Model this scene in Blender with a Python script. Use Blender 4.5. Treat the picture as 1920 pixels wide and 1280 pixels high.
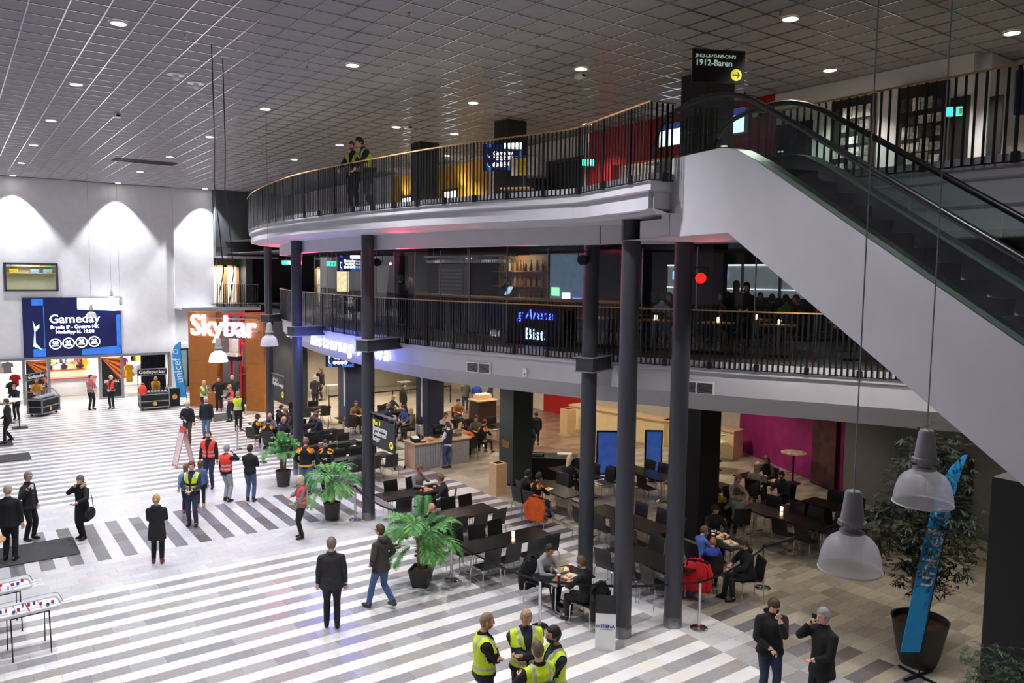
import bpy, math, random
from math import sin, cos, pi, radians, sqrt, atan2, floor
from mathutils import Vector, Matrix, kdtree
import numpy as np

scene = bpy.context.scene
for o in list(bpy.data.objects):
    bpy.data.objects.remove(o)
COL = scene.collection

# ------------------------------------------------------------------ camera
# world axes: X runs along the floor stripes, Y towards the shop wall, Z up; photographer at (0, 0, 7)
yaw, pitch, roll = .625, .0855, -.0124
fw = Vector((sin(yaw) * cos(pitch), cos(yaw) * cos(pitch), -sin(pitch)))
rt = Vector((cos(yaw), -sin(yaw), 0))
dn = fw.cross(rt)
r2 = rt * cos(roll) + dn * sin(roll)
d2 = rt * -sin(roll) + dn * cos(roll)
cam = bpy.data.cameras.new('camera')
cam.sensor_width = 36
cam.lens = 1460 / 1920 * 36
cam.clip_start, cam.clip_end = .05, 200
camo = bpy.data.objects.new('camera', cam)
COL.objects.link(camo)
m = Matrix((r2, -d2, -fw)).transposed().to_4x4()
m.translation = (0, 0, 7)
camo.matrix_world = m
scene.camera = camo

# ------------------------------------------------------------------ world, view, lights
w = bpy.data.worlds.new('world')
scene.world = w
w.use_nodes = True
w.node_tree.nodes['Background'].inputs[0].default_value = (.5, .55, .65, 1)
w.node_tree.nodes['Background'].inputs[1].default_value = .005
vs = scene.view_settings
vs.view_transform, vs.look, vs.exposure, vs.gamma = 'Standard', 'None', .9, 1
vs.use_curve_mapping = False
cy = scene.cycles
cy.use_denoising = True
cy.use_adaptive_sampling, cy.adaptive_threshold = True, .1
cy.max_bounces, cy.diffuse_bounces, cy.glossy_bounces = 5, 3, 2
cy.transmission_bounces, cy.transparent_max_bounces = 2, 8
cy.sample_clamp_indirect = 6
cy.caustics_reflective = cy.caustics_refractive = False

CEIL = 11.6
F3, F2, C1 = 8.70, 5.15, 3.97          # top gallery floor, middle gallery floor, café ceiling

def spot(loc, to, watts, size, blend=.4, col=(1, 1, 1), rad=.08):
    l = bpy.data.lights.new('spot_light', 'SPOT')
    l.energy, l.spot_size, l.spot_blend, l.color, l.shadow_soft_size = watts, radians(size), blend, col, rad
    o = bpy.data.objects.new('spot_light', l)
    o.location = loc
    o.rotation_euler = (Vector(to) - Vector(loc)).to_track_quat('-Z', 'Y').to_euler()
    COL.objects.link(o)
    return o

def point(loc, watts, col=(1, 1, 1), rad=.05):
    l = bpy.data.lights.new('point_light', 'POINT')
    l.energy, l.color, l.shadow_soft_size = watts, col, rad
    o = bpy.data.objects.new('point_light', l)
    o.location = loc
    COL.objects.link(o)
    return o

COOL, WARM, NEUT = (.93, .95, 1), (1, .86, .68), (1, .95, .88)
HALL_W, TOP_W, CAFE_W = 1200, 300, 270
# recessed downlights of the hall (x, y), the rows carry on over the photographer's head
HALL_LAMPS = [(2.75, y) for y in (10.6, 16.5, 22.5, 28.4, 34.4, 40.5, 46.2)] + \
             [(7.45, y) for y in (4.6, 10.6, 16.5, 22.4, 28.2, 34.2, 40.3, 46.2)] + [(11.8, 45.9)]
TOP_LAMPS = [(11.6, 13.58), (11.6, 18), (11.6, 22.45), (11.62, 26.9), (11.63, 31.5), (13.65, 22.3),
             (15.92, 18.3), (15.96, 10.25), (12.3, 8.72), (16.2, 6.7), (15.9, 26.5)]
CAFE_LAMPS = [(12.6, 40), (16, 40), (19, 39), (13, 36), (16.5, 36), (20, 34), (13, 31), (17, 31), (21, 29),
              (12.6, 26.5), (18.8, 26.3), (13, 21.5), (18, 21.5), (22, 24), (22, 19), (14, 17.2), (20.5, 15), (16.8, 10.5), (19.5, 8)]
SOFFIT_FILL = [(13.2, 8.6), (13.2, 5.2), (12.9, 2.5)]      # unseen fill added under the top floor, brightens the ground right of the escalator
for x, y in HALL_LAMPS:
    if y < 45: spot((x, y, CEIL - .03), (x, y, 0), HALL_W * (.45 if y < 5 else 1), 125, .9, COOL, .1)
    else: spot((x, y, CEIL - .03), (x, y, 0), HALL_W * 1.6, 78, .35, COOL, .1)
for x, y in TOP_LAMPS:
    spot((x, y, CEIL - .03), (x, y, 0), TOP_W, 110, .6, NEUT, .1)
for x, y in CAFE_LAMPS:
    spot((x, y, C1 - .03), (x, y, 0), CAFE_W * (1.5 if y > 28 else .25 if y < 11 else .5 if y < 18 else 1), 140, .5, WARM, .1)
for x, y in SOFFIT_FILL:
    spot((x, y, 7.6), (x, y, 0), 260, 120, .6, NEUT, .1)
# ------------------------------------------------------------------ materials
MATS = {}
def lin(c):
    return tuple(((v / 255) / 12.92 if v / 255 <= .04045 else (((v / 255) + .055) / 1.055) ** 2.4) for v in c)

def mat(name, rgb=(128, 128, 128), rough=.6, metal=0, noise=0, scale=6, bump=0, emit=0, coat=0, spec=.5, aniso=None):
    if name in MATS:
        return MATS[name]
    mt = bpy.data.materials.new(name)
    mt.use_nodes = True
    nt = mt.node_tree
    b = nt.nodes['Principled BSDF']
    c = (*lin(rgb), 1)
    b.inputs['Base Color'].default_value = c
    b.inputs['Roughness'].default_value = rough
    b.inputs['Metallic'].default_value = metal
    b.inputs['Coat Weight'].default_value = coat
    b.inputs['Specular IOR Level'].default_value = spec
    mt.diffuse_color = c
    if emit:
        b.inputs['Emission Color'].default_value = c
        b.inputs['Emission Strength'].default_value = emit
        mt.cycles.emission_sampling = 'NONE'     # small glowing faces; the lamps beside them do the lighting
    if noise or bump:
        tc = nt.nodes.new('ShaderNodeTexCoord')
        nz = nt.nodes.new('ShaderNodeTexNoise')
        nz.inputs['Scale'].default_value = scale
        nz.inputs['Detail'].default_value = 1.5
        if aniso:
            mp = nt.nodes.new('ShaderNodeMapping')
            mp.inputs['Scale'].default_value = aniso
            nt.links.new(tc.outputs['Object'], mp.inputs['Vector'])
            nt.links.new(mp.outputs['Vector'], nz.inputs['Vector'])
        else:
            nt.links.new(tc.outputs['Object'], nz.inputs['Vector'])
        if noise:
            rp = nt.nodes.new('ShaderNodeValToRGB')
            k0, k1 = max(0, 1 - noise), 1 + noise
            rp.color_ramp.elements[0].position, rp.color_ramp.elements[1].position = .3, .7
            rp.color_ramp.elements[0].color = (c[0] * k0, c[1] * k0, c[2] * k0, 1)
            rp.color_ramp.elements[1].color = (min(1, c[0] * k1), min(1, c[1] * k1), min(1, c[2] * k1), 1)
            nt.links.new(nz.outputs['Fac'], rp.inputs['Fac'])
            nt.links.new(rp.outputs['Color'], b.inputs['Base Color'])
        if bump:
            bm_ = nt.nodes.new('ShaderNodeBump')
            bm_.inputs['Strength'].default_value = bump
            bm_.inputs['Distance'].default_value = .01
            nt.links.new(nz.outputs['Fac'], bm_.inputs['Height'])
            nt.links.new(bm_.outputs['Normal'], b.inputs['Normal'])
    MATS[name] = mt
    return mt

def glass(name, tint=(235, 245, 242), refl=.06, rough=.02):
    if name in MATS:
        return MATS[name]
    mt = bpy.data.materials.new(name)
    mt.use_nodes = True
    nt = mt.node_tree
    nt.nodes.remove(nt.nodes['Principled BSDF'])
    out = nt.nodes['Material Output']
    tr, gl, mx = nt.nodes.new('ShaderNodeBsdfTransparent'), nt.nodes.new('ShaderNodeBsdfGlossy'), nt.nodes.new('ShaderNodeMixShader')
    fr, ad = nt.nodes.new('ShaderNodeFresnel'), nt.nodes.new('ShaderNodeMath')
    fr.inputs['IOR'].default_value = 1.25
    ad.operation = 'ADD'
    ad.inputs[1].default_value = refl
    tr.inputs['Color'].default_value = (*lin(tint), 1)
    gl.inputs['Roughness'].default_value = rough
    nt.links.new(fr.outputs[0], ad.inputs[0])
    nt.links.new(ad.outputs[0], mx.inputs[0])
    nt.links.new(tr.outputs[0], mx.inputs[1])
    nt.links.new(gl.outputs[0], mx.inputs[2])
    nt.links.new(mx.outputs[0], out.inputs['Surface'])
    MATS[name] = mt
    return mt

# ------------------------------------------------------------------ mesh builder and object helpers
class MB:
    def __init__(s):
        s.v, s.f, s.m = [], [], []
    def add(s, vs_, fs_, mi=0):
        n = len(s.v)
        s.v += [tuple(p) for p in vs_]
        for f in fs_:
            s.f.append(tuple(i + n for i in f))
            s.m.append(mi)
        return s
    def mm(s, a, b, mi=0):
        (x0, y0, z0), (x1, y1, z1) = a, b
        return s.add([(x0, y0, z0), (x1, y0, z0), (x1, y1, z0), (x0, y1, z0), (x0, y0, z1), (x1, y0, z1), (x1, y1, z1), (x0, y1, z1)],
                     [(0, 3, 2, 1), (4, 5, 6, 7), (0, 1, 5, 4), (1, 2, 6, 5), (2, 3, 7, 6), (3, 0, 4, 7)], mi)
    def box(s, c, d, rz=0, mi=0, rx=0, ry=0):
        M = Matrix.Translation(c) @ Matrix.Rotation(rz, 4, 'Z') @ Matrix.Rotation(ry, 4, 'Y') @ Matrix.Rotation(rx, 4, 'X')
        h = [v / 2 for v in d]
        p = [M @ Vector((sx * h[0], sy * h[1], sz * h[2])) for sz in (-1, 1) for sx, sy in ((-1, -1), (1, -1), (1, 1), (-1, 1))]
        return s.add(p, [(0, 3, 2, 1), (4, 5, 6, 7), (0, 1, 5, 4), (1, 2, 6, 5), (2, 3, 7, 6), (3, 0, 4, 7)], mi)
    def path(s, pts, r, n=8, mi=0, closed=False, flat=1):
        pts = [Vector(p) for p in pts]
        rs = r if isinstance(r, (list, tuple)) else [r] * len(pts)
        base = len(s.v)
        up = Vector((0, 0, 1))
        for i, p in enumerate(pts):
            if closed:
                t = (pts[(i + 1) % len(pts)] - pts[i - 1]).normalized()
            else:
                t = (pts[min(i + 1, len(pts) - 1)] - pts[max(i - 1, 0)]).normalized()
            u = up if abs(t.z) < .95 else Vector((1, 0, 0))
            a = t.cross(u).normalized()
            b = a.cross(t).normalized()
            for k in range(n):
                q = p + (a * cos(2 * pi * k / n) + b * sin(2 * pi * k / n) * flat) * rs[i]
                s.v.append(tuple(q))
        L = len(pts)
        for i in range(L if closed else L - 1):
            j = (i + 1) % L
            for k in range(n):
                l = (k + 1) % n
                s.f.append((base + i * n + k, base + i * n + l, base + j * n + l, base + j * n + k))
                s.m.append(mi)
        if not closed:
            s.f.append(tuple(base + k for k in range(n))[::-1]); s.m.append(mi)
            s.f.append(tuple(base + (L - 1) * n + k for k in range(n))); s.m.append(mi)
        return s
    def tube(s, p0, p1, r0, r1=None, n=12, mi=0):
        return s.path([p0, p1], [r0, r0 if r1 is None else r1], n, mi)
    def lathe(s, prof, n=24, c=(0, 0, 0), mi=0, cap=True):
        b = len(s.v)
        for r, z in prof:
            for k in range(n):
                s.v.append((c[0] + r * cos(2 * pi * k / n), c[1] + r * sin(2 * pi * k / n), c[2] + z))
        for i in range(len(prof) - 1):
            for k in range(n):
                l = (k + 1) % n
                s.f.append((b + i * n + k, b + i * n + l, b + (i + 1) * n + l, b + (i + 1) * n + k)); s.m.append(mi)
        if cap:
            if prof[0][0] > 1e-4:
                s.f.append(tuple(b + k for k in range(n))[::-1]); s.m.append(mi)
            if prof[-1][0] > 1e-4:
                s.f.append(tuple(b + (len(prof) - 1) * n + k for k in range(n))); s.m.append(mi)
        return s
    def ell(s, c, r, nu=12, nv=8, mi=0, M=None):
        vs_, fs_ = [], []
        for j in range(nv + 1):
            th = pi * j / nv
            for i in range(nu):
                ph = 2 * pi * i / nu
                q = Vector((r[0] * sin(th) * cos(ph), r[1] * sin(th) * sin(ph), r[2] * cos(th)))
                if M is not None:
                    q = M @ q
                vs_.append(Vector(c) + q)
        for j in range(nv):
            for i in range(nu):
                k = (i + 1) % nu
                fs_.append((j * nu + i, (j + 1) * nu + i, (j + 1) * nu + k, j * nu + k))
        return s.add(vs_, fs_, mi)
    def prism(s, poly, z0, z1, mi=0):
        n = len(poly)
        if sum(poly[i][0] * poly[(i + 1) % n][1] - poly[(i + 1) % n][0] * poly[i][1] for i in range(n)) < 0:
            poly = poly[::-1]
        vs_ = [(x, y, z0) for x, y in poly] + [(x, y, z1) for x, y in poly]
        fs_ = [tuple(range(n))[::-1], tuple(range(n, 2 * n))] + [(i, (i + 1) % n, n + (i + 1) % n, n + i) for i in range(n)]
        return s.add(vs_, fs_, mi)
    def mesh(s, name, mats, smooth=False):
        me = bpy.data.meshes.new(name)
        me.from_pydata(s.v, [], s.f)
        for mt in (mats if isinstance(mats, (list, tuple)) else [mats]):
            me.materials.append(mt)
        if any(s.m):
            me.polygons.foreach_set('material_index', s.m)
        if smooth:
            me.polygons.foreach_set('use_smooth', [True] * len(me.polygons))
            try:
                me.set_sharp_from_angle(angle=radians(40))
            except Exception:
                pass
        me.update()
        return me
    def build(s, name, mats, parent=None, smooth=False):
        return link(name, s.mesh(name, mats, smooth), parent)

PENDING, KIDS = [], {}                   # objects are linked to the scene at the end, which keeps the build quick
def link(name, data, parent=None, loc=None, rz=None):
    o = bpy.data.objects.new(name, data)
    PENDING.append(o)
    if parent is not None:
        o.parent = parent
        KIDS.setdefault(parent.name, []).append(o)
    if loc is not None:
        o.location = loc
    if rz is not None:
        o.rotation_euler = (0, 0, rz)
    return o

def tag(o, label=None, cat=None, group=None, kind=None):
    if label: o['label'] = label
    if cat: o['category'] = cat
    if group: o['group'] = group
    if kind: o['kind'] = kind
    return o

def thing(name, label, cat, loc=(0, 0, 0), rz=0, group=None, kind=None):
    return tag(link(name, None, None, loc if len(loc) == 3 else (*loc, 0), rz), label, cat, group, kind)

def clone(o, parent=None, loc=None, rz=None, label=None):
    c = o.copy()
    PENDING.append(c)
    c.parent = parent
    if parent is not None:
        KIDS.setdefault(parent.name, []).append(c)
    if loc is not None: c.location = loc
    if rz is not None: c.rotation_euler = (0, 0, rz)
    if label: c['label'] = label
    for ch in list(KIDS.get(o.name, [])):
        clone(ch, c)
    return c

def text_mesh(body, size, extrude=.004, align='CENTER', bold=0, shear=0, space=1):
    cu = bpy.data.curves.new('lettering', 'FONT')
    cu.body, cu.size, cu.extrude, cu.align_x, cu.align_y = body, size, extrude, align, 'CENTER'
    cu.offset, cu.shear, cu.space_character = bold, shear, space
    cu.resolution_u = 3
    o = bpy.data.objects.new('lettering', cu)
    COL.objects.link(o)
    me = bpy.data.meshes.new_from_object(o.evaluated_get(bpy.context.evaluated_depsgraph_get()))
    bpy.data.objects.remove(o)
    bpy.data.curves.remove(cu)
    return me

def text(name, body, size, mt, parent, loc, right, up, **kw):
    """flat lettering: 'right' is the reading direction, 'up' the top of the letters, in the parent's frame"""
    me = text_mesh(body, size, **kw)
    me.materials.clear()
    me.materials.append(mt)
    o = link(name, me, parent)
    R, U = Vector(right).normalized(), Vector(up).normalized()
    M = Matrix((R, U, R.cross(U))).transposed().to_4x4()
    M.translation = loc
    o.matrix_basis = M
    return o

def catmull(pts, step=.25):
    pts = [Vector((*p, 0)) for p in pts]
    P_ = [2 * pts[0] - pts[1]] + pts + [2 * pts[-1] - pts[-2]]
    out = []
    for i in range(1, len(P_) - 2):
        a, b, c, d = P_[i - 1:i + 3]
        n = max(2, int((c - b).length / step))
        for k in range(n):
            t = k / n
            out.append(.5 * ((2 * b) + (c - a) * t + (2 * a - 5 * b + 4 * c - d) * t * t + (3 * b - a - 3 * c + d) * t ** 3))
    out.append(pts[-1])
    return [(p.x, p.y) for p in out]

def resample(pl, d):
    out, acc = [], 0
    nxt = 0
    for (x0, y0), (x1, y1) in zip(pl, pl[1:]):
        L = math.hypot(x1 - x0, y1 - y0)
        while nxt <= acc + L:
            t = (nxt - acc) / L if L else 0
            out.append((x0 + (x1 - x0) * t, y0 + (y1 - y0) * t, atan2(y1 - y0, x1 - x0)))
            nxt += d
        acc += L
    return out

def offset(pl, d):
    """polyline moved d to the left of its running direction"""
    out = []
    for i, (x, y) in enumerate(pl):
        a, b = pl[max(0, i - 1)], pl[min(len(pl) - 1, i + 1)]
        t = Vector((b[0] - a[0], b[1] - a[1])).normalized()
        out.append((x - t.y * d, y + t.x * d))
    return out

def ribbon(mb, pl, prof, mi=0):
    """sweep a profile [(offset, z)] along a plan polyline"""
    rows = [[(x, y, z) for x, y in offset(pl, d)] for d, z in prof]
    n = len(pl)
    vs_ = [p for r in rows for p in r]
    fs_ = [(j * n + i, j * n + i + 1, (j + 1) * n + i + 1, (j + 1) * n + i) for j in range(len(rows) - 1) for i in range(n - 1)]
    mb.add(vs_, fs_, mi)

# ------------------------------------------------------------------ palette
white_wall = mat('white_plaster', (226, 226, 230), .85, noise=.03, scale=3)
fascia_m = mat('balcony_plaster', (198, 196, 203), .8, noise=.03, scale=2)
cream_wall = mat('cream_plaster', (214, 206, 190), .85, noise=.04, scale=3)
char_wall = mat('charcoal_wall', (38, 40, 44), .75, noise=.1, scale=4)
grey_wall = mat('grey_wall', (112, 112, 112), .8, noise=.05, scale=3)
black_m = mat('matt_black', (14, 14, 15), .6, noise=.15, scale=12)
col_m = mat('dark_grey_steel_paint', (58, 60, 68), .45, noise=.06, scale=8)
chrome = mat('chrome', (205, 205, 208), .18, 1, noise=.05, scale=20)
steel = mat('brushed_steel', (150, 152, 155), .35, 1, noise=.08, scale=30)
darkmetal = mat('dark_metal', (30, 31, 34), .45, .4, noise=.1, scale=15)
red_wall = mat('red_painted_wall', (176, 22, 22), .7, noise=.06, scale=3)
yellow_wall = mat('yellow_painted_wall', (232, 178, 22), .7, noise=.12, scale=1.5)
magenta_wall = mat('magenta_mural', (150, 26, 108), .75, noise=.18, scale=2.2)
birch = mat('birch_veneer', (218, 184, 140), .5, noise=.08, scale=5, aniso=(1, 1, 8))
oak = mat('oak_wood', (190, 140, 85), .5, noise=.12, scale=5, aniso=(8, 1, 1))
whitem = mat('white_lacquer', (235, 235, 235), .4, noise=.02, scale=4)
lamp_on = mat('lamp_diffuser', (255, 252, 245), .5, emit=14, noise=.01, scale=5)
lamp_warm = mat('warm_lamp_diffuser', (255, 240, 214), .5, emit=8, noise=.01, scale=5)
screen_bg = mat('screen_navy', (16, 22, 62), .3, emit=.45, noise=.25, scale=1.2)
screen_white = mat('screen_white', (250, 250, 255), .3, emit=1.8, noise=.01, scale=3)
clear = glass('clear_glass')
smoky = glass('balustrade_glass', (205, 222, 216), .05)

# ------------------------------------------------------------------ floor
random.seed(5)
fb = MB()
fb.mm((-4, -4, -.25), (27, 53, -.012))
floor_o = tag(fb.build('floor', mat('floor_joint', (120, 116, 112), .8, noise=.1, scale=10)),
              'pale striped tile floor of the arena foyer', 'floor', kind='structure')
tw = [mat('white_tile_%s' % n, c, .2, noise=.03, scale=3) for n, c in (('bright', (244, 241, 240)), ('plain', (236, 233, 232)), ('warm', (240, 233, 226)))]
tg = [mat('grey_tile_%s' % n, c, .22, noise=.1, scale=4, aniso=(1, 7, 1)) for n, c in
      (('mid', (168, 164, 165)), ('cool', (158, 155, 158)), ('warm', (172, 164, 160)), ('pale', (180, 177, 178)))]
tl = [mat('pale_tile_%s' % n, c, .3, noise=.06, scale=4, aniso=(1, 7, 1)) for n, c in
      (('one', (212, 209, 211)), ('two', (202, 199, 201)), ('three', (208, 203, 201)))]
td = [mat('dark_tile_%s' % n, c, .32, noise=.12, scale=4, aniso=(1, 7, 1)) for n, c in
      (('slate', (112, 108, 114)), ('brown', (104, 95, 92)), ('cool', (122, 118, 124)))]
tb = [mat('cafe_tile_%s' % n, c, .35, noise=.13, scale=4, aniso=(1, 7, 1)) for n, c in
      (('sand', (170, 160, 142)), ('grey', (158, 150, 138)), ('taupe', (146, 136, 122)), ('pale', (182, 173, 156)))]
tr_ = [mat('brown_tile_%s' % n, c, .3, noise=.14, scale=4) for n, c in (('one', (132, 108, 92)), ('two', (118, 96, 84)), ('three', (146, 122, 104)))]
TILEM = tw + tg + tl + td + tb + tr_
def pick(lst):
    return TILEM.index(random.choice(lst))
def tile_colour(u, v):
    if u < 11.5:
        if v < 18.63:
            return pick(tw) if ((18.63 - v) / .6) % 1 < .5 else pick(tg)
        if v < 20.58: return pick(tl)
        if v < 23.76: return pick(tl)
        if v < 26.1: return pick(tl)
        return pick(tw) if ((v - 26.1) / .6) % 1 < .5 else pick(tg)
    if 12.45 < u < 13.7 and v < 24.3:
        return pick(td) if ((10.3 - v) / .6) % 1 < .5 else pick(tb if v < 14 else tl)
    if u < 14 and v > 14: return pick(tl if random.random() < .6 else tb)
    if 17.5 < u and v > 22.5 and v < 34: return pick(tr_)
    if u < 12.45: return pick(tl if v > 9 else tg)
    if v > 34: return pick([tb[0], tb[3]])
    return pick(tb)
tiles = []                               # (x0, y0, x1, y1, material)
def rows(v0, v1, d, xa=-1.3, xb=26.5):
    v, row = v0, 0
    while v < v1 - .05:
        x = xa + (.2 * (row % 3) if xa < 0 else 0)
        while x < xb:
            x1 = x + .6
            if x < 11.5 < x1: x1 = 11.5
            if x < 12.5 < x1: x1 = 12.5
            tiles.append((x, v, x1, v + d, tile_colour((x + x1) / 2, v + d / 2)))
            x = x1
        row += 1
        v += d
rows(18.63 - .3 * 56, 18.63, .3)
rows(18.63, 20.58, .325)
for k in range(-14, 31):                 # crossing: tiles laid the other way round, dark bars every second tile
    x0 = 2.64 + .295 * k
    x1 = min(x0 + .295, 11.5)
    if x1 - x0 < .05: continue
    for j in range(5):
        y0 = 20.58 + .636 * j
        tiles.append((x0, y0, x1, y0 + .636, pick(td) if k % 2 == 0 else pick(tl)))
rows(20.58, 23.76, .3533, 11.5)
rows(23.76, 26.1, .3343)
rows(26.1, 46.85, .3)
cp = Vector((0, 0, 7))
def seen(p, mg=0):
    q = Vector(p) - cp
    z = q.dot(fw)
    if z < .3: return False
    x_, y_ = 960 + 1460 * q.dot(r2) / z, 640 + 1460 * q.dot(d2) / z
    return -mg < x_ < 1920 + mg and -mg < y_ < 1280 + mg
vis = [i for i, t in enumerate(tiles) if seen(((t[0] + t[2]) / 2, (t[1] + t[3]) / 2, 0))]
vis.sort(key=lambda i: (tiles[i][0] - 0) ** 2 + tiles[i][1] ** 2)
single = set(vis[:300])
cache = {}
def tile_mesh(w_, d_, mi):
    k = (round(w_, 3), round(d_, 3), mi)
    if k not in cache:
        b = MB()
        a, c = w_ / 2 - .0015, d_ / 2 - .0015
        b.mm((-a, -c, -.011), (a, c, 0))
        cache[k] = b.mesh('tile', TILEM[mi])
    return cache[k]
rest = MB()
for i, (x0, y0, x1, y1, mi) in enumerate(tiles):
    if i in single:
        link('tile', tile_mesh(x1 - x0, y1 - y0, mi), floor_o, ((x0 + x1) / 2, (y0 + y1) / 2, 0))
    else:
        rest.mm((x0 + .0015, y0 + .0015, -.011), (x1 - .0015, y1 - .0015, 0), mi)
tag(rest.build('tile_field', TILEM, floor_o), kind='stuff')

# ------------------------------------------------------------------ ceiling
ceil_o = tag(MB().mm((-5, -5, CEIL + .02), (19, 47, CEIL + .3)).build('ceiling', mat('plenum_black', (90, 90, 92), .9, noise=.05, scale=3)),
             'grey suspended ceiling of square tiles in a metal grid', 'ceiling', kind='structure')
ctm = mat('ceiling_tile', (150, 147, 150), .9, noise=.05, scale=5, bump=.05)
ctr = mat('ceiling_grid_metal', (190, 190, 198), .22, 1, noise=.03, scale=8)
GU, GV = .582, .673
us = [1.88 + GU * k for k in range(-12, 30)]
vs2 = [16.25 + GV * k for k in range(-29, 46)]
us = [u for u in us if -4.9 < u < 18.6]
vs2 = [v for v in vs2 if -3 < v < 46.85]
ct = [(u, v) for u in us for v in vs2 if u + GU < 18.3 and v + GV < 46.9]
def near_lamp(u, v):
    return False
cv = [i for i, (u, v) in enumerate(ct) if seen((u + GU / 2, v + GV / 2, CEIL)) and u < 17]
cv.sort(key=lambda i: ct[i][0] ** 2 + ct[i][1] ** 2)
csingle = set(cv[:300])
tm_ = MB().mm((-GU / 2 + .012, -GV / 2 + .012, 0), (GU / 2 - .012, GV / 2 - .012, .016)).mesh('ceiling_tile', ctm)
rest = MB()
for i, (u, v) in enumerate(ct):
    if i in csingle:
        link('ceiling_tile', tm_, ceil_o, (u + GU / 2, v + GV / 2, CEIL + .002))
    else:
        rest.mm((u + .012, v + .012, CEIL + .002), (u + GU - .012, v + GV - .012, CEIL + .018))
tag(rest.build('ceiling_tile_field', ctm, ceil_o), kind='stuff')
gm = MB().mm((-.012, -3, -.012), (.012, 46.9, .02)).mesh('grid_rail', ctr)
for u in us:
    link('grid_rail', gm, ceil_o, (u, 0, CEIL))
gm = MB().mm((-4.9, -.012, -.0115), (18.3, .012, .02)).mesh('grid_rail', ctr)
for v in vs2:
    link('grid_rail', gm, ceil_o, (0, v, CEIL))

# ------------------------------------------------------------------ outer walls
def wall(name, boxes, mt, label):
    b = MB()
    for a, c in boxes:
        b.mm(a, c)
    return tag(b.build(name, mt), label, 'wall', kind='structure')
YB = 46.9
wall('wall_back', [((-5, YB, 2.42), (10.27, YB + .3, 5.9)), ((-5, YB, 7.27), (10.27, YB + .3, CEIL)),
                   ((-5, YB, 5.9), (2.27, YB + .3, 7.27)), ((4.55, YB, 5.9), (10.27, YB + .3, 7.27)),
                   ((9.95, YB, 0), (10.27, YB + .3, 2.42)), ((-5, YB, 0), (.9, YB + .3, 2.42))], white_wall,
     'tall white back wall above the shop front')
wall('wall_back_right', [((10.27, YB - .2, 4.86), (12.4, YB + .3, CEIL))], white_wall, 'white wall bay above the brown entrance portal')
wall('wall_end_dark', [((12.4, 46.2, 8.35), (19, 46.6, CEIL)), ((14.2, 46.6, 5.15), (14.6, 49, 8.35))], mat('end_wall_grey', (78, 82, 88), .75, noise=.08, scale=3), 'charcoal end wall behind the top balcony')
wall('wall_corridor', [((12.4, 49, F2), (20, 49.2, 8.35)), ((12.4, 46.3, 7.75), (14.8, 49, 8.35))], grey_wall, 'grey corridor wall behind the short bridge railing')
wall('wall_left', [((-4.3, -5, 0), (-4, 53, CEIL))], white_wall, 'white side wall of the foyer, left of the view')
wall('wall_near', [((-5, -4.3, 0), (27, -4, CEIL))], white_wall, 'white wall behind the photographer')
wall('wall_top_right', [((17, 19.5, F3), (17.3, 46.3, CEIL)), ((17, 7.7, F3), (17.3, 12.4, CEIL)), ((17.3, 7.5, F3), (18.3, 7.7, CEIL)), ((18.3, -4, F3), (18.6, 7.7, CEIL))],
     white_wall, 'white wall along the back of the top balcony')
wall('wall_top_red', [((17, 12.4, F3), (17.3, 15.5, CEIL)), ((17, 15.5, 10.45), (17.3, 19.5, CEIL)), ((17, 18.3, F3), (17.3, 19.5, 10.45))], red_wall, 'red wall at the back of the top balcony')
# café walls
def slabwall(name, pts, z0, z1, t, mt, label):
    b = MB()
    for (x0, y0), (x1, y1) in zip(pts, pts[1:]):
        d = Vector((x1 - x0, y1 - y0))
        b.box(((x0 + x1) / 2, (y0 + y1) / 2, (z0 + z1) / 2), (d.length + t * .9, t, z1 - z0), atan2(d.y, d.x))
    return tag(b.build(name, mt), label, 'wall', kind='structure')
slabwall('wall_cafe_end', [(14.9, 43.9), (25, 43.9)], 0, C1, .2, cream_wall, 'cream wall at the far end of the café')
slabwall('wall_cafe_red', [(24.9, 31.4), (24.9, 28.1)], 0, C1, .2, red_wall, 'short dark red wall at the far side of the café')
slabwall('wall_cafe_far', [(24.9, 43.8), (24.9, 31.6)], 0, C1, .2, cream_wall, 'cream wall left of the short red wall in the café')
slabwall('wall_cafe_cream', [(24.9, 27.9), (25.9, 20)], 0, C1, .2, cream_wall, 'cream wall behind the café counters')
slabwall('wall_cafe_magenta', [(25.9, 19.8), (23.6, 14.0)], 0, C1, .2, magenta_wall, 'magenta mural wall at the back of the café')
slabwall('wall_cafe_grey', [(23.5, 13.8), (22.5, 11.6), (22.5, -3.9)], 0, C1, .2, grey_wall, 'grey café wall with a door, right of the magenta wall')
slabwall('wall_stair', [(14.5, 42.6), (14.5, 39)], 0, 5, .7, char_wall, 'charcoal wall beside the stairs behind the left columns')
slabwall('wall_stair_back', [(10.0, 50), (15, 50)], 0, 5, .2, white_wall, 'white wall at the back of the stair passage')
slabwall('wall_stair_side', [(10.12, 47.2), (10.12, 50)], 0, 4.86, .2, white_wall, 'white side wall of the stair passage')
# middle level shell
slabwall('wall_middle_back', [(24, -3.9), (24, 46.2)], F2, 8.0, .2, mat('middle_black', (22, 22, 24), .7, noise=.1, scale=3), 'black rear wall of the middle floor restaurant')
slabwall('wall_middle_end', [(16.6, 41), (24, 41)], F2, 8.0, .2, grey_wall, 'grey end wall of the middle floor')

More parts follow.
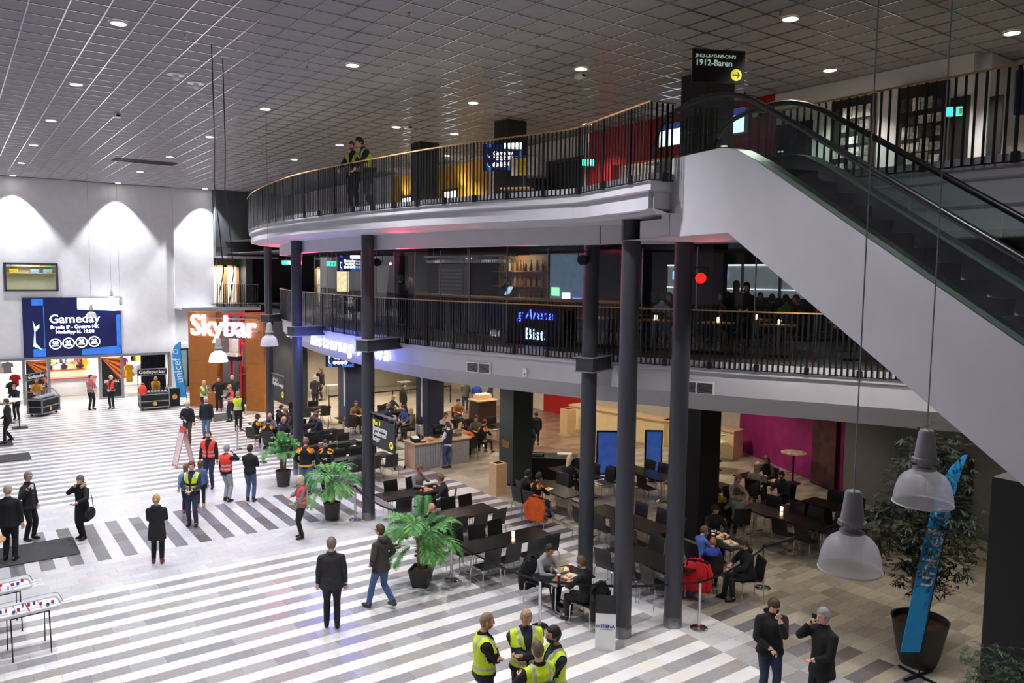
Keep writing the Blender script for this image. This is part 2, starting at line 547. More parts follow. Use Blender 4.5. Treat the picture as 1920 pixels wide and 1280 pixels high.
# ------------------------------------------------------------------ galleries
E3 = catmull([(12.9, 34.6), (11.3, 33.7), (9.95, 32.0), (9.12, 29.0), (8.62, 25.8), (8.38, 22.6), (8.52, 19.9), (8.74, 17.9), (9.02, 15.8), (9.46, 13.8), (9.97, 11.95)])
E3 = E3 + [(9.95, 11.6), (9.38, 9.17)]
E3b = [(9.38, 9.17), (9.84, 9.12)]
E2 = catmull([(14.2, 37.5), (13.4, 36.2), (12.4, 35.1), (11.72, 33.5), (10.98, 30), (10.58, 26.8), (10.42, 22.7), (10.5, 20.8), (10.76, 18.5), (11.3, 16.8), (11.75, 15.4),
              (12.22, 14.05), (12.9, 12.55), (13.55, 11.3), (14.1, 10.2), (14.65, 9.3), (15.35, 7.9), (16.3, 6.2), (17.6, 4.4)])
def gallery(name, edge, tail, ztop, prof, zin, mt, label):
    b = MB()
    ribbon(b, edge, prof, 0)
    inner = offset(edge, prof[-1][0])
    b.add([(x, y, ztop) for x, y in edge + tail], [tuple(range(len(edge + tail)))], 1)
    b.add([(x, y, prof[-1][1]) for x, y in inner + tail], [tuple(range(len(inner + tail)))[::-1]], 0)
    return tag(b.build(name, [fascia_m, mt]), label, 'balcony', kind='structure')
floor3 = mat('top_floor_vinyl', (150, 140, 125), .5, noise=.1, scale=3)
floor2 = mat('middle_floor_stripes', (96, 90, 86), .4, noise=.35, scale=2, aniso=(1, 5, 1))
tail3 = [(9.84, 9.12), (11.5, 8.75), (11.62, 8.35), (11.5, -3.9), (18.7, -3.9), (18.7, 47), (12.9, 47)]
gallery('gallery_top', E3, tail3, F3, [(0, F3), (0, 8.42), (.07, 8.40), (.07, 8.12), (.35, 8.05), (1.15, 8.05)], 0, floor3, 'curved white top balcony slab')
b = MB()
ribbon(b, [(9.38, 9.17), (9.86, 9.12)], [(0, F3), (0, 8.42), (.05, 8.40), (.05, 8.12), (.3, 8.05), (1.2, 8.05)])
ribbon(b, [(9.84, 9.12), (11.5, 8.75), (11.62, 8.35), (11.5, -3.9)], [(0, F3), (0, 8.42), (.07, 8.40), (.07, 7.7), (.6, 7.66), (1.6, 7.66), (1.6, 8.05)])
tag(b.build('trim_2', fascia_m), 'white top floor edge behind the escalator', 'trim', kind='structure')
# dropped beam behind the top balcony's edge and the ceiling of the middle floor
b = MB()
e = offset(E3[6:-2], 1.15)
ribbon(b, e, [(0, 8.06), (0, 7.66), (.3, 7.66), (.3, 8.06)])
ribbon(b, [(11.0, 12.15), (12.4, 9.2), (12.8, 5), (13, -3.9)], [(0, 8.06), (0, 7.66), (.3, 7.66), (.3, 8.06)])
tag(b.build('beam_top', fascia_m), 'white dropped beam under the top balcony', 'beam', kind='structure')
tag(MB().mm((13.6, -3.9, 8.0), (24, 46, 8.04)).build('ceiling_middle', mat('middle_ceiling', (70, 70, 74), .7, noise=.06, scale=3)), 'dark grey ceiling of the middle floor', 'ceiling', kind='structure')
tail2 = [(18.5, 3), (19, -3.9), (25, -3.9), (25, 49), (12.2, 49), (12.2, 45.8), (14.3, 44.6), (14.6, 42)]
gallery('gallery_middle', E2, tail2, F2, [(0, F2), (0, 4.9), (.05, 4.88), (.07, 4.4), (.5, C1), (.9, C1)], 0, floor2, 'curved white middle balcony slab')
tag(MB().box((13.3, 45.3, 4.93), (2.6, .12, .3), atan2(-1.2, 2.1)).build('trim_1', fascia_m), 'white edge of the short bridge at the far left', 'trim', kind='structure')
wall('wall_portal_soffit', [((10.27, 45.2, 4.86), (12.3, 46.7, 4.98))], fascia_m, 'white soffit above the brown entrance portal')

# ------------------------------------------------------------------ railings
bar_m = mat('black_railing_paint', (20, 21, 25), .35, .2, noise=.08, scale=20)
rail_wood = mat('pale_wood_handrail', (196, 156, 104), .45, noise=.1, scale=8)
def railing(label, edge, z0, z1, group=None, step=.105, out=.03, wide=.034, name='balcony_railing'):
    r = thing(name, label, 'railing', (edge[len(edge) // 2][0], edge[len(edge) // 2][1], z0))
    ox, oy = r.location.x, r.location.y
    pl = offset(edge, -out)
    mb_ = MB().mm((-wide / 2, -.006, 0), (wide / 2, .006, z1 - z0 - .02)).mesh('bar', bar_m)
    mk = MB().mm((-.05, -.012, -.01), (.05, .03, .14)).mm((-.02, -.02, 0), (.02, .012, z1 - z0 - .02)).mesh('post', bar_m)
    for i, (x, y, a) in enumerate(resample(pl, step)):
        if i % 9 == 4:
            link('post', mk, r, (x - ox, y - oy, 0), a)
        else:
            link('bar', mb_, r, (x - ox, y - oy, 0), a)
    h = MB()
    loc = [(x - ox, y - oy) for x, y in pl]
    ribbon(h, loc, [(-.025, z1 - z0 - .02), (.035, z1 - z0 - .02), (.035, z1 - z0 + .005), (-.025, z1 - z0 + .005), (-.025, z1 - z0 - .02)])
    h.build('handrail', rail_wood, r)
    h = MB()
    ribbon(h, loc, [(-.01, .0), (.012, .0), (.012, .02), (-.01, .02), (-.01, 0)])
    h.build('bottom_flat', bar_m, r)
    return r
i0 = next(i for i, p in enumerate(E3) if p[1] < 33.2)
railing('black bar railing of the top balcony with a pale handrail', E3[i0:] + [(9.82, 9.12)], 8.57, 9.84)
i0 = next(i for i, p in enumerate(E2) if p[1] < 35.3)
i1 = next(i for i, p in enumerate(E2) if p[1] < 6.9)
railing('black bar railing of the middle balcony with a pale handrail', E2[i0:i1], 5.0, 6.28, step=.112)
railing('short black bar railing of the far left bridge', [(12.25, 45.75), (14.3, 44.55)], 5.0, 6.28)
railing('black bar railing on the top floor behind the escalator', [(11.35, 8.75), (11.62, 8.3), (11.55, 6.5), (11.5, -1)], 8.57, 9.84, step=.135)

# ------------------------------------------------------------------ columns
def column(x, y, ztop, label, br=None, r=.178):
    t = thing('column', label, 'column', (x, y, 0))
    MB().lathe([(r, .22), (r, ztop)], 28).build('shaft', col_m, t, True)
    MB().lathe([(r + .012, 0), (r + .012, .2), (r, .22)], 28).build('base_ring', steel, t, True)
    if br:
        d = Vector((br[0] - x, br[1] - y))
        a = atan2(d.y, d.x)
        L = d.length + .3
        b = MB()
        c = Vector((cos(a), sin(a))) * (L / 2 - .2)
        b.box((c.x, c.y, 4.985), (L + .1, .44, .3), a)
        o = b.build('bracket', col_m, t)
        b = MB()
        b.box((c.x, c.y, 5.145), (L + .16, .5, .02), a)
        b.box((c.x, c.y, 4.825), (L + .16, .5, .02), a)
        b.build('bracket_plate', mat('bracket_plate_grey', (150, 150, 158), .5, noise=.05, scale=5), o)
    return t
column(11.21, 33.66, 8.05, 'dark round column farthest left, nearest the brown portal', (12.1, 34.2), .16)
column(9.6, 25.91, 8.05, 'dark round column behind the left palm, lit blue', (10.6, 26.1))
column(9.45, 20.0, 8.05, 'dark round column beside the middle palm and sign', (10.5, 20.4))
column(11.82, 13.34, 8.05, 'dark round column behind the man in the grey sweater', (12.5, 13.6))
column(10.4, 10.63, 8.44, 'dark round column beside the white recycling bin')
column(11.55, 10.36, 7.7, 'dark round column beside the red stage light')

def pillar(x0, y0, x1, y1, z0, z1, mt, label, name='pillar'):
    t = thing(name, label, 'pillar', ((x0 + x1) / 2, (y0 + y1) / 2, z0))
    a, c = (x1 - x0) / 2, (y1 - y0) / 2
    MB().mm((-a, -c, .08), (a, c, z1 - z0)).build('shaft', mt, t)
    MB().mm((-a - .01, -c - .01, 0), (a + .01, c + .01, .08)).build('plinth', darkmetal, t)
    return t
green_black = mat('green_black_paint', (44, 56, 56), .5, noise=.05, scale=5)
blue_black = mat('blue_grey_paint', (46, 54, 76), .5, noise=.05, scale=5)
p = pillar(14.85, 20.45, 15.65, 21.25, 0, C1, green_black, 'green-black square pillar beside the birch litter bin')
MB().mm((-.41, -.2, 1.25), (-.402, .2, 1.5)).build('plaque', mat('brass_plaque', (150, 120, 60), .4, .6, noise=.1, scale=8), p)
p = pillar(16.2, 28.5, 17.0, 29.5, 0, C1, blue_black, 'blue-grey square pillar behind the coffee kiosk')
MB().mm((-.44, -.1, .9), (-.4, -.02, 3.9)).build('cable_duct', whitem, p)
p = pillar(14.5, 33.0, 15.4, 33.9, 0, C1, blue_black, 'blue-grey square pillar with a screen at the far café')
MB().mm((-.49, -.3, .9), (-.45, -.24, 3.9)).build('cable_duct', whitem, p)
pillar(15.8, 13.4, 16.6, 14.3, 0, C1, black_m, 'black square pillar behind the blue-shirted children')
pillar(13.6, 19.2, 14.3, 19.9, F3, CEIL, char_wall, 'charcoal top-floor pillar carrying a screen')
pillar(13.55, 24.4, 14.3, 25.1, F3, CEIL, char_wall, 'charcoal top-floor pillar right of the two officers')
pillar(13.9, 11.9, 14.8, 12.7, F3, CEIL, char_wall, 'charcoal top-floor pillar behind the hanging sign')

# ------------------------------------------------------------------ ceiling fittings
def downlight(x, y, z, r, dm, label, group):
    t = thing('ceiling_downlight', label, 'lamp', (x, y, z - .03), 0, group)
    MB().lathe([(r + .03, .03), (r + .03, .012), (r + .02, 0), (r, .004), (r, .03)], 20, cap=False).build('trim_ring', whitem, t, True)
    MB().lathe([(0, .008), (r, .01), (r, .025)], 20, cap=False).build('diffuser', dm, t)
NTH = ['first', 'second', 'third', 'fourth', 'fifth', 'sixth', 'seventh', 'eighth']
for i, (x, y) in enumerate(HALL_LAMPS[:15]):
    downlight(x, y, CEIL, .13, lamp_on, '%s bright downlight from the shop wall in the %s foyer row' % (NTH[6 - i if i < 7 else 14 - i], 'left' if x < 5 else 'right'), 'foyer ceiling downlights')
downlight(11.8, 45.9, CEIL, .13, lamp_on, 'round downlight at the ceiling corner over the brown portal', None)
where = ['left of the hanging sign', 'between the screen pillar and the sign', 'right of the two officers', 'above the two officers', 'farthest left along the balcony edge', 'above the middle pillar',
         'above the red wall', 'above the photo collages', 'at the top edge, right of the hanging sign', 'in the top right corner', 'above the right yellow panel']
for (x, y), wh in zip(TOP_LAMPS, where):
    downlight(x, y, CEIL, .13, lamp_warm, 'round top floor downlight ' + wh, 'top balcony downlights')
for x, y in CAFE_LAMPS:
    downlight(x, y, C1, .12, lamp_warm, 'round downlight under the middle balcony above the café', 'café downlights')
for (x, y), lb in (((4.51, 19.9), 'white ceiling speaker dome, the left of the pair'), ((5.1, 20.48), 'white ceiling speaker dome, the right of the pair')):
    t = thing('ceiling_speaker', lb, 'speaker', (x, y, CEIL))
    MB().lathe([(.2, 0), (.2, -.025), (.06, -.03)], 20).build('plate', whitem, t, True)
    MB().lathe([(.06, -.03), (.08, -.10), (.05, -.14), (0, -.145)], 16).build('horn', whitem, t, True)
for (x, y), lb in (((4.24, 26.03), 'small ceiling camera box, leftmost'), ((11.86, 22.11), 'small white ceiling box right of the two officers'), ((11.9, 13.95), 'small white ceiling box beside a downlight, centre right'),
                   ((16.16, 12.79), 'small white ceiling box beside the hanging sign')):
    t = thing('ceiling_box', lb, 'fixture', (x, y, CEIL))
    MB().box((0, 0, -.05), (.16, .24, .10)).build('housing', whitem, t)
    MB().box((0, -.125, -.06), (.1, .012, .05)).build('lens', black_m, t)
for k, (px_) in enumerate([(3.92, 16.48), (6.71, 17.31), (9.39, 22.73), (6.8, 12.66), (9.8, 12.84), (12.86, 13.06), (9.79, 16.65), (12.8, 16.81), (11.88, 8.63), (15.41, 9.59), (15.27, 17.01), (12.74, 20.5)]):
    t = thing('sprinkler', 'small sprinkler head under the ceiling tiles', 'sprinkler', (px_[0], px_[1], CEIL), 0, 'ceiling sprinklers')
    MB().lathe([(.035, 0), (.035, -.01), (.012, -.012), (.012, -.06), (.03, -.065), (.03, -.07)], 12).build('sprinkler_head', steel, t, True)
x, y = (6.95, 36.5)
t = thing('ceiling_vent', 'dark slot vent in the far ceiling', 'vent', (x, y, CEIL - .014))
MB().mm((-1.2, -.55, 0), (1.2, .55, .012)).build('opening', black_m, t)
for k in range(5):
    MB().mm((-1.2, -.45 + .22 * k, -.015), (1.2, -.41 + .22 * k, 0)).build('slat', darkmetal, t)

# ------------------------------------------------------------------ screens
def game_screen(t, W, H, y, sc=1):
    """countdown picture on a screen whose front is the plane y (facing -y), centre at origin"""
    f = W / 4.5
    MB().mm((-W / 2, y - .002, -H / 2), (W / 2, y, H / 2)).build('picture', screen_bg, t)
    R, U = (1, 0, 0), (0, 0, 1)
    yy = y - .008
    text('heading', 'Gameday', .62 * f, screen_white, t, (.06 * f, yy, .42 * f), R, U, bold=.006 * f)
    text('match_line', 'Brynäs IF - Örebro HK', .24 * f, screen_white, t, (.06 * f, yy, .0), R, U, bold=.004 * f)
    text('time_line', 'Nedsläpp kl. 19:00', .24 * f, screen_white, t, (.06 * f, yy, -.25 * f), R, U, bold=.004 * f)
    for i, s_ in enumerate(('00', '01', '28', '23')):
        cx = (-.86 + .6 * i) * f
        cz = -.86 * f + .02 * i * f
        b = MB()
        b.path([(cx + .26 * f * cos(a), yy, cz + .26 * f * sin(a)) for a in [2 * pi * k / 28 for k in range(28)]], .028 * f, 6, closed=True)
        b.mm((cx - .15 * f, yy - .004, cz - .12 * f), (cx + .15 * f, yy, cz - .07 * f))
        b.build('countdown_ring', screen_white, t)
        text('countdown_number', s_, .25 * f, screen_white, t, (cx, yy, cz + .05 * f), R, U, bold=.008 * f)
    gm_ = [mat('screen_blue', (44, 104, 190), .3, emit=.4, noise=.2, scale=2), mat('screen_sky', (150, 200, 245), .3, emit=1.6, noise=.05, scale=2),
           mat('screen_bright', (255, 250, 250), .3, emit=2.6, noise=.02, scale=2), mat('screen_mint', (150, 235, 205), .3, emit=1.6, noise=.1, scale=2)]  # brightest white belongs to the screen's picture
    def poly(nm_, p, mi=0, dy=0):
        MB().add([(x_ * f, yy - dy, z_ * f) for x_, z_ in p], [tuple(range(len(p)))]).build(nm_, gm_[mi], t)
    poly('blue_block', [(-1.86, 1.5), (-1.35, 1.5), (-1.35, 1.15), (-1.86, 1.15)])
    poly('stick_shape', [(-1.84, .38), (-1.72, .05), (-1.55, .2), (-1.56, 0), (-1.74, -.2), (-1.74, -.78), (-1.45, -1.15), (-1.85, -.95), (-1.78, -.2)], 1)
    poly('blue_block', [(-1.86, -1.1), (-1.3, -1.05), (-1.3, -1.5), (-1.86, -1.5)])
    poly('blue_line', [(-1.36, 1.1), (-1.32, 1.1), (-1.32, -1.0), (-1.36, -1.0)])
    poly('white_picture', [(.2, 1.52), (2.24, 1.52), (2.24, .83), (.2, .95)], 2)
    poly('mint_band', [(.25, 1.1), (2.05, 1.08), (2.05, .82), (.2, .92)], 3, .003)
    poly('blue_block', [(2.03, .6), (2.24, .62), (2.24, -1.2), (2.03, -1.1)])
    poly('blue_block', [(.35, -1.2), (2.24, -1.05), (2.24, -1.5), (.35, -1.5)])
t = thing('led_screen', 'large wall screen showing the game countdown', 'screen', (5.21, 46.86, 3.97))
MB().mm((-2.27, -.13, -1.55), (2.27, .0, 1.55)).build('casing', darkmetal, t)
game_screen(t, 4.5, 3.06, -.135)
def tv(label, loc, face, W, H, tilt=0):
    t = thing('television', label, 'screen', loc, radians(face + 90))
    t.rotation_euler.x = radians(tilt)
    MB().mm((-W / 2 - .03, -.0, -H / 2 - .03), (W / 2 + .03, .06, H / 2 + .03)).build('casing', black_m, t)
    MB().box((0, .12, 0), (.2, .14, .2)).build('wall_bracket', darkmetal, t)
    game_screen(t, W, H, -.002)
    return t
tv('television on a top-floor pillar', (13.25, 18.95, 10.42), 218, 1.15, .72)
tv('television hanging behind the middle railing', (11.69, 26.26, 7.35), 235, .80, .52)
tv('television hanging on the far café pillar', (14.1, 32.75, 3.2), 232, 1.25, .8)
tv('dark television on the back of the far café pillar', (15.75, 32.9, 3.2), 290, 1.1, .7)

# ------------------------------------------------------------------ window in the back wall with an office behind
t = tag(MB().mm((2.27, 46.84, 5.86), (4.55, 46.9, 5.95)).mm((2.27, 46.84, 7.2), (4.55, 46.9, 7.3)).mm((2.22, 46.84, 5.86), (2.33, 46.9, 7.3)).mm((4.49, 46.84, 5.86), (4.6, 46.9, 7.3)).build('window_1', col_m),
        'grey framed interior window above the large screen', 'window', kind='structure')
MB().mm((2.3, 46.95, 5.9), (4.52, 46.96, 7.25)).build('pane', clear, t)
wall('wall_office', [((2, 48.9, 5.4), (5, 49, 7.8)), ((1.9, 47.2, 5.4), (2, 49, 7.8)), ((5, 47.2, 5.4), (5.1, 49, 7.8)), ((1.9, 47.2, 5.4), (5.1, 49, 5.5)), ((1.9, 47.2, 7.75), (5.1, 49, 7.85))], cream_wall, 'cream office walls behind the interior window')
point((3.4, 47.9, 7.6), 45, NEUT, .2)
t = thing('storage_shelf', 'wall shelf behind the interior window', 'shelf', (3.4, 48.7, 6.75))
MB().mm((-1.35, -.15, 0), (1.35, .2, .04)).build('board', birch, t)
MB().mm((-1.35, -.15, .36), (1.35, .2, .4)).build('board', birch, t)
for x, w_, c, lb in ((2.3, .4, (150, 190, 225), 'pale blue'), (2.75, .4, (170, 200, 230), 'light blue'), (3.2, .45, (235, 235, 232), 'white'), (3.65, .4, (120, 215, 120), 'light green'), (4.1, .42, (60, 200, 70), 'bright green')):
    o = MB().mm((-w_ / 2, -.12, 0), (w_ / 2, .12, .26)).build('storage_box', mat('card_' + lb, c, .6, noise=.05, scale=5))
    o.location = (x + .1, 48.7, 7.16)
    tag(o, '%s storage box on the shelf behind the interior window' % lb, 'box')
for x, c, lb in ((2.75, (235, 190, 30), 'yellow'), (3.7, (150, 180, 215), 'grey-blue'), (4.3, (160, 200, 225), 'pale blue')):
    o = MB().mm((-.2, -.12, 0), (.2, .12, .2)).mm((-.14, -.13, .06), (.14, -.12, .14)).build('tray_box', mat('tray_' + lb, c, .6, noise=.05, scale=5))
    o.location = (x, 48.7, 6.79)
    tag(o, '%s tray on the lower shelf behind the interior window' % lb, 'box')

# ------------------------------------------------------------------ shop front
alu = mat('shopfront_aluminium', (150, 152, 156), .4, .7, noise=.06, scale=9)
t = tag(MB().mm((.9, 46.7, 2.3), (9.95, 46.95, 2.44)).build('shop_header', alu), 'aluminium header beam over the shop front', 'beam', kind='structure')
for x in (2.9, 4.0, 6.38, 7.47, 9.9):
    MB().mm((x - .07, 46.72, 0), (x + .07, 46.92, 2.3)).build('mullion', alu, t)
wall('wall_shop', [((-2, 52, 0), (11, 52.2, 2.9)), ((.7, 47.2, 0), (.9, 52, 2.9)), ((9.95, 47.2, 0), (10.1, 52, 2.9)), ((-2, 47.2, 2.8), (11, 52, 2.9))], whitem, 'white inner walls of the fan shop')
for x, y in ((2.4, 49), (5.2, 48.6), (8.2, 49), (5.2, 50.8), (2.4, 51), (8.2, 51)):
    spot((x, y, 2.78), (x, y, 0), 420, 150, .5, NEUT, .15)
orange_ray, red_ray = mat('orange_ray_print', (240, 150, 30), .6, noise=.05, scale=3), mat('dark_red_ray_print', (160, 34, 22), .6, noise=.05, scale=3)
for x0, lb in ((3.0, 'black banner with orange rays left of the shop entrance'), (6.47, 'black banner with orange rays right of the shop entrance')):
    t = thing('ray_banner', lb, 'banner', (x0 + .46, 46.8, 0))
    MB().mm((-.46, 0, .12), (.46, .03, 2.27)).build('panel', black_m, t)
    MB().mm((-.5, -.03, 0), (.5, .08, .12)).build('foot', alu, t)
    b = MB()
    pts = [(.46, 2.22), (.46, 2.02), (.46, 1.80), (.46, 1.62), (.46, 1.4), (.46, 1.28), (.46, 1.1), (.3, 1.15)]
    fan = [(.46, 2.27 - .17 * k) for k in range(9)]
    for k in range(8):
        b.add([(-.46, -.004, 2.25), (fan[k][0], -.004, fan[k][1]), (fan[k + 1][0], -.004, fan[k + 1][1])], [(0, 2, 1)], k % 2)
    b.build('ray_print', [orange_ray, red_ray], t)
    text('print_lettering', 'BRYNÄS', .2, whitem, t, (0, -.008, .95), (1, 0, 0), (0, 0, 1), bold=.004)
t = thing('shop_counter', 'long white counter inside the fan shop', 'counter', (5.15, 49.4, 0))
MB().mm((-1.35, -.35, 0), (1.35, .35, .95)).build('front', whitem, t)
MB().mm((-1.4, -.4, .95), (1.4, .4, 1.0)).build('worktop', mat('red_counter_top', (190, 40, 40), .5, noise=.05, scale=4), t)
t = thing('display_shelf', 'tan display shelf behind the shop counter', 'shelf', (5.1, 50.9, 0))
MB().mm((-1, -.25, 0), (1, .25, 1.25)).build('plinth', birch, t)
MB().mm((-1.05, -.3, 1.25), (1.05, .3, 1.3)).build('top_board', mat('red_shelf_edge', (186, 50, 44), .5, noise=.05, scale=4), t)
t = thing('dark_curtain', 'dark navy curtain at the right end of the fan shop', 'curtain', (9.15, 47.3, 0))
b = MB()
pl = [(-.65 + 1.3 * k / 60, .05 * sin(k * 1.3)) for k in range(61)]
ribbon(b, pl, [(0, .1), (0, 2.3)])
ribbon(b, [(x_, y_ + .02) for x_, y_ in pl], [(0, .1), (0, 2.3)])
b.build('folds', mat('navy_drape', (16, 20, 38), .8, noise=.2, scale=14), t)
MB().tube((-.7, 0, 2.3), (.7, 0, 2.3), .02, n=8).build('curtain_rod', steel, t)
def garment(x, y, z, w_, h_, rgb, rz, label):
    t = thing('hanging_garment', label, 'garment', (x, y, z), rz)
    b = MB()
    out_ = [(-w_ * .12, 0), (-w_ * .5, -.12 * h_), (-w_ * .62, -.45 * h_), (-w_ * .42, -.5 * h_), (-w_ * .36, -.3 * h_), (-w_ * .38, -h_), (w_ * .38, -h_), (w_ * .36, -.3 * h_), (w_ * .42, -.5 * h_), (w_ * .62, -.45 * h_), (w_ * .5, -.12 * h_), (w_ * .12, 0)]
    n_ = len(out_)
    b.add([(p[0], -.05, p[1]) for p in out_] + [(p[0], .05, p[1]) for p in out_], [tuple(range(n_))[::-1], tuple(range(n_, 2 * n_))] + [(i, (i + 1) % n_, n_ + (i + 1) % n_, n_ + i) for i in range(n_)])
    b.build('cloth', cloth_(rgb), t)
    MB().path([(0, 0, .0), (0, 0, .06), (.02, 0, .08), (.03, 0, .06)], .006, 5).build('hanger_hook', steel, t)
def cloth_(rgb):
    return mat('cloth_%d_%d_%d' % rgb, rgb, .85, noise=.14, scale=18, bump=.15)
random.seed(11)
cn = {'yellow': (240, 190, 30), 'orange': (236, 110, 30), 'black': (24, 24, 26), 'red': (200, 40, 40), 'white': (232, 232, 230), 'pink': (230, 70, 120), 'grey': (140, 142, 150), 'lilac grey': (150, 152, 175)}
spots_ = [(7.75, 48.2, 2.1, 'pink'), (7.8, 48.6, 1.5, 'orange'), (8.0, 48.0, 1.7, 'yellow'), (8.1, 48.5, 1.25, 'yellow'), (8.2, 49.6, 2.3, 'white'), (8.5, 49.8, 2.3, 'black'), (8.8, 49.8, 2.3, 'yellow'), (8.5, 49.4, 1.55, 'lilac grey'),
          (8.9, 49.4, 1.55, 'grey'), (9.2, 49.4, 1.6, 'lilac grey'), (9.2, 49.9, 2.3, 'white'), (1.3, 48.6, 2.1, 'orange'), (1.6, 48.7, 2.1, 'black'), (1.95, 48.7, 2.1, 'white'), (2.3, 48.7, 2.1, 'grey'), (2.6, 48.4, 1.45, 'red'), (2.4, 48.0, 1.1, 'black'),
          (4.5, 51.5, 2.2, 'yellow'), (4.9, 51.6, 2.2, 'black'), (5.5, 51.6, 2.25, 'white'), (5.9, 51.6, 2.25, 'red'), (6.2, 51.5, 2.25, 'orange'), (6.1, 50.9, 1.8, 'yellow')]
used_ = {}
for i, (x, y, z, c) in enumerate(spots_):
    side = 'right' if x > 7 else 'left' if x < 3.2 else 'middle'
    key = (c, side)
    used_[key] = used_.get(key, 0) + 1
    n_ = sum(1 for q in spots_ if q[3] == c and (('right' if q[0] > 7 else 'left' if q[0] < 3.2 else 'middle') == side))
    lb = '%s garment hanging in the %s window of the fan shop' % (c, side)
    if n_ > 1: lb = '%s %s garment hanging in the %s window of the fan shop' % (['first', 'second', 'third', 'fourth'][used_[key] - 1], c, side)
    garment(x, y, z, .45, .62, cn[c], random.uniform(-.4, .4), lb)
def plush(x, y, z, c1, c2, label):
    t = thing('plush_toy', label, 'toy', (x, y, z))
    MB().ell((0, 0, .16), (.15, .12, .17), 12, 8).ell((-.14, -.04, .16), (.05, .05, .1), 8, 6).ell((.14, -.04, .16), (.05, .05, .1), 8, 6).ell((-.08, -.1, .03), (.06, .08, .05), 8, 6).ell((.08, -.1, .03), (.06, .08, .05), 8, 6).build('torso', cloth_(c1), t, True)
    MB().ell((0, -.02, .42), (.14, .13, .13), 12, 8).ell((-.1, 0, .54), (.04, .03, .05), 8, 6).ell((.1, 0, .54), (.04, .03, .05), 8, 6).build('head', cloth_(c1), t, True)
    MB().ell((0, -.13, .40), (.07, .05, .05), 10, 6).build('muzzle', cloth_(c2), t, True)
for i, (x, z, c1, c2, lb) in enumerate(((4.35, 1.3, (24, 24, 26), (220, 170, 60), 'black plush bear with tan muzzle behind the shop counter'), (4.75, 1.3, (232, 232, 230), (60, 60, 60), 'white plush bear behind the shop counter'),
                                        (5.1, 1.3, (40, 38, 40), (235, 235, 235), 'dark plush bear with white muzzle behind the shop counter'), (5.5, 1.3, (240, 200, 120), (200, 60, 40), 'cream plush bear behind the shop counter'),
                                        (5.9, 1.3, (30, 26, 30), (200, 40, 40), 'black plush bear with red muzzle behind the shop counter'))):
    plush(x, 50.8, z, c1, c2, lb)

# ------------------------------------------------------------------ sweet carts
def cart(label, loc, rz):
    t = thing('sweet_cart', label, 'cart', loc, rz)
    b = MB()
    W, D_, H_ = 1.35, .7, .62
    b.mm((-W / 2 + .03, -D_ / 2 + .03, .16), (W / 2 - .03, D_ / 2 - .03, .16 + H_))
    b.build('body', black_m, t)
    fr = MB()
    for x_ in (-W / 2, W / 2):
        for y_ in (-D_ / 2, D_ / 2):
            fr.box((x_, y_, .5), (.05, .05, .74))
    for z_ in (.15, .46, .80):
        for y_ in (-D_ / 2, D_ / 2): fr.box((0, y_, z_), (W, .05, .045))
        for x_ in (-W / 2, W / 2): fr.box((x_, 0, z_), (.05, D_, .045))
    for x_ in (-W / 2, W / 2):
        fr.path([(x_, -D_ / 2, .82), (x_, -.02, 1.18), (x_, D_ / 2, 1.18)], .02, 6)
        fr.tube((x_, D_ / 2, .8), (x_, D_ / 2, 1.95), .02, n=6)
    fr.build('aluminium_frame', alu, t)
    g = MB()
    g.add([(-W / 2, -D_ / 2, .82), (W / 2, -D_ / 2, .82), (W / 2, -.02, 1.18), (-W / 2, -.02, 1.18), (W / 2, D_ / 2, 1.18), (-W / 2, D_ / 2, 1.18)], [(0, 1, 2, 3), (3, 2, 4, 5)])
    g.build('glass_lid', clear, t)
    s_ = MB().mm((-W / 2, D_ / 2 - .03, 1.72), (W / 2, D_ / 2 + .03, 2.0)).build('sign_board', black_m, t)
    MB().mm((-W / 2 - .02, D_ / 2 - .035, 1.99), (W / 2 + .02, D_ / 2 + .035, 2.03)).mm((-W / 2 - .02, D_ / 2 - .035, 1.69), (W / 2 + .02, D_ / 2 + .035, 1.73)).build('sign_rim', alu, s_)
    text('sign_lettering', 'Godispuckar', .24, whitem, s_, (0, D_ / 2 - .04, 1.86), (1, 0, 0), (0, 0, 1), bold=.004)
    MB().lathe([(.1, 0), (.1, .012)], 20).build('round_badge', mat('badge_orange', (230, 170, 90), .5, noise=.2, scale=12), t).matrix_basis = Matrix.Translation((0, -D_ / 2 + .02, .32)) @ Matrix.Rotation(pi / 2, 4, 'X')
    for x_ in (-.55, .55):
        for y_ in (-.25, .25):
            MB().path([(x_ - .02, y_, .055), (x_ + .02, y_, .055)], .055, 12).mm((x_ - .03, y_ - .03, .09), (x_ + .03, y_ + .03, .13)).build('castor', darkmetal, t)
    tr = MB()
    random.seed(4)
    for k in range(8):
        tr.ell((-.55 + .155 * k, -.02, .88), (.07, .2, .09), 8, 5)
    tr.build('sweet_bags', mat('sweet_wrappers', (200, 190, 200), .3, noise=.35, scale=14), t, True)
cart('black sweet cart left of the shop entrance', (3.45, 43.3, 0), radians(52))
cart('black sweet cart right of the shop entrance, red bag on its edge', (8.15, 42.2, 0), radians(-3))
t = thing('black_case', 'black case with an orange badge beside the feather flag', 'case', (9.15, 42.75, 0))
MB().mm((-.3, -.25, 0), (.3, .25, .95)).build('shell', black_m, t)
MB().mm((-.31, -.26, .93), (.31, .26, .97)).build('rim', alu, t)
MB().lathe([(.13, 0), (.13, .012)], 20).build('round_badge', MATS['badge_orange'], t).matrix_basis = Matrix.Translation((.05, -.25, .5)) @ Matrix.Rotation(pi / 2, 4, 'X')
t = thing('red_bag', 'red and orange bag hanging on the right sweet cart', 'bag', (7.55, 41.75, .85))
MB().ell((0, 0, .22), (.2, .1, .26), 12, 8).build('pouch', mat('red_bag_cloth', (226, 58, 40), .7, noise=.25, scale=9), t, True)
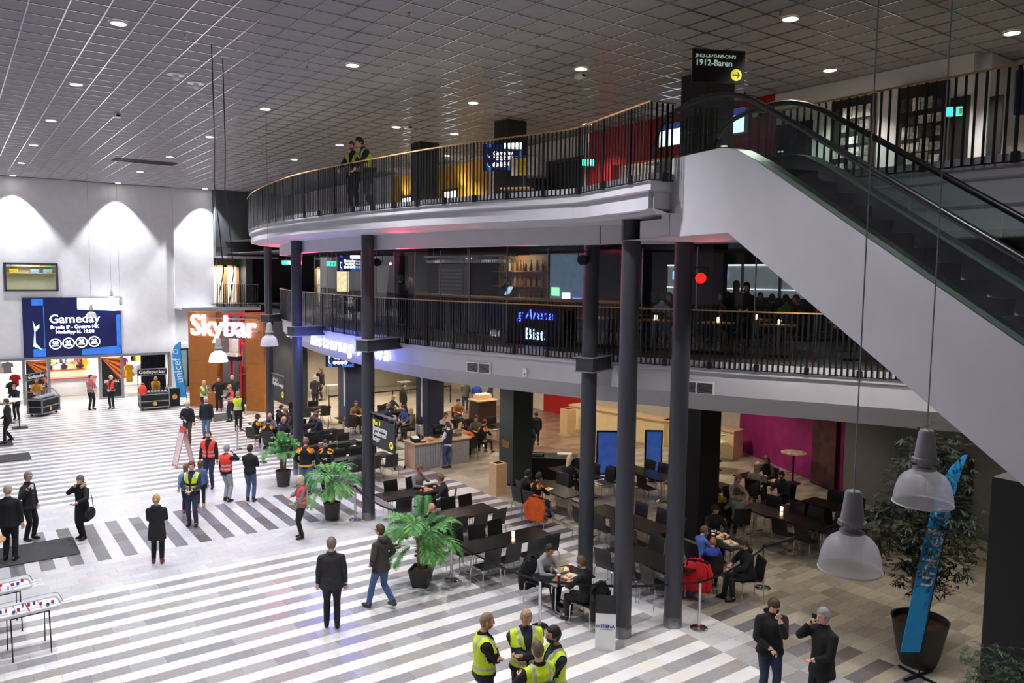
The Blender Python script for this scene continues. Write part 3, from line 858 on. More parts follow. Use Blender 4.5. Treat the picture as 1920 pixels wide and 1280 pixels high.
MB().path([(-.1, 0, .44), (-.06, 0, .56), (.06, 0, .56), (.1, 0, .44)], .014, 6).build('handles', orange_ray, t)

# ------------------------------------------------------------------ feather flags
flag_blue = mat('flag_blue', (30, 150, 220), .6, noise=.05, scale=4)
def feather(label, loc, rz, H_, lean_, wmax=.5):
    t = thing('feather_flag', label, 'flag', loc, rz)
    n_ = 16
    L_, R_ = [], []
    for k in range(n_ + 1):
        s_ = k / n_
        z_ = .45 + (H_ - .45) * s_
        x0 = lean_ * s_ + (.10 * (s_ ** 6))
        w_ = wmax * (1 if s_ < .7 else sqrt(max(0.02, 1 - ((s_ - .7) / .3) ** 2)))
        L_.append((x0 - w_, z_)); R_.append((x0, z_))
    b = MB()
    pts = L_ + R_[::-1]
    m_ = len(L_)
    vs_ = [(x_, -.006, z_) for x_, z_ in L_] + [(x_, -.006, z_) for x_, z_ in R_] + [(x_, .006, z_) for x_, z_ in L_] + [(x_, .006, z_) for x_, z_ in R_]
    fs_ = []
    for k in range(n_):
        fs_ += [(k, m_ + k, m_ + k + 1, k + 1), (2 * m_ + k, 2 * m_ + k + 1, 3 * m_ + k + 1, 3 * m_ + k), (k, k + 1, 2 * m_ + k + 1, 2 * m_ + k), (m_ + k, 3 * m_ + k, 3 * m_ + k + 1, m_ + k + 1)]
    b.add(vs_, fs_)
    b.build('banner', flag_blue, t)
    MB().path([(0.015, 0, .05)] + [(x_ + .012, 0, z_) for x_, z_ in R_], .012, 6).build('pole', darkmetal, t)
    for sy_ in (-1, 1):
        zc = .45 + (H_ - .45) * .48 + wmax * 2.35
        MB().path([(lean_ * .5 - wmax / 2 + lean_ * .35 * (zc - .45 - (H_ - .45) * .48) * .9 + wmax * .26 * cos(a_), sy_ * .009, zc + wmax * .26 * sin(a_)) for a_ in [2 * pi * k / 20 for k in range(20)]], wmax * .05, 5, closed=True).build('globe_ring', whitem, t)
    b = MB()
    for k in range(4):
        b.box((.18 * cos(k * pi / 2 + .5), .18 * sin(k * pi / 2 + .5), .02), (.4, .05, .03), k * pi / 2 + .5)
    b.build('cross_base', darkmetal, t)
    text('flag_lettering', 'unicef', wmax * 1.3, whitem, t, (lean_ * .5 - wmax / 2, -.012, .45 + (H_ - .45) * .48), (lean_ * .35, 0, 1), (-1, 0, lean_ * .35))
    text('flag_lettering', 'unicef', wmax * 1.3, whitem, t, (lean_ * .5 - wmax / 2, .012, .45 + (H_ - .45) * .48), (lean_ * .35, 0, 1), (1, 0, -lean_ * .35))
feather('blue feather flag beside the right sweet cart', (9.75, 42.4, 0), radians(-25), 3.35, -.32, .42)

# ------------------------------------------------------------------ brown portal
brown = mat('rust_brown_panel', (156, 94, 30), .55, noise=.08, scale=3)
pa, pb_ = Vector((9.87, 42.2)), Vector((12.52, 38.34))
pd = (pb_ - pa).normalized()
pang = atan2(pd.y, pd.x)
t = thing('entrance_portal', 'rust-brown entrance portal carrying a glowing sign', 'portal', (pa.x, pa.y, 0), pang)
for x0, x1 in ((0, 1.75), (3.55, 4.65)):
    o = MB().mm((x0, 0, 0), (x1, .45, 4.92)).build('brown_tower', brown, t)
    for z_ in (1.2, 2.4, 3.6):
        MB().mm((x0 + .01, -.004, z_), (x1 - .01, 0, z_ + .012)).build('panel_joint', mat('brown_joint', (110, 64, 20), .7, noise=.1, scale=5), o)
redst = mat('red_steel', (210, 28, 50), .45, noise=.06, scale=6)
fr = MB()
for x_ in (1.95, 2.55, 3.05):
    fr.box((x_, .9, 2.4), (.1, .1, 4.8))
for a_, c_ in (((1.75, .8, 4.7), (3.6, .8, 4.85)), ((1.75, .9, 3.1), (3.6, .9, 3.45)), ((1.75, .9, 2.6), (3.6, .9, 3.7)), ((2.2, .9, 4.1), (3.6, .9, 3.0)), ((1.75, .9, 1.55), (3.6, .9, 1.85)), ((1.0, .9, 4.75), (4.4, .5, 4.95))):
    fr.path([a_, c_], .045, 6)
fr.build('red_steel_frame', redst, t)
sgm = mat('sign_white_glow', (255, 232, 255), .5, emit=2.0, noise=.01, scale=3)
t = thing('glowing_sign', 'glowing white letters across the brown portal', 'sign', (pa.x, pa.y, 0), pang)
text('sign_lettering', 'Skybar', 1.5, sgm, t, (2.3, -.14, 4.2), (1, 0, 0), (0, 0, 1), bold=.02, extrude=.05)
MB().mm((.2, -.09, 4.6), (4.4, -.03, 4.66)).mm((.2, -.09, 4.0), (4.4, -.03, 4.06)).build('sign_rails', alu, t)
for s_ in (.6, 2.2, 3.8):
    p_ = pa + pd * s_ + Vector((pd.y, -pd.x)) * .5
    point((p_.x, p_.y, 4.25), 7, (1, .78, 1), .2)
t = thing('chair_artwork', 'white chair-shaped artwork on the right of the portal passage', 'artwork', (pa.x + pd.x * 3.3, pa.y + pd.y * 3.3 + 1.3, 2.55), pang)
MB().mm((-.3, 0, .25), (.3, .08, 1.0)).mm((-.35, -.25, .1), (.35, .1, .25)).build('seat_shape', mat('ivory', (225, 220, 205), .6, noise=.2, scale=9), t)
MB().mm((-.42, -.2, -.12), (.42, .12, .1)).build('dark_plinth', black_m, t)
t = thing('brown_drape', 'brown cloth hanging inside the portal', 'drape', (pa.x + pd.x * 3.35 + .45, pa.y + pd.y * 3.35 + 1.0, 0), pang)
b = MB()
pl = [(-.4 + k * .02, .05 * sin(k * .7)) for k in range(41)]
ribbon(b, pl, [(0, .15), (0, 2.2)])
ribbon(b, [(x_, y_ + .03) for x_, y_ in pl], [(0, .15), (0, 2.2)])
spot((12.2, 46.2, 4.8), (12.2, 47, 0), 420, 150, .5, COOL, .1)  # added light without a fitting, brightens the portal passage
b.build('cloth', mat('brown_cloth', (140, 84, 34), .85, noise=.2, scale=6), t)
t = thing('glass_door', 'black framed glass door at the back of the portal passage', 'door', (11.6, 49.85, 0))
for x_ in (-.5, 0, .5):
    MB().mm((x_ - .03, -.05, 0), (x_ + .03, .02, 2.3)).build('door_post', black_m, t)
MB().mm((-.5, -.04, 2.24), (.5, .02, 2.3)).build('door_head', black_m, t)
MB().mm((-.47, -.02, .02), (-.03, -.01, 2.24)).mm((.03, -.02, .02), (.47, -.01, 2.24)).build('pane', clear, t)

# ------------------------------------------------------------------ mats, trestle sign
matm = mat('dark_door_mat', (66, 66, 68), .95, noise=.2, scale=30, bump=.3)
for (x0, y0, x1, y1), lb in (((-.6, 21.35, 2.36, 22.9), 'large dark door mat beside the man in a suit'), ((-.6, 33.2, 2.2, 34.6), 'dark door mat at the far left below the sweet cart'), ((-.6, 36.3, 1.8, 37.4), 'far dark door mat at the left edge'),
                             ((9.3, 37.2, 11.2, 39.2), 'dark door mat in front of the brown portal')):
    t = thing('door_mat', lb, 'mat', ((x0 + x1) / 2, (y0 + y1) / 2, 0))
    MB().mm((x0 - (x0 + x1) / 2 + .04, y0 - (y0 + y1) / 2 + .04, .001), (x1 - (x0 + x1) / 2 - .04, y1 - (y0 + y1) / 2 - .04, .014)).build('pile', matm, t)
    MB().mm((x0 - (x0 + x1) / 2, y0 - (y0 + y1) / 2, .001), (x1 - (x0 + x1) / 2, y1 - (y0 + y1) / 2, .007)).build('rubber_edge', black_m, t)
t = thing('trestle_sign', 'red framed A-board standing on the striped floor', 'sign', (6.55, 29.1, 0), radians(8))
rdf = mat('red_frame', (214, 84, 78), .5, noise=.05, scale=6)
bd = mat('printed_board', (226, 208, 208), .6, noise=.12, scale=7)
for s_ in (-1, 1):
    M_ = Matrix.Translation((0, 0, 1.44)) @ Matrix.Rotation(radians(13 * s_), 4, 'Y') @ Matrix.Scale(.92, 4)
    f_ = MB()
    for y_ in (-.25, .25): f_.box((0, y_, -.78), (.022, .018, 1.6))
    for z_ in (0, -1.5): f_.box((0, 0, z_), (.03, .52, .025))
    f_.box((.0, 0, -.12), (.025, .5, .2))
    f_.build('frame', rdf, t).matrix_basis = M_
    MB().box((0, 0, -.85), (.015, .48, 1.24)).build('board', bd, t).matrix_basis = M_

# ------------------------------------------------------------------ table hockey games, high tables at the left edge
def hockey(label, loc, rz):
    t = thing('table_hockey_game', label, 'game', loc, rz)
    pts = []
    for cx, cy, a0 in ((.40, .16, 0), (-.40, .16, 90), (-.40, -.16, 180), (.40, -.16, 270)):
        for k in range(5):
            a = radians(a0 + 22.5 * k)
            pts.append((cx + .12 * cos(a), cy + .12 * sin(a)))
    MB().prism(pts, .80, .82).build('rink', whitem, t)
    b = MB()
    b.path([(x_, y_, .84) for x_, y_ in pts], .018, 6, closed=True)
    b.build('rink_board', whitem, t)
    b = MB()
    b.path([(x_ * 1.02, y_ * 1.03, .90) for x_, y_ in pts], .008, 5, closed=True)
    b.build('clear_rim', clear, t)
    MB().mm((-.012, -.27, .8205), (.012, .27, .822)).mm((-.20, -.27, .8205), (-.19, .27, .822), 1).mm((.19, -.27, .8205), (.20, .27, .822), 1).build('ice_lines', [mat('red_line', (190, 50, 60), .5, noise=.05, scale=5), mat('blue_line', (50, 70, 170), .5, noise=.05, scale=5)], t)
    random.seed(len(label))
    for k in range(10):
        x_ = -.42 + .09 * k
        MB().box((x_, random.uniform(-.15, .15), .85), (.02, .045, .06), random.uniform(0, 3)).build('player', mat('player_%d' % (k % 2), ((40, 60, 150), (190, 50, 70))[k % 2], .5, noise=.05, scale=8), t)
    for y_ in (-.14, 0, .14):
        MB().tube((-.72, y_, .79), (.72, y_, .79), .005, n=5).build('control_rod', chrome, t)
    for x_ in (-.3, .3):
        b = MB()
        b.path([(x_, -.30, 0), (x_, -.22, .78), (x_, .22, .78), (x_, .30, 0)], .012, 6)
        b.build('leg_frame', black_m, t)
    MB().tube((-.3, -.22, .77), (.3, -.22, .77), .012, n=6).build('crossbar', black_m, t)
    return t
hockey('table hockey game in front, nearest the bottom left corner', (.92, 16.3, 0), radians(5))
hockey('table hockey game behind, next to the black high table', (.55, 17.6, 0), radians(5))
def high_table(label, loc, topm_, r=.36, h_=1.08, leg=black_m):
    t = thing('high_table', label, 'table', loc)
    MB().lathe([(r, 0), (r, .025), (r - .01, .03)], 28, (0, 0, h_ - .03)).build('top', topm_, t, True)
    MB().tube((0, 0, .03), (0, 0, h_ - .03), .035, n=12).build('stem', leg, t, True)
    MB().lathe([(.27, 0), (.25, .02), (.05, .035)], 24).build('foot', leg, t, True)
    MB().path([(.2 * cos(2 * pi * k / 20), .2 * sin(2 * pi * k / 20), .32) for k in range(20)], .01, 6, closed=True).build('foot_ring', leg, t)
    return t
high_table('wooden-topped high table at the left edge', (.42, 20.1, 0), oak)
high_table('white high table beside the left sweet cart', (1.9, 41.6, 0), whitem, .62)
t = thing('clipboard', 'black tablet lying on the wooden high table', 'tablet', (.5, 20.1, 1.082), .4)
MB().mm((-.13, -.09, 0), (.13, .09, .012)).build('case', black_m, t)
MB().mm((-.11, -.07, .012), (.11, .07, .014)).build('face', darkmetal, t)
t = thing('crowd_pole', 'thin black stand with a square foot left of the sweet cart', 'stand', (2.25, 40.2, 0))
MB().mm((-.3, -.3, 0), (.3, .3, .03)).build('foot', darkmetal, t)
MB().tube((0, 0, .03), (0, 0, 1.15), .018, n=8).build('pole', darkmetal, t)
MB().tube((0, 0, 1.1), (-2.2, .2, 1.1), .012, n=6).build('rail', darkmetal, t)

# ------------------------------------------------------------------ litter bins, recycling bin
def birch_bin(label, loc, s_=.42, h_=1.02):
    t = thing('litter_bin', label, 'bin', loc)
    MB().mm((-s_ / 2, -s_ / 2, 0), (s_ / 2, s_ / 2, h_)).build('cabinet', birch, t)
    MB().mm((-s_ / 2 + .08, -s_ / 2 + .08, h_), (s_ / 2 - .08, s_ / 2 - .08, h_ + .004)).build('opening', black_m, t)
    MB().mm((-s_ / 2 - .003, -s_ / 2 - .003, .5 * h_), (s_ / 2 + .003, -s_ / 2, .505 * h_)).build('joint', oak, t)
birch_bin('birch litter bin beside the green-black pillar', (13.98, 20.05, 0))
birch_bin('birch litter bin at the end of the coffee kiosk', (15.75, 25.2, 0), .45, .98)
birch_bin('birch litter bin on the brown floor near the red wall', (22.1, 26.3, 0), .5, 1.1)
t = thing('recycling_bin', 'white recycling bin with a black liner beside the column', 'bin', (9.8, 10.45, 0), radians(-42))
MB().mm((-.19, -.15, 0), (.19, .15, .72)).build('shell', whitem, t)
MB().mm((-.195, -.155, .72), (.195, .155, .95)).build('black_liner', mat('bin_liner', (26, 26, 30), .4, noise=.2, scale=14, bump=.4), t)
MB().mm((-.15, -.11, .95), (.15, .11, .953)).build('opening', black_m, t)
text('bin_lettering', 'STENA', .088, mat('stena_blue', (20, 60, 130), .5, noise=.02, scale=4), t, (.035, -.153, .47), (1, 0, 0), (0, 0, 1), bold=.002)
MB().path([(-.145 + .024 * cos(2 * pi * k / 12), -.154, .47 + .024 * sin(2 * pi * k / 12)) for k in range(12)], .007, 5, closed=True).build('bin_emblem', MATS['stena_blue'], t)
MB().mm((-.1, -.152, .405), (.12, -.1502, .412)).build('bin_underline', MATS['stena_blue'], t)

# ------------------------------------------------------------------ belt barriers
stm = [(8.96, 30.86), (9.05, 28.1), (9.05, 24.4), (9.08, 20.09), (9.0, 17.52), (9.06, 14.82), (9.29, 11.81), (11.88, 9.96), (14.67, 10.51), (20.5, 10.9)]
stl = ['nearest the brown portal', 'left of the small palm', 'behind the small palm', 'left of the column by the middle palm', 'behind the largest palm', 'right of the largest palm', 'behind the group of police officers', 'right of the two front columns', 'beside the children in blue shirts', 'far right, by the grey wall']
for i, ((x, y), lb) in enumerate(zip(stm, stl)):
    t = thing('belt_barrier', 'chrome belt barrier post ' + lb, 'barrier', (x, y, 0))
    MB().lathe([(.175, 0), (.175, .02), (.15, .035), (.04, .05)], 24).build('base', chrome, t, True)
    MB().tube((0, 0, .04), (0, 0, .95), .032, n=14).build('pole', chrome, t, True)
    MB().tube((0, 0, .95), (0, 0, 1.0), .038, n=14).build('belt_head', darkmetal, t, True)
    if i < len(stm) - 1:
        dx, dy = stm[i + 1][0] - x, stm[i + 1][1] - y
        b = MB()
        n_ = 10
        pts = [(dx * k / n_, dy * k / n_, .93 - .10 * 4 * (k / n_) * (1 - k / n_)) for k in range(n_ + 1)]
        vs_ = [p for p in pts] + [(p[0], p[1], p[2] + .05) for p in pts] + [(p[0] + .003, p[1] + .003, p[2]) for p in pts] + [(p[0] + .003, p[1] + .003, p[2] + .05) for p in pts]
        m_ = n_ + 1
        b.add(vs_, [(k, k + 1, m_ + k + 1, m_ + k) for k in range(n_)] + [(2 * m_ + k + 1, 2 * m_ + k, 3 * m_ + k, 3 * m_ + k + 1) for k in range(n_)])
        b.build('belt', black_m, t)

# ------------------------------------------------------------------ pendant lamps
dome_m = glass('ribbed_acrylic', (236, 236, 246), .10, .12)
dome_w = mat('frosted_acrylic', (225, 225, 235), .35, noise=.05, scale=20)
def acrylic():
    nm = 'lamp_acrylic'
    if nm in MATS: return MATS[nm]
    mt = bpy.data.materials.new(nm)
    mt.use_nodes = True
    nt = mt.node_tree
    bs = nt.nodes['Principled BSDF']
    bs.inputs['Base Color'].default_value = (.82, .82, .88, 1)
    bs.inputs['Roughness'].default_value = .25
    tr, mx = nt.nodes.new('ShaderNodeBsdfTranslucent'), nt.nodes.new('ShaderNodeMixShader')
    t2, m2 = nt.nodes.new('ShaderNodeBsdfTransparent'), nt.nodes.new('ShaderNodeMixShader')
    tr.inputs['Color'].default_value = (.95, .95, 1, 1)
    mx.inputs[0].default_value = .4
    m2.inputs[0].default_value = .42
    nt.links.new(bs.outputs[0], mx.inputs[1]); nt.links.new(tr.outputs[0], mx.inputs[2])
    nt.links.new(mx.outputs[0], m2.inputs[1]); nt.links.new(t2.outputs[0], m2.inputs[2])
    nt.links.new(m2.outputs[0], nt.nodes['Material Output'].inputs['Surface'])
    MATS[nm] = mt
    return mt
greyplast = mat('lamp_housing_grey', (170, 170, 174), .5, noise=.05, scale=10)
def pendant(label, x, y, zb, on=0):
    t = thing('pendant_lamp', label, 'lamp', (x, y, zb))
    b = MB()
    prof = [(.225, 0), (.222, .05), (.210, .12), (.185, .19), (.15, .235), (.10, .265), (.06, .275)]
    b.lathe(prof, 48, cap=False)
    b.build('dome_shade', acrylic(), t, True)
    MB().path([(.226 * cos(2 * pi * k / 40), .226 * sin(2 * pi * k / 40), 0) for k in range(40)], .006, 6, closed=True).build('rim', whitem, t)
    MB().lathe([(.07, .27), (.09, .28), (.09, .295), (.05, .30), (.055, .33), (.098, .34), (.098, .37), (.085, .38), (.06, .58), (.05, .60), (.02, .61)], 28).build('ballast_housing', greyplast, t, True)
    rb = MB()
    for k in range(24):
        a = 2 * pi * k / 24
        rb.box((.098 * cos(a), .098 * sin(a), .355), (.008, .010, .034), a)
    rb.build('housing_ribs', greyplast, t)
    MB().tube((0, 0, .6), (0, 0, CEIL - zb), .006, n=6).build('suspension_wire', steel, t)
    b = MB().ell((0, 0, .17), (.035, .035, .07), 12, 8)
    b.build('bulb', mat('bulb_on', (255, 250, 255), .5, emit=on or 1, noise=.01, scale=4) if on else whitem, t, True)
    if on: point((x, y, zb + .03), 25, COOL, .08)
pendant('largest clear dome pendant lamp, above the two men on phones', 5.43, 3.13, 4.82)
pendant('clear dome pendant lamp at the right, in front of the tall bamboo', 6.36, 3.07, 5.19)
pendant('dome pendant lamp in front of the far left column', 6.78, 20.34, 5.06)
pendant('dome pendant lamp in front of the brown portal', 5.5, 20.45, 4.69, 6)
pendant('dome pendant lamp in front of the middle of the big screen', 5.48, 42.3, 4.7)
pendant('dome pendant lamp at the top right corner of the big screen', 6.95, 46.1, 5.3, 14)
pendant('dome pendant lamp right of the big screen', 7.32, 45.9, 4.85)
for x, y, z0_, z1_, lb in (((4.49, 16.74, 8.72)[0], (4.49, 16.74, 8.72)[1], 6.5, CEIL, 'loose dark cable hanging from the ceiling, left one'), ((4.96, 17.65, 8.72)[0], (4.96, 17.65, 8.72)[1], 6.3, CEIL, 'loose dark cable hanging from the ceiling, right one')):
    t = thing('hanging_cable', lb, 'cable', (x, y, 0))
    MB().path([(0, 0, z1_), (.02, 0, 9.6), (0, .02, 8.8), (.12, .05, 7.6), (.16, .02, 7.0), (.05, 0, z0_)], .012, 5).build('strand', black_m, t)
    MB().lathe([(.03, 0), (.03, -.02)], 10, (0, 0, z1_)).build('ceiling_rose', whitem, t)

# ------------------------------------------------------------------ people
skin_tones = {'fair': (226, 178, 152), 'pink': (222, 160, 138), 'tan': (196, 146, 114), 'brown': (150, 104, 78)}
eye_m = mat('eye_dark', (40, 32, 28), .3, noise=.05, scale=40)
lip_m = mat('lip', (170, 96, 88), .5, noise=.05, scale=40)
def cloth(rgb):
    return mat('cloth_%d_%d_%d' % rgb, rgb, .85, noise=.14, scale=18, bump=.15)
def hairm(rgb):
    return mat('hair_%d_%d_%d' % rgb, rgb, .6, noise=.35, scale=60, bump=.3)
silver = mat('reflective_silver', (176, 180, 184), .4, noise=.08, scale=30)
hivis = mat('hi_vis_yellow', (216, 238, 30), .7, noise=.08, scale=20)
hired = mat('hi_vis_red', (250, 62, 44), .7, noise=.08, scale=20)

def ik(a, b, l1, l2, pole):
    a, b = Vector(a), Vector(b)
    d = b - a
    L = min(d.length, (l1 + l2) * .998)
    dirv = d.normalized()
    b = a + dirv * L
    x = (l1 * l1 - l2 * l2 + L * L) / (2 * L)
    h = sqrt(max(0, l1 * l1 - x * x))
    p = Vector(pole)
    p = (p - dirv * p.dot(dirv))
    p = p.normalized() if p.length > 1e-4 else Vector((0, 0, -1))
    return a + dirv * x + p * h, b

class Src:                               # source pieces of a body; every vertex remembers its zone and rest position
    def __init__(s):
        s.v, s.f, s.z, s.r = [], [], [], []
    def rings(s, rings, zone, rest=None, cap=True):
        n = len(rings[0])
        b = len(s.v)
        for i, rg in enumerate(rings):
            for k, p in enumerate(rg):
                s.v.append(tuple(p)); s.z.append(zone); s.r.append(tuple(rest[i][k]) if rest else tuple(p))
        for i in range(len(rings) - 1):
            for k in range(n):
                l = (k + 1) % n
                s.f.append((b + i * n + k, b + i * n + l, b + (i + 1) * n + l, b + (i + 1) * n + k))
        if cap:
            s.f.append(tuple(b + k for k in range(n))[::-1])
            s.f.append(tuple(b + (len(rings) - 1) * n + k for k in range(n)))
    def limb(s, pts, rad, zone, n=10):
        pts = [Vector(p) for p in pts]
        # densify and round the ends
        P_, R_ = [], []
        for i in range(len(pts) - 1):
            m_ = max(2, int((pts[i + 1] - pts[i]).length / .04))
            for k in range(m_):
                t = k / m_
                P_.append(pts[i].lerp(pts[i + 1], t)); R_.append(rad[i] + (rad[i + 1] - rad[i]) * t)
        P_.append(pts[-1]); R_.append(rad[-1])
        d0, d1 = (P_[1] - P_[0]).normalized(), (P_[-1] - P_[-2]).normalized()
        P_ = [P_[0] - d0 * R_[0] * .8, P_[0] - d0 * R_[0] * .45] + P_ + [P_[-1] + d1 * R_[-1] * .45, P_[-1] + d1 * R_[-1] * .8]
        R_ = [R_[0] * .5, R_[0] * .88] + R_ + [R_[-1] * .88, R_[-1] * .5]
        rg = []
        a = None
        for i, p in enumerate(P_):
            t = (P_[min(i + 1, len(P_) - 1)] - P_[max(0, i - 1)]).normalized()
            if a is None:
                a = t.cross(Vector((.3, .9, .2))).normalized()
            a = (a - t * a.dot(t)).normalized()
            c = t.cross(a)
            rg.append([p + (a * cos(2 * pi * k / n) + c * sin(2 * pi * k / n)) * R_[i] for k in range(n)])
        s.rings(rg, zone)

def head_shape(q):
    """q: point on the unit sphere -> head in metres (face towards +y), about 0.23 m tall"""
    x, y, z = q
    r = Vector((x * .079, y * .099, z * .124))
    if z < 0:
        k = 1 - .30 * (-z) ** 1.3
        r.x *= k
        if y < 0: r.y *= 1 - .35 * (-z)
    if y > 0:
        r.y *= .93 + .05 * max(0, 1 - abs(z) * 3)
        if -.75 < z < -.35: r.y += .008 * max(0, 1 - abs(x) * 2.5)          # chin and lips
        if .12 < z < .38: r.y += .006 * max(0, 1 - abs(x) * 1.3)            # brow
        if -.12 < z < .12 and .2 < abs(x) < .65: r.y -= .008               # eye sockets
    return r

def person(name_label, loc, face, h=1.76, top=(25, 25, 28), legs=(28, 30, 36), shoes=(20, 20, 22), skin='fair', hair=(60, 45, 35), hairstyle='short',
           pose='stand', arms=('down', 'down'), lean=0, turn=0, nod=0, coat=0, bulk=1.0, vest=None, sleeves=None, cat='person', group=None, z0=0, res=.02,
           beard=None, hood=None, stride=0, twist=0, stripes=None, glasses=False, fur=None, belt=False, seat=.46, scarf=None, cap=None, open_shirt=None):
    """a person standing at loc and facing the compass angle 'face' (degrees, 0 = +X, 90 = +Y)"""
    k = h / 1.76
    fem = 1.0
    T = Src()
    sit = pose == 'sit'
    hipz = (seat + .10) / k if sit else .93
    # ---- torso frame
    LR = Matrix.Rotation(-radians(lean), 4, 'X')
    TW = Matrix.Rotation(radians(twist), 4, 'Z')
    base = Vector((0, 0, hipz))
    def up(p):                            # rest torso point (hip height .93) -> posed
        p = Vector(p)
        return base + TW @ (LR @ (p - Vector((0, 0, .93))))
    n = 20
    cth = .012 if coat or hood else .004
    sec = [(.84, .150, .105, 0), (.90, .168, .118, -.005), (.97, .168, .118, -.004), (1.05, .152, .108, .004), (1.14, .150, .108, .006), (1.24, .162, .116, .004),
           (1.31, .168, .118, 0), (1.37, .160, .105, -.008), (1.42, .125, .085, -.012), (1.46, .078, .068, -.014), (1.50, .062, .06, -.012)]
    if sit:
        sec = [(.86, .165, .13, .0)] + sec[1:]
    rgs, rest = [], []
    for z, rx, ry, oy in sec:
        if z < 1.42:
            rx, ry = rx * bulk + cth, ry * bulk + cth
        a = [Vector((rx * cos(2 * pi * i / n), ry * sin(2 * pi * i / n) + oy, z)) for i in range(n)]
        rest.append(a)
        rgs.append([up(p) for p in a])
    T.rings(rgs, 'top', rest)
    if coat and not sit:                  # coat skirt
        a0, rg2, rs2 = [(.98, .176, .126), (.86, .185, .135), (.93 - coat * .5, .195, .145), (.93 - coat, .20, .15)], [], []
        for z, rx, ry in a0:
            q = [Vector((rx * bulk * cos(2 * pi * i / n), ry * bulk * sin(2 * pi * i / n), z)) for i in range(n)]
            rs2.append(q); rg2.append([up(p) for p in q])
        T.rings(rg2, 'top', rs2)
    # ---- legs
    if sit:
        feet = [Vector((sx * .12, .44 + (.06 if sx > 0 else -.05), .075)) for sx in (-1, 1)]
        pole = (0, .5, 1)
    else:
        feet = [Vector((-.1 - .015 * abs(stride), stride * .30, .075 + (.05 if stride < 0 else 0))), Vector((.1 + .015 * abs(stride), -stride * .30, .075 + (.06 if stride > 0 else 0)))]
        if not stride:
            feet[0].y += .03; feet[1].y -= .03
        pole = (0, 1, 0)
    lth = 1.07 if sum(legs) > 0 else 1
    for s_, ft in zip((-1, 1), feet):
        hp = base + TW @ Vector((s_ * .088, 0, -.02 if not sit else -.03))
        kn, an = ik(hp, ft, .43, .43, pole)
        T.limb([hp, hp.lerp(kn, .35), kn, kn.lerp(an, .35), an], [.088 * bulk, .086 * bulk, .062, .064, .050], 'legs', 12)
        fd = Vector((s_ * .12, 1, 0)).normalized()
        T.limb([an + Vector((0, -.035, -.018)), an + Vector((0, .0, -.022)), an + fd * .09 + Vector((0, 0, -.035)), an + fd * .15 + Vector((0, 0, -.042))], [.042, .046, .040, .030], 'shoes', 10)
        T.limb([an + Vector((0, 0, .04)), an + Vector((0, .0, -.02))], [.042, .042], 'shoes', 10)
    # ---- arms
    hands = []
    presets = {'down': ((.26, .04, .83), (1, -.6, 0)), 'crossed': ((-.13, .175, 1.17), (1, .1, -.35)), 'phone': ((.125, .15, 1.50), (.45, .1, -1)), 'face': ((.05, .22, 1.49), (.35, -.1, -1)),
               'chin': ((.03, .16, 1.50), (.7, .5, -1)), 'table': ((.13, .40, 1.03), (1, -.2, -.5)), 'table2': ((.05, .36, 1.08), (1, -.2, -.6)), 'front': ((.06, .24, 1.02), (1, -.4, -.4)), 'hold': ((.10, .30, 1.18), (1, -.3, -.6)),
               'out': ((.30, .34, 1.12), (1, -.3, -.6)), 'pocket': ((.20, .09, .95), (1, -.9, 0)), 'behind': ((.06, -.17, 1.0), (1, -.4, 0)), 'rail': ((.16, .42, 1.06), (1, -.2, -.6)),
               'raise': ((.27, .20, 1.40), (.8, -.2, -1)), 'hip': ((.19, .03, 1.0), (1, -.6, 0)), 'show': ((.12, .26, 1.34), (1, 0, -1)), 'fold': ((-.03, .22, 1.10), (1, -.2, -.5)), 'lap': ((.10, .30, .98), (1, -.3, 0)), 'walk': ((.23, .18, .90), (1, -.9, 0)),
               'walkb': ((.24, -.14, .86), (1, -.9, 0))}
    ath = .010 if (coat or hood) else .004
    for s_, ar in zip((-1, 1), arms):
        tg_, pl_ = presets[ar] if isinstance(ar, str) else ar
        sh = up((s_ * .170 * bulk, -.01, 1.375))
        tgt = up((s_ * tg_[0], tg_[1], tg_[2] + (.13 if sit and ar in ('table', 'table2') else 0)))
        pole_ = TW @ Vector((s_ * pl_[0], pl_[1], pl_[2]))
        el, wr = ik(sh, tgt, .285, .255, pole_)
        T.limb([sh, el], [(.054 + ath) * bulk, (.044 + ath) * bulk], 'sleeve', 10)
        T.limb([el, wr], [.043 + ath, .032 + ath * .7], 'sleeve' if sleeves != 'short' else 'arm', 10)
        T.limb([up((s_ * .06, -.012, 1.425)), sh + Vector((0, 0, -.008))], [.05, .058 + ath], 'top', 10)
        d = (wr - el).normalized()
        T.limb([wr - d * .015, wr + d * .03], [.028, .030], 'hand', 8)
        hands.append((wr, d, s_, ar))
    # ---- neck
    nb, nt_ = up((0, -.012, 1.46)), up((0, .006, 1.56))
    T.limb([nb, nt_], [.056, .052], 'skin', 10)
    # ---- fuse into one continuous skin
    me = bpy.data.meshes.new('fuse')
    me.from_pydata(T.v, [], T.f)
    tmp = bpy.data.objects.new('fuse', me)
    COL.objects.link(tmp)
    md = tmp.modifiers.new('r', 'REMESH')
    md.mode, md.voxel_size, md.use_smooth_shade = 'VOXEL', res, True
    sm = tmp.modifiers.new('s', 'SMOOTH')
    sm.factor, sm.iterations = .5, 3
    ev = tmp.evaluated_get(bpy.context.evaluated_depsgraph_get())
    bm_ = bpy.data.meshes.new_from_object(ev)
    bpy.data.objects.remove(tmp)
    bpy.data.meshes.remove(me)
    kd = kdtree.KDTree(len(T.v))
    for i, p in enumerate(T.v):
        kd.insert(p, i)
    kd.balance()
    V = [v_.co.copy() for v_ in bm_.vertices]
    N = [v_.normal.copy() for v_ in bm_.vertices]
    F = [tuple(p.vertices) for p in bm_.polygons]
    bpy.data.meshes.remove(bm_)
    near = [kd.find(p)[1] for p in V]
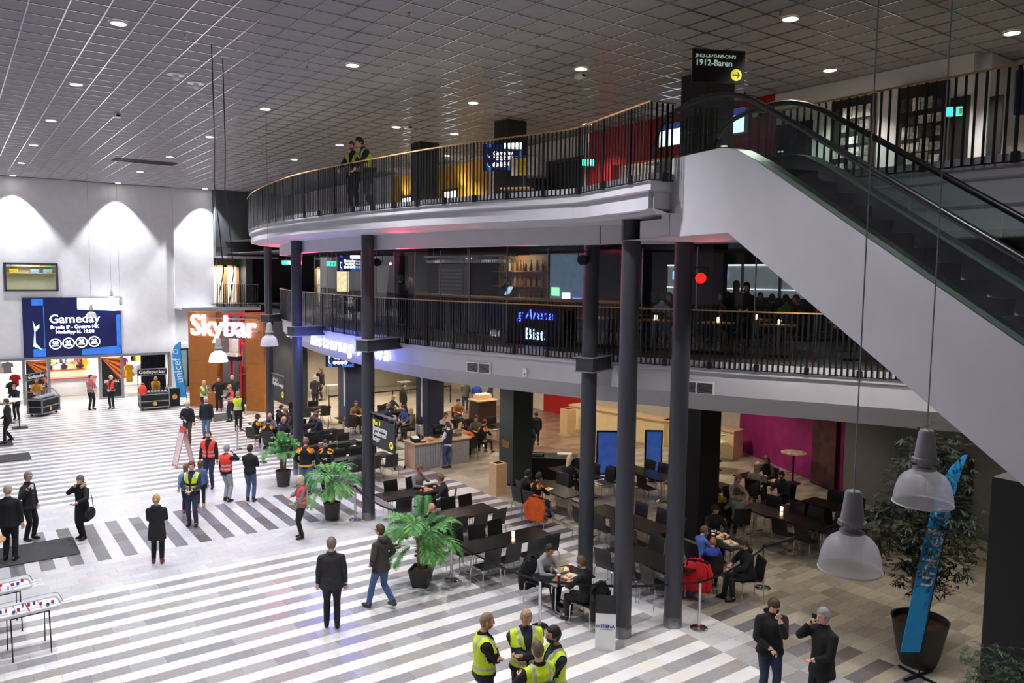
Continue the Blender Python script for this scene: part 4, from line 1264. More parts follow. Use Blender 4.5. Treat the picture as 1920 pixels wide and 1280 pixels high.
    zone = [T.z[i] for i in near]
    TWi, LRi = TW.inverted(), LR.inverted()
    rst = [tuple(LRi @ (TWi @ (p - base)) + Vector((0, 0, .93))) for p in V]      # torso point before the bend
    hem = .93 - coat if coat else .90
    for i, z_ in enumerate(zone):
        if z_ == 'legs' and rst[i][2] > (hem if not sit else .93) and (not sit or rst[i][1] < .13):
            zone[i] = 'top'
    fz = []
    for f in F:
        zs = [zone[i] for i in f]
        fz.append(max(set(zs), key=zs.count))
    body = MB()
    body.v = [tuple(p) for p in V]
    body.f = list(F)
    body.m = [0] * len(F)
    # ---- hands: palm, four fingers and a thumb on the side
    if res < .03:
        for wr, d, s_, ar in hands:
            up_ = Vector((0, 0, 1)) if abs(d.z) < .8 else Vector((0, 1, 0))
            sd = d.cross(up_).normalized() * s_
            nm = sd.cross(d).normalized()
            curl = 1.0 if ar in ('crossed', 'fold') else .75 if ar in ('down', 'walk', 'walkb', 'pocket', 'behind', 'hip') else .6
            pc = wr + d * .055
            body.ell(pc, (.040, .045, .016), 8, 6, 0, Matrix((sd, d, nm)).transposed())
            for fi in range(4):
                L_ = (.058, .068, .064, .05)[fi]
                p0 = wr + d * .085 + sd * (.027 - .018 * fi)
                a1 = d * cos(curl) - nm * sin(curl)
                a2 = d * cos(curl * 2.4) - nm * sin(curl * 2.4)
                body.path([p0, p0 + a1 * L_ * .55, p0 + a1 * L_ * .55 + a2 * L_ * .5], [.0095, .009, .007], 6)
            p0 = wr + d * .03 + sd * .032
            td_ = (d * .75 + sd * .65 - nm * .25).normalized()
            body.path([p0, p0 + td_ * .035, p0 + td_ * .035 + (d * .9 - nm * .3).normalized() * .03], [.012, .011, .008], 6)
    # ---- head
    HM = TW.to_3x3() @ Matrix.Rotation(radians(turn), 3, 'Z') @ Matrix.Rotation(-radians(nod + lean * .6), 3, 'X')
    hc = up((0, .018, 1.64)) + HM @ Vector((0, .012, 0))
    nu, nv = (20, 16) if res < .03 else (12, 10)
    hv, hf = [], []
    for j in range(nv + 1):
        th = pi * j / nv
        for i in range(nu):
            ph = 2 * pi * i / nu
            hv.append(hc + HM @ head_shape((sin(th) * cos(ph), sin(th) * sin(ph), cos(th))))
    for j in range(nv):
        for i in range(nu):
            l = (i + 1) % nu
            hf.append((j * nu + i, (j + 1) * nu + i, (j + 1) * nu + l, j * nu + l))
    body.add(hv, hf, 0)
    HT = lambda p: hc + HM @ Vector(p)
    body.path([HT((0, .091, .022)), HT((0, .108, -.010)), HT((0, .113, -.022)), HT((0, .095, -.030))], [.007, .011, .014, .008], 6)      # nose
    for s_ in (-1, 1):
        body.ell(HT((s_ * .081, -.006, 0)), (.009, .02, .031), 8, 6, 0, HM)                                                  # ears
        body.ell(HT((s_ * .031, .088, .014)), (.012, .007, .007), 8, 6, 1, HM)                                               # eyes
    body.ell(HT((0, .094, -.058)), (.023, .007, .007), 8, 6, 2, HM)                                                           # mouth
    root = thing('person', name_label, cat, (loc[0], loc[1], z0), radians(face - 90), group)
    sc = k
    sk = mat('skin_' + skin, skin_tones[skin], .55, noise=.06, scale=25)
    def out(mb_, nm_, mats, smooth=True, parent=root):
        mb_.v = [(p[0] * sc, p[1] * sc, p[2] * sc) for p in mb_.v]
        return mb_.build(nm_, mats, parent, smooth)
    out(body, 'body', [sk, eye_m, lip_m])
    # ---- clothing: the body's own surface moved outward, cut at its hems
    def shell(test, off, nm_, mats, mi=None):
        ids, mb_ = {}, MB()
        for fi, f in enumerate(F):
            if not test(fi, f): continue
            g = []
            for i in f:
                if i not in ids:
                    ids[i] = len(mb_.v)
                    mb_.v.append(tuple(V[i] + N[i] * off))
                g.append(ids[i])
            mb_.f.append(tuple(g))
            mb_.m.append(mi(fi, f) if mi else 0)
        if mb_.f:
            cnt = {}
            for g in mb_.f:                # even out the cut edges of the garment
                for a_, b_ in zip(g, g[1:] + g[:1]):
                    e_ = (min(a_, b_), max(a_, b_))
                    cnt[e_] = cnt.get(e_, 0) + 1
            nb_ = {}
            for (a_, b_), c_ in cnt.items():
                if c_ == 1:
                    nb_.setdefault(a_, []).append(b_)
                    nb_.setdefault(b_, []).append(a_)
            for _ in range(5):
                new = {}
                for a_, l_ in nb_.items():
                    if len(l_) == 2:
                        p, q, r_ = mb_.v[a_], mb_.v[l_[0]], mb_.v[l_[1]]
                        new[a_] = tuple(.5 * p[i] + .25 * (q[i] + r_[i]) for i in range(3))
                for a_, p in new.items():
                    mb_.v[a_] = p
            return out(mb_, nm_, mats)
    topm = cloth(top)
    if stripes:                           # team jersey: shoulder stripes and hem bands
        sm_ = [topm, cloth((250, 196, 30)), cloth((236, 110, 30))]
        def jm(fi, f):
            p = rst[f[0]]
            if fz[fi] == 'top' and .905 < p[2] < .955: return 1
            if p[2] > 1.31 and .075 < abs(p[0]) < .23 * bulk and abs(p[1]) < .1:
                return (0, 1, 2)[int((p[1] + .12) * 38) % 3]
            return 0
        shell(lambda fi, f: fz[fi] in ('top', 'sleeve', 'arm'), .008, 'jersey', sm_, jm)
    else:
        shell(lambda fi, f: fz[fi] in ('top', 'sleeve'), .007, 'jacket' if (coat or hood) else 'shirt', topm)
    shell(lambda fi, f: fz[fi] == 'legs', .005, 'trousers', cloth(legs))
    shell(lambda fi, f: fz[fi] == 'shoes', .004, 'shoes', mat('leather_%d_%d_%d' % shoes, shoes, .5, noise=.1, scale=20))
    if vest:
        vc, style = vest
        vm = [vc, silver, black_m]
        def vt(fi, f):
            p = rst[f[0]]
            if p[2] > 1.27 and fz[fi] in ('top', 'sleeve'):
                if abs(p[0]) > .185 * bulk or abs(p[1] + .01) > .135 * bulk: return False
            elif fz[fi] != 'top': return False
            if p[2] < .97 or p[2] > 1.47: return False
            if p[1] > 0 and abs(p[0]) < .02 + max(0, (p[2] - 1.2)) * .22: return False
            return True
        def vmi(fi, f):
            p = rst[f[0]]
            if style == 'police':
                if 1.02 < p[2] < 1.07 or (p[2] > 1.3 and .085 < abs(p[0]) < .125): return 1
                if 1.14 < p[2] < 1.2 and p[1] > .03: return 2
                return 0
            if style == 'plain': return 0
            if 1.02 < p[2] < 1.065 or 1.13 < p[2] < 1.175: return 1
            return 0
        shell(vt, .022, 'hi_vis_vest' if style != 'plain' else 'body_warmer', vm, vmi)
    if belt:
        shell(lambda fi, f: fz[fi] in ('top', 'legs') and .93 < V[f[0]].z < .985, .028, 'utility_belt', black_m)
        b = MB()
        b.box((.17, .05, .9), (.05, .08, .15), .2).box((-.17, .05, .93), (.05, .07, .09), -.2).box((-.12, .12, .93), (.07, .04, .08), .5)
        out(b, 'belt_pouches', black_m, False)
    # ---- hair
    hm = hairm(hair)
    hb = MB()
    if hairstyle != 'bald':
        ext = {'short': 0, 'stubble': 0, 'long': 1, 'bob': 1, 'tail': 0, 'receding': 0}[hairstyle]
        th_ = {'short': .016, 'stubble': .004, 'long': .02, 'bob': .024, 'tail': .014, 'receding': .012}[hairstyle]
        vs_, fs_ = [], []
        keep = []
        for j in range(nv + 1):
            th = pi * j / nv
            for i in range(nu):
                ph = 2 * pi * i / nu
                q = (sin(th) * cos(ph), sin(th) * sin(ph), cos(th))
                p = head_shape(q)
                lim = .40 if q[1] > .35 else (-.05 if q[1] > -.2 else -.62 if not ext else -1)
                if hairstyle == 'receding' and q[1] > -.1: lim = .95 if abs(q[0]) < .6 else .1
                inside = q[2] > lim
                nn = Vector(q)
                vs_.append(HT(p + nn * (th_ if inside else -.004)))
                keep.append(inside)
        for f in hf:
            if any(keep[i] for i in f): fs_.append(f)
        hb.add(vs_, fs_)
        if hairstyle in ('long', 'bob'):
            low = -.30 if hairstyle == 'long' else -.13
            rg = []
            for t in range(6):
                z = .02 + (low - .02) * t / 5
                rr = .088 - .01 * t / 5
                rg.append([HT((rr * cos(a), -.012 + (rr + .012) * sin(a) * (1 if sin(a) < 0 else .3), z)) for a in [pi * 1.0 + pi * i / 8 for i in range(9)]] +
                          [HT((.07 * cos(a), -.03 + .05 * sin(a), z)) for a in [2 * pi - pi * i / 8 for i in range(9)]])
            nn = len(rg[0])
            hb.add([p for r in rg for p in r], [(j * nn + i, j * nn + (i + 1) % nn, (j + 1) * nn + (i + 1) % nn, (j + 1) * nn + i) for j in range(5) for i in range(nn)] + [tuple(5 * nn + i for i in range(nn))])
        if hairstyle == 'tail':
            hb.path([HT((0, -.10, .03)), HT((0, -.135, .0)), HT((0, -.14, -.08)), HT((.01, -.125, -.17))], [.02, .03, .028, .008], 8)
        out(hb, 'hair', hm)
    if beard:
        bb = MB()
        vs_, keep = [], []
        for j in range(nv + 1):
            th = pi * j / nv
            for i in range(nu):
                ph = 2 * pi * i / nu
                q = (sin(th) * cos(ph), sin(th) * sin(ph), cos(th))
                ins = -.97 < q[2] < -.38 and q[1] > .15
                vs_.append(HT(head_shape(q) + Vector(q) * (.006 if ins else -.005)))
                keep.append(ins)
        bb.add(vs_, [f for f in hf if any(keep[i] for i in f)])
        out(bb, 'beard', hairm(beard))
    if cap:
        cb = MB()
        ck, cc = cap
        rg = []
        for t in range(6):
            a = t / 5 * pi / 2
            r_ = cos(a)
            rg.append([HT((.088 * r_ * cos(2 * pi * i / 16), -.004 + .108 * r_ * sin(2 * pi * i / 16), (.035 if ck == 'cap' else .005) + .108 * sin(a))) for i in range(16)])
        cb.add([p for r in rg for p in r], [(j * 16 + i, j * 16 + (i + 1) % 16, (j + 1) * 16 + (i + 1) % 16, (j + 1) * 16 + i) for j in range(5) for i in range(16)])
        if ck == 'cap':
            cb.add([HT((.07 * cos(a), .08 + .01, .045)) for a in (0, pi)] + [HT((.06 * cos(a), .095 + .085 * sin(a), .03)) for a in [pi * i / 6 for i in range(7)]], [tuple([0] + list(range(2, 9)) + [1])])
        else:
            cb.ell(HT((0, 0, .125)), (.025, .025, .022), 8, 6)
        out(cb, 'cap' if ck == 'cap' else 'knitted_hat', cloth(cc))
    if hood:
        if hood == 'down':
            hb = MB()
            pts = [up((.09 * cos(a), -.045 - .055 * sin(a), 1.475 + .02 * cos(2 * a))) for a in [pi * i / 8 for i in range(9)]]
            hb.path(pts, [.03, .04, .05, .06, .065, .06, .05, .04, .03], 10)
        else:
            hb = MB()
            rg = []
            for t in range(7):
                a = pi * .12 + t / 6 * pi * .72
                rg.append([HT((.102 * sin(b_) , -.03 + .12 * (-cos(a)) * 1.0 - .02, -.02 + .0)) for b_ in (0,)])
            hb.ell(HT((0, -.028, .0)), (.100, .108, .140), 16, 12, 0, HM)
        out(hb, 'hood', topm)
    if fur:
        fb_ = MB()
        pts = [up((.12 * cos(a), .06 - .12 * sin(a), 1.47 + .035 * sin(a))) for a in [-.4 + (pi + .8) * i / 16 for i in range(17)]]
        fb_.path(pts, [.045 + .012 * (i % 2) for i in range(17)], 9)
        out(fb_, 'fur_collar', hairm(fur))
    if scarf:
        sb = MB()
        pts = [up((.075 * cos(2 * pi * i / 14), .0 + .075 * sin(2 * pi * i / 14), 1.475)) for i in range(14)]
        sb.path(pts, .022, 8, closed=True)
        out(sb, 'collar', cloth(scarf))
    if open_shirt:
        sb = MB()
        sb.add([up((-.045, .123 * bulk, 1.44)), up((.045, .123 * bulk, 1.44)), up((.012, .137 * bulk, 1.2)), up((-.012, .137 * bulk, 1.2)),
                up((-.045, .09, 1.44)), up((.045, .09, 1.44)), up((.012, .09, 1.2)), up((-.012, .09, 1.2))], [(0, 3, 2, 1), (4, 5, 6, 7), (0, 1, 5, 4), (1, 2, 6, 5), (2, 3, 7, 6), (3, 0, 4, 7)])
        out(sb, 'shirt_front', cloth(open_shirt), False)
    if glasses:
        gb = MB()
        for s_ in (-1, 1):
            gb.path([HT((s_ * .03 + .02 * cos(a), .098, .014 + .015 * sin(a))) for a in [2 * pi * i / 10 for i in range(10)]], .0025, 5, closed=True)
            gb.path([HT((s_ * .052, .096, .016)), HT((s_ * .078, .0, .016))], .002, 5)
        out(gb, 'glasses', black_m)
    hw = [root.matrix_basis @ (((Vector(wr) + d * .09)) * sc) for wr, d, s_, ar in hands]
    return root, hw

# ------------------------------------------------------------------ chairs and tables
shell_m = mat('black_chair_shell', (24, 23, 24), .38, noise=.15, scale=20)
table_m = mat('black_table_top', (20, 20, 22), .22, noise=.12, scale=9)
def make_chair():
    t = link('cafe_chair', None)
    w_ = .21
    def sheet(prof, th=.014):
        b = MB()
        vs_, fs_ = [], []
        nx = 5
        for (y_, z_) in prof:
            for i in range(nx):
                x_ = -w_ + 2 * w_ * i / (nx - 1)
                dish = -.012 * (1 - (x_ / w_) ** 2)
                vs_.append((x_, y_ + (dish if z_ > .5 else 0), z_ + (dish if z_ <= .5 else 0)))
        m_ = len(prof)
        n0 = len(vs_)
        vs_ += [(x_, y_ + (-th if z_ > .5 else 0), z_ - (th if z_ <= .5 else 0)) for x_, y_, z_ in vs_]
        for j in range(m_ - 1):
            for i in range(nx - 1):
                a = j * nx + i
                fs_.append((a, a + 1, a + nx + 1, a + nx))
                fs_.append((n0 + a, n0 + a + nx, n0 + a + nx + 1, n0 + a + 1))
        for j in range(m_ - 1):
            for i in (0, nx - 1):
                a = j * nx + i
                fs_.append((a, a + nx, n0 + a + nx, n0 + a) if i == 0 else (a, n0 + a, n0 + a + nx, a + nx))
        for j in (0, m_ - 1):
            for i in range(nx - 1):
                a = j * nx + i
                fs_.append((a, n0 + a, n0 + a + 1, a + 1) if j == 0 else (a, a + 1, n0 + a + 1, n0 + a))
        return b.add(vs_, fs_)
    sheet([(.22, .435), (.18, .455), (0, .452), (-.14, .448), (-.19, .46)]).build('seat', shell_m, t, True)
    sheet([(-.185, .465), (-.205, .52), (-.215, .62), (-.23, .74), (-.255, .86), (-.262, .875)]).build('backrest', shell_m, t, True)
    for sx in (-1, 1):
        for fy in (1, -1):
            MB().path([(sx * .17, fy * .10, .44), (sx * .205, fy * .19, .425), (sx * .22, fy * .21, .39), (sx * .235, fy * .235, 0)], .011, 6).build('leg', chrome, t, True)
    return t
chair0 = make_chair()
chair0.scale = (1.1, 1.1, 1.06)
chair_used = [False]
def chair(x, y, face, label, group, z=0):
    rz = radians(face - 90)
    if not chair_used[0]:
        chair_used[0] = True
        c = chair0
        c.location = (x, y, z); c.rotation_euler = (0, 0, rz)
    else:
        c = clone(chair0, None, (x, y, z), rz)
    tag(c, label, 'chair', group)
    return c
ORD = ['first', 'second', 'third', 'fourth', 'fifth', 'sixth']
random.seed(21)
def table(desc_, cx, cy, L, W, axis, near=3, far=3, skipn=(), skipf=(), ends=()):
    """axis 0: long side along X, near side towards -Y; axis 1: long side along Y, near side towards -X"""
    rz = 0 if axis == 0 else -pi / 2
    desc = desc_
    t = thing('cafe_table', 'long black café table ' + desc if L > 1.3 else 'square black café table ' + desc, 'table', (cx, cy, 0), rz)
    MB().mm((-L / 2, -W / 2, .705), (L / 2, W / 2, .735)).build('top', table_m, t)
    for sx in ((-1, 1) if L > 1.3 else (-1, 1)):
        x_ = sx * (L / 2 - .28)
        b = MB()
        b.path([(x_, -.06, .70), (x_, -.06, .05), (x_, -W / 2 + .06, .018)], .018, 6)
        b.path([(x_, .06, .70), (x_, .06, .05), (x_, W / 2 - .06, .018)], .018, 6)
        b.tube((x_, -W / 2 + .08, .69), (x_, W / 2 - .08, .69), .014, n=6)
        b.build('leg_frame', chrome, t)
    M_ = Matrix.Translation((cx, cy, 0)) @ Matrix.Rotation(rz, 4, 'Z')
    for side, cnt, skip, yy, fa in (('near', near, skipn, -(W / 2 + .14), 90), ('far', far, skipf, W / 2 + .14, 270)):
        for i in range(cnt):
            if i in skip: continue
            x_ = (-L / 2 + L * (i + .5) / cnt) + random.uniform(-.04, .04)
            p = M_ @ Vector((x_, yy + random.uniform(-.06, .08) * (1 if side == 'far' else -1), 0))
            chair(p.x, p.y, fa + math.degrees(rz) + random.uniform(-9, 9), '%s black chair on the %s side of the table %s' % (ORD[i], side, desc), 'black café chairs')
    return t
cup_red = mat('red_paper_cup', (196, 34, 36), .5, noise=.06, scale=10)
def cup(x, y, z, label):
    t = thing('paper_cup', label, 'cup', (x, y, z))
    MB().lathe([(.028, 0), (.04, .135)], 16).build('cup_wall', cup_red, t, True)
    MB().lathe([(.042, .135), (.042, .148), (.036, .152)], 16).build('lid', whitem, t, True)
def tray(x, y, z, rz, label):
    t = thing('paper_tray', label, 'tray', (x, y, z), rz)
    b = MB().mm((-.15, -.1, 0), (.15, .1, .012))
    for a, c in (((-.16, -.11, .0), (.16, -.1, .03)), ((-.16, .1, 0), (.16, .11, .03)), ((-.16, -.1, 0), (-.15, .1, .03)), ((.15, -.1, 0), (.16, .1, .03))):
        b.mm(a, c)
    b.build('carton', mat('cream_carton', (238, 220, 190), .7, noise=.05, scale=8), t)
    b = MB()
    random.seed(int(x * 100))
    for k in range(7):
        b.ell((random.uniform(-.1, .1), random.uniform(-.06, .06), .025), (.03, .02, .015), 6, 4)
    b.build('food', mat('fried_food', (206, 150, 70), .7, noise=.3, scale=25), t, True)
candle_m = mat('candle_glass_lit', (255, 214, 160), .4, emit=5, noise=.05, scale=10)
def lantern(x, y, z, label, group=None, lit=True):
    t = thing('table_candle', label, 'candle', (x, y, z), 0, group)
    MB().lathe([(.035, .0), (.04, .11), (.036, .112)], 14).build('candle_glass', candle_m if lit else whitem, t, True)
    MB().lathe([(.045, 0), (.045, .008)], 14).build('saucer', black_m, t, True)

table('beside the largest palm', 10.45, 14.7, 2.36, .8, 0, 4, 4, (), (3,))
table('behind the largest palm', 10.5, 17.05, 2.36, .85, 0, 4, 4, (0,), (0,))
table('by the middle palm column', 10.55, 19.45, 2.0, .85, 0, 3, 4, (2,), (0, 2, 3))
table('of the grey sweater man', 10.2, 12.2, 1.05, .85, 0, 0, 0)
table('behind the small palm', 11.0, 24.2, 2.4, .8, 0, 4, 4)
table('behind the two jersey fans', 11.0, 26.6, 2.4, .8, 0, 4, 4)
table('in the fourth far row', 11.2, 29.0, 2.4, .8, 0, 4, 4, (), (0, 3))
table('nearest the brown portal', 10.9, 31.9, 2.2, .8, 0, 3, 3, (0, 1), (0, 1))
table('by the far blue-grey pillar', 14.2, 31.2, 1.8, .8, 0, 3, 2, (), (0, 1))
table('under the far television', 13.3, 34.4, 1.8, .8, 0, 2, 2)
table('behind the way sign', 16.0, 31.6, 1.8, .8, 0, 2, 3, (0,), (0, 2))
table('behind the coffee kiosk', 16.9, 26.6, 1.8, .8, 0, 3, 3, (1, 2), (0, 1))
table('right of the kiosk family', 18.6, 26.4, 1.0, .8, 0, 1, 1, (0,))
table('with the orange jacket', 14.25, 17.5, 1.9, .8, 1, 3, 3, (2,), (1,))
table('behind the round columns', 14.05, 14.2, 2.6, .8, 1, 4, 4)
table('between the two front columns', 12.45, 11.85, 2.0, .8, 1, 3, 3, (), (2,))
table('of the boys in blue', 14.75, 11.75, 1.15, .8, 1, 0, 0)
table('right of the black pillar', 17.7, 12.0, 2.6, .8, 1, 4, 4, (0, 1))
table('behind the black pillar', 18.6, 15.2, 2.2, .8, 1, 3, 3, (1, 2), (0, 1))
table('at the far right barrier', 19.6, 11.6, 2.2, .8, 1, 3, 3)
table('by the magenta wall', 20.4, 14.7, 1.8, .8, 1, 2, 2, (0, 1), (0, 1))
table('in front of the blonde woman', 16.0, 18.6, 1.9, .8, 1, 2, 3, (0, 1))
table('amid the back rows', 17.9, 17.3, 1.9, .8, 1, 3, 3)
lantern(10.75, 14.75, .735, 'lit candle on the front table beside the largest palm')
lantern(15.95, 18.2, .735, 'lit candle on the table in front of the blonde woman')
lantern(11.1, 26.7, .735, 'white candle on the table behind the two fans', lit=False)
lantern(11.2, 29.1, .735, 'white candle on the fourth row table', lit=False)
lantern(11.3, 24.3, .735, 'white candle on the second row table', lit=False)
lantern(18.0, 12.4, .735, 'lit candle on the table right of the black pillar')
for x, y, lb in ((9.92, 12.0, 'red paper cup near the left corner of the grey sweater table'), (10.48, 12.3, 'red paper cup between the two men at the grey sweater table'), (14.0, 17.9, 'red paper cup on the orange jacket table'),
                 (14.6, 11.9, 'red paper cup left on the children\'s table'), (14.85, 11.75, 'red paper cup in the middle of the children\'s table'), (14.75, 12.05, 'red paper cup at the back of the children\'s table'),
                 (10.85, 19.35, 'red paper cup left of the tray at the pillar-side table'), (11.15, 19.2, 'red paper cup right of the tray at the pillar-side table'), (14.1, 31.1, 'red paper cup on the table by the far pillar'),
                 (9.75, 16.85, 'red paper cup in front of the bald man'), (17.2, 26.4, 'red paper cup on the family table'), (18.5, 26.4, 'red paper cup beside the red-capped fan'), (20.3, 14.6, 'red paper cup on the table by the magenta wall'), (20.5, 14.95, 'second red paper cup on the table by the magenta wall')):
    cup(x, y, .735, lb)
tray(10.25, 12.05, .735, .3, 'cream food tray at the front of the grey sweater table')
tray(10.35, 12.42, .735, -.2, 'cream food tray under the grey sweater man\'s hands')
tray(11.0, 19.4, .735, .2, 'cream food tray between the two men by the pillar')
tray(14.75, 11.5, .735, 1.3, 'cream food tray in front of the boy in blue')
tray(14.95, 11.9, .735, .3, 'cream food tray in front of the man in the dark coat')
tray(14.0, 17.5, .735, .3, 'food tray in front of the jersey fan')
tray(14.45, 31.3, .735, 0, 'food tray on the table by the far pillar')
tray(20.45, 14.4, .735, 0, 'food tray on the table by the magenta wall')

def draped_jacket(x, y, face, rgb, label):
    """a jacket hung over a chair back"""
    t = thing('hung_jacket', label, 'jacket', (x, y, 0), radians(face - 90))
    b = MB()
    n_ = 12
    rg = []
    for z_, w_, d_, oy in ((.90, .20, .05, -.25), (.84, .26, .075, -.26), (.70, .28, .085, -.27), (.52, .285, .09, -.28), (.36, .28, .09, -.29), (.25, .25, .075, -.30)):
        rg.append([(w_ * cos(2 * pi * k / 20) * (1 + .06 * sin(k * 2.1 + z_ * 9)), oy + d_ * sin(2 * pi * k / 20) * (1 + .25 * sin(k * 3 + z_ * 7)), z_ + .02 * sin(k * 1.7)) for k in range(20)])
    b.add([p for r in rg for p in r], [(j * 20 + k, j * 20 + (k + 1) % 20, (j + 1) * 20 + (k + 1) % 20, (j + 1) * 20 + k) for j in range(5) for k in range(20)] + [tuple(range(20)), tuple(range(100, 120))[::-1]])
    b.build('back_panel', cloth(rgb), t, True)
    for s_ in (-1, 1):
        MB().path([(s_ * .2, -.27, .84), (s_ * .29, -.31, .66), (s_ * .27, -.34, .45), (s_ * .25, -.33, .25)], [.055, .06, .05, .045], 8).build('sleeve', cloth(rgb), t, True)
    MB().path([(-.1, -.22, .90), (-.06, -.28, .94), (.06, -.28, .94), (.1, -.22, .90)], .03, 8).build('collar', cloth(rgb), t, True)

# ------------------------------------------------------------------ coffee kiosk
t = thing('coffee_kiosk', 'birch coffee kiosk with a grey pleated skirt', 'kiosk', (13.2, 24.1, 0))
MB().mm((0, .04, 0), (2.3, .8, .92)).build('carcass', birch, t)
MB().mm((-.03, -.06, .92), (2.36, .86, .965)).build('worktop', birch, t)
b = MB()
pl = [(.02 + 2.26 * k / 120, .02 + .018 * sin(k * 1.15)) for k in range(121)]
ribbon(b, pl, [(0, .03), (0, .91)])
b.build('pleated_skirt', mat('grey_satin', (150, 150, 158), .45, noise=.1, scale=8), t)
t = thing('coffee_urn', 'tall steel coffee urn on the kiosk', 'urn', (13.75, 24.75, .965))
MB().lathe([(.17, 0), (.17, .05), (.16, .06), (.16, .52), (.165, .53), (.15, .56), (.04, .58)], 28).build('vessel', chrome, t, True)
MB().box((0, -.19, .12), (.04, .07, .05)).tube((0, -.2, .14), (0, -.2, .05), .012, n=8).build('tap', black_m, t)
MB().tube((-.08, 0, .58), (.08, 0, .58), .014, n=8).build('lid_handle', black_m, t)
t = thing('coffee_machine', 'black coffee machine on the kiosk', 'machine', (14.5, 24.7, .965))
MB().mm((-.2, -.15, 0), (.2, .2, .12)).mm((-.2, .05, .12), (.2, .2, .42)).mm((-.2, -.15, .36), (.2, .2, .45)).build('housing', black_m, t)
MB().mm((-.18, -.17, .28), (-.02, -.12, .34)).build('brew_head', chrome, t)
t = thing('card_terminal', 'grey card terminal at the right end of the kiosk', 'terminal', (15.2, 24.5, .965), .3)
MB().mm((-.14, -.1, 0), (.14, .1, .1)).build('housing', mat('terminal_grey', (90, 90, 92), .5, noise=.1, scale=8), t)
MB().box((0, -.02, .14), (.24, .16, .02), rx=.6).build('display', darkmetal, t)
t = thing('bread_basket', 'small wicker basket on the kiosk counter', 'basket', (13.95, 24.25, .965))
MB().lathe([(.07, 0), (.1, .07), (.09, .075)], 18).build('wicker', oak, t, True)
MB().ell((0, 0, .07), (.075, .075, .035), 12, 6).build('rolls', mat('bread', (210, 170, 110), .8, noise=.2, scale=20), t, True)
t = thing('condiment_box', 'dark slanted cutlery box at the left end of the kiosk', 'box', (13.4, 24.4, .965))
MB().box((0, 0, .07), (.28, .4, .12), rx=.15).build('casing', darkmetal, t)
MB().box((0, .04, .14), (.24, .26, .02), rx=.3).build('napkins', whitem, t)
t = thing('cup_stack', 'red box of cups on the kiosk counter', 'box', (13.55, 24.2, .965), .2)
MB().mm((-.1, -.08, 0), (.1, .08, .06)).build('carton', mat('maroon_box', (130, 30, 50), .6, noise=.1, scale=7), t)
MB().mm((-.08, -.06, .06), (.08, .06, .09)).build('lid', whitem, t)
t = thing('tea_tins', 'red tea packets near the machine on the kiosk', 'box', (14.95, 24.7, .965))
for k in range(4):
    MB().mm((-.16 + .08 * k, -.05, 0), (-.1 + .08 * k, .05, .14)).build('packet', mat('packet_%d' % (k % 2), ((190, 40, 50), (40, 50, 90))[k % 2], .5, noise=.1, scale=7), t)
t = thing('trolley', 'steel trolley left of the coffee kiosk', 'trolley', (12.85, 24.9, 0))
b = MB()
for x_ in (-.2, .2):
    b.path([(x_, -.3, .06), (x_, -.3, .9), (x_, .3, .9), (x_, .3, .06)], .015, 6)
b.build('frame', chrome, t)
MB().mm((-.2, -.3, .3), (.2, .3, .32)).build('shelf', steel, t)
MB().mm((-.2, -.3, .7), (.2, .3, .72)).build('shelf', steel, t)
for x_ in (-.2, .2):
    for y_ in (-.3, .3):
        MB().path([(x_ - .015, y_, .05), (x_ + .015, y_, .05)], .05, 10).build('castor', black_m, t)

# ------------------------------------------------------------------ direction signs, café details
def way_sign(label, x, y0, y1, z0, z1, zr, lines, arrow):
    t = thing('way_sign', label, 'sign', (x, y0, 0))
    L = y0 - y1
    MB().mm((-.015, -L, z0), (.015, -.2, z1)).build('board', mat('charcoal_sign', (44, 44, 48), .5, noise=.05, scale=6), t)
    MB().tube((0, -.05, zr), (0, -L - .05, zr), .035, n=10).build('mounting_tube', steel, t, True)
    MB().mm((-.012, -L + .02, z1), (.012, -L + .05, zr)).mm((-.012, -.3, z1), (.012, -.27, zr)).build('hangers', steel, t)
    H = z1 - z0
    for i, (s_, mt_) in enumerate(lines):
        text('sign_lettering', s_, H * .25, mt_, t, (-.02, -.28, z1 - H * (.14 + .19 * i)), (0, -1, 0), (0, 0, 1), align='LEFT', bold=.003)
    o = MB().path([(-.019, 0, 0), (-.017, 0, 0)], H * .14, 24).build('arrow_disc', mat('sign_yellow', (236, 222, 40), .5, emit=.2, noise=.02, scale=4), t)
    o.location = (0, -L + .2, z0 + H * .24)
    text('arrow', '→' if False else '>', H * .26, black_m, o, (-.021, 0, 0), (0, -1, 0), (0, 0, 1), bold=.004)
    MB().mm((-.022, -.07, -.012), (-.02, .07, .012)).build('arrow_shaft', black_m, o)
sy = MATS['sign_yellow'] if 'sign_yellow' in MATS else mat('sign_yellow', (236, 222, 40), .5, emit=.2, noise=.02, scale=4)
way_sign('hanging way sign to the restaurant, right of the column', 9.45, 19.95, 18.35, 2.2, 2.98, 3.12, [('Plan 3', sy), ('Restaurang', whitem), ('Konferens', whitem), ('Loger', whitem)], 1)
way_sign('hanging way sign at the far left column', 11.25, 33.6, 31.9, 1.6, 2.5, 2.62, [('A1-G1', whitem), ('SkyBar/Lounge', whitem)], 1)
def easel_screen(label, x, y, face, W, H, on):
    t = thing('display_screen', label, 'screen', (x, y, 0), radians(face + 90))
    MB().mm((-W / 2, 0, .3), (W / 2, .08, .3 + H)).build('casing', black_m, t)
    MB().mm((-W / 2 + .05, -.006, .35), (W / 2 - .05, 0, .25 + H)).build('picture', mat('poster_blue', (60, 96, 180), .4, emit=.22, noise=.35, scale=3) if on else darkmetal, t)
    MB().mm((-W / 2 + .1, .0, 0), (W / 2 - .1, .3, .05)).mm((-.05, .05, .05), (.05, .1, .4)).build('stand', black_m, t)
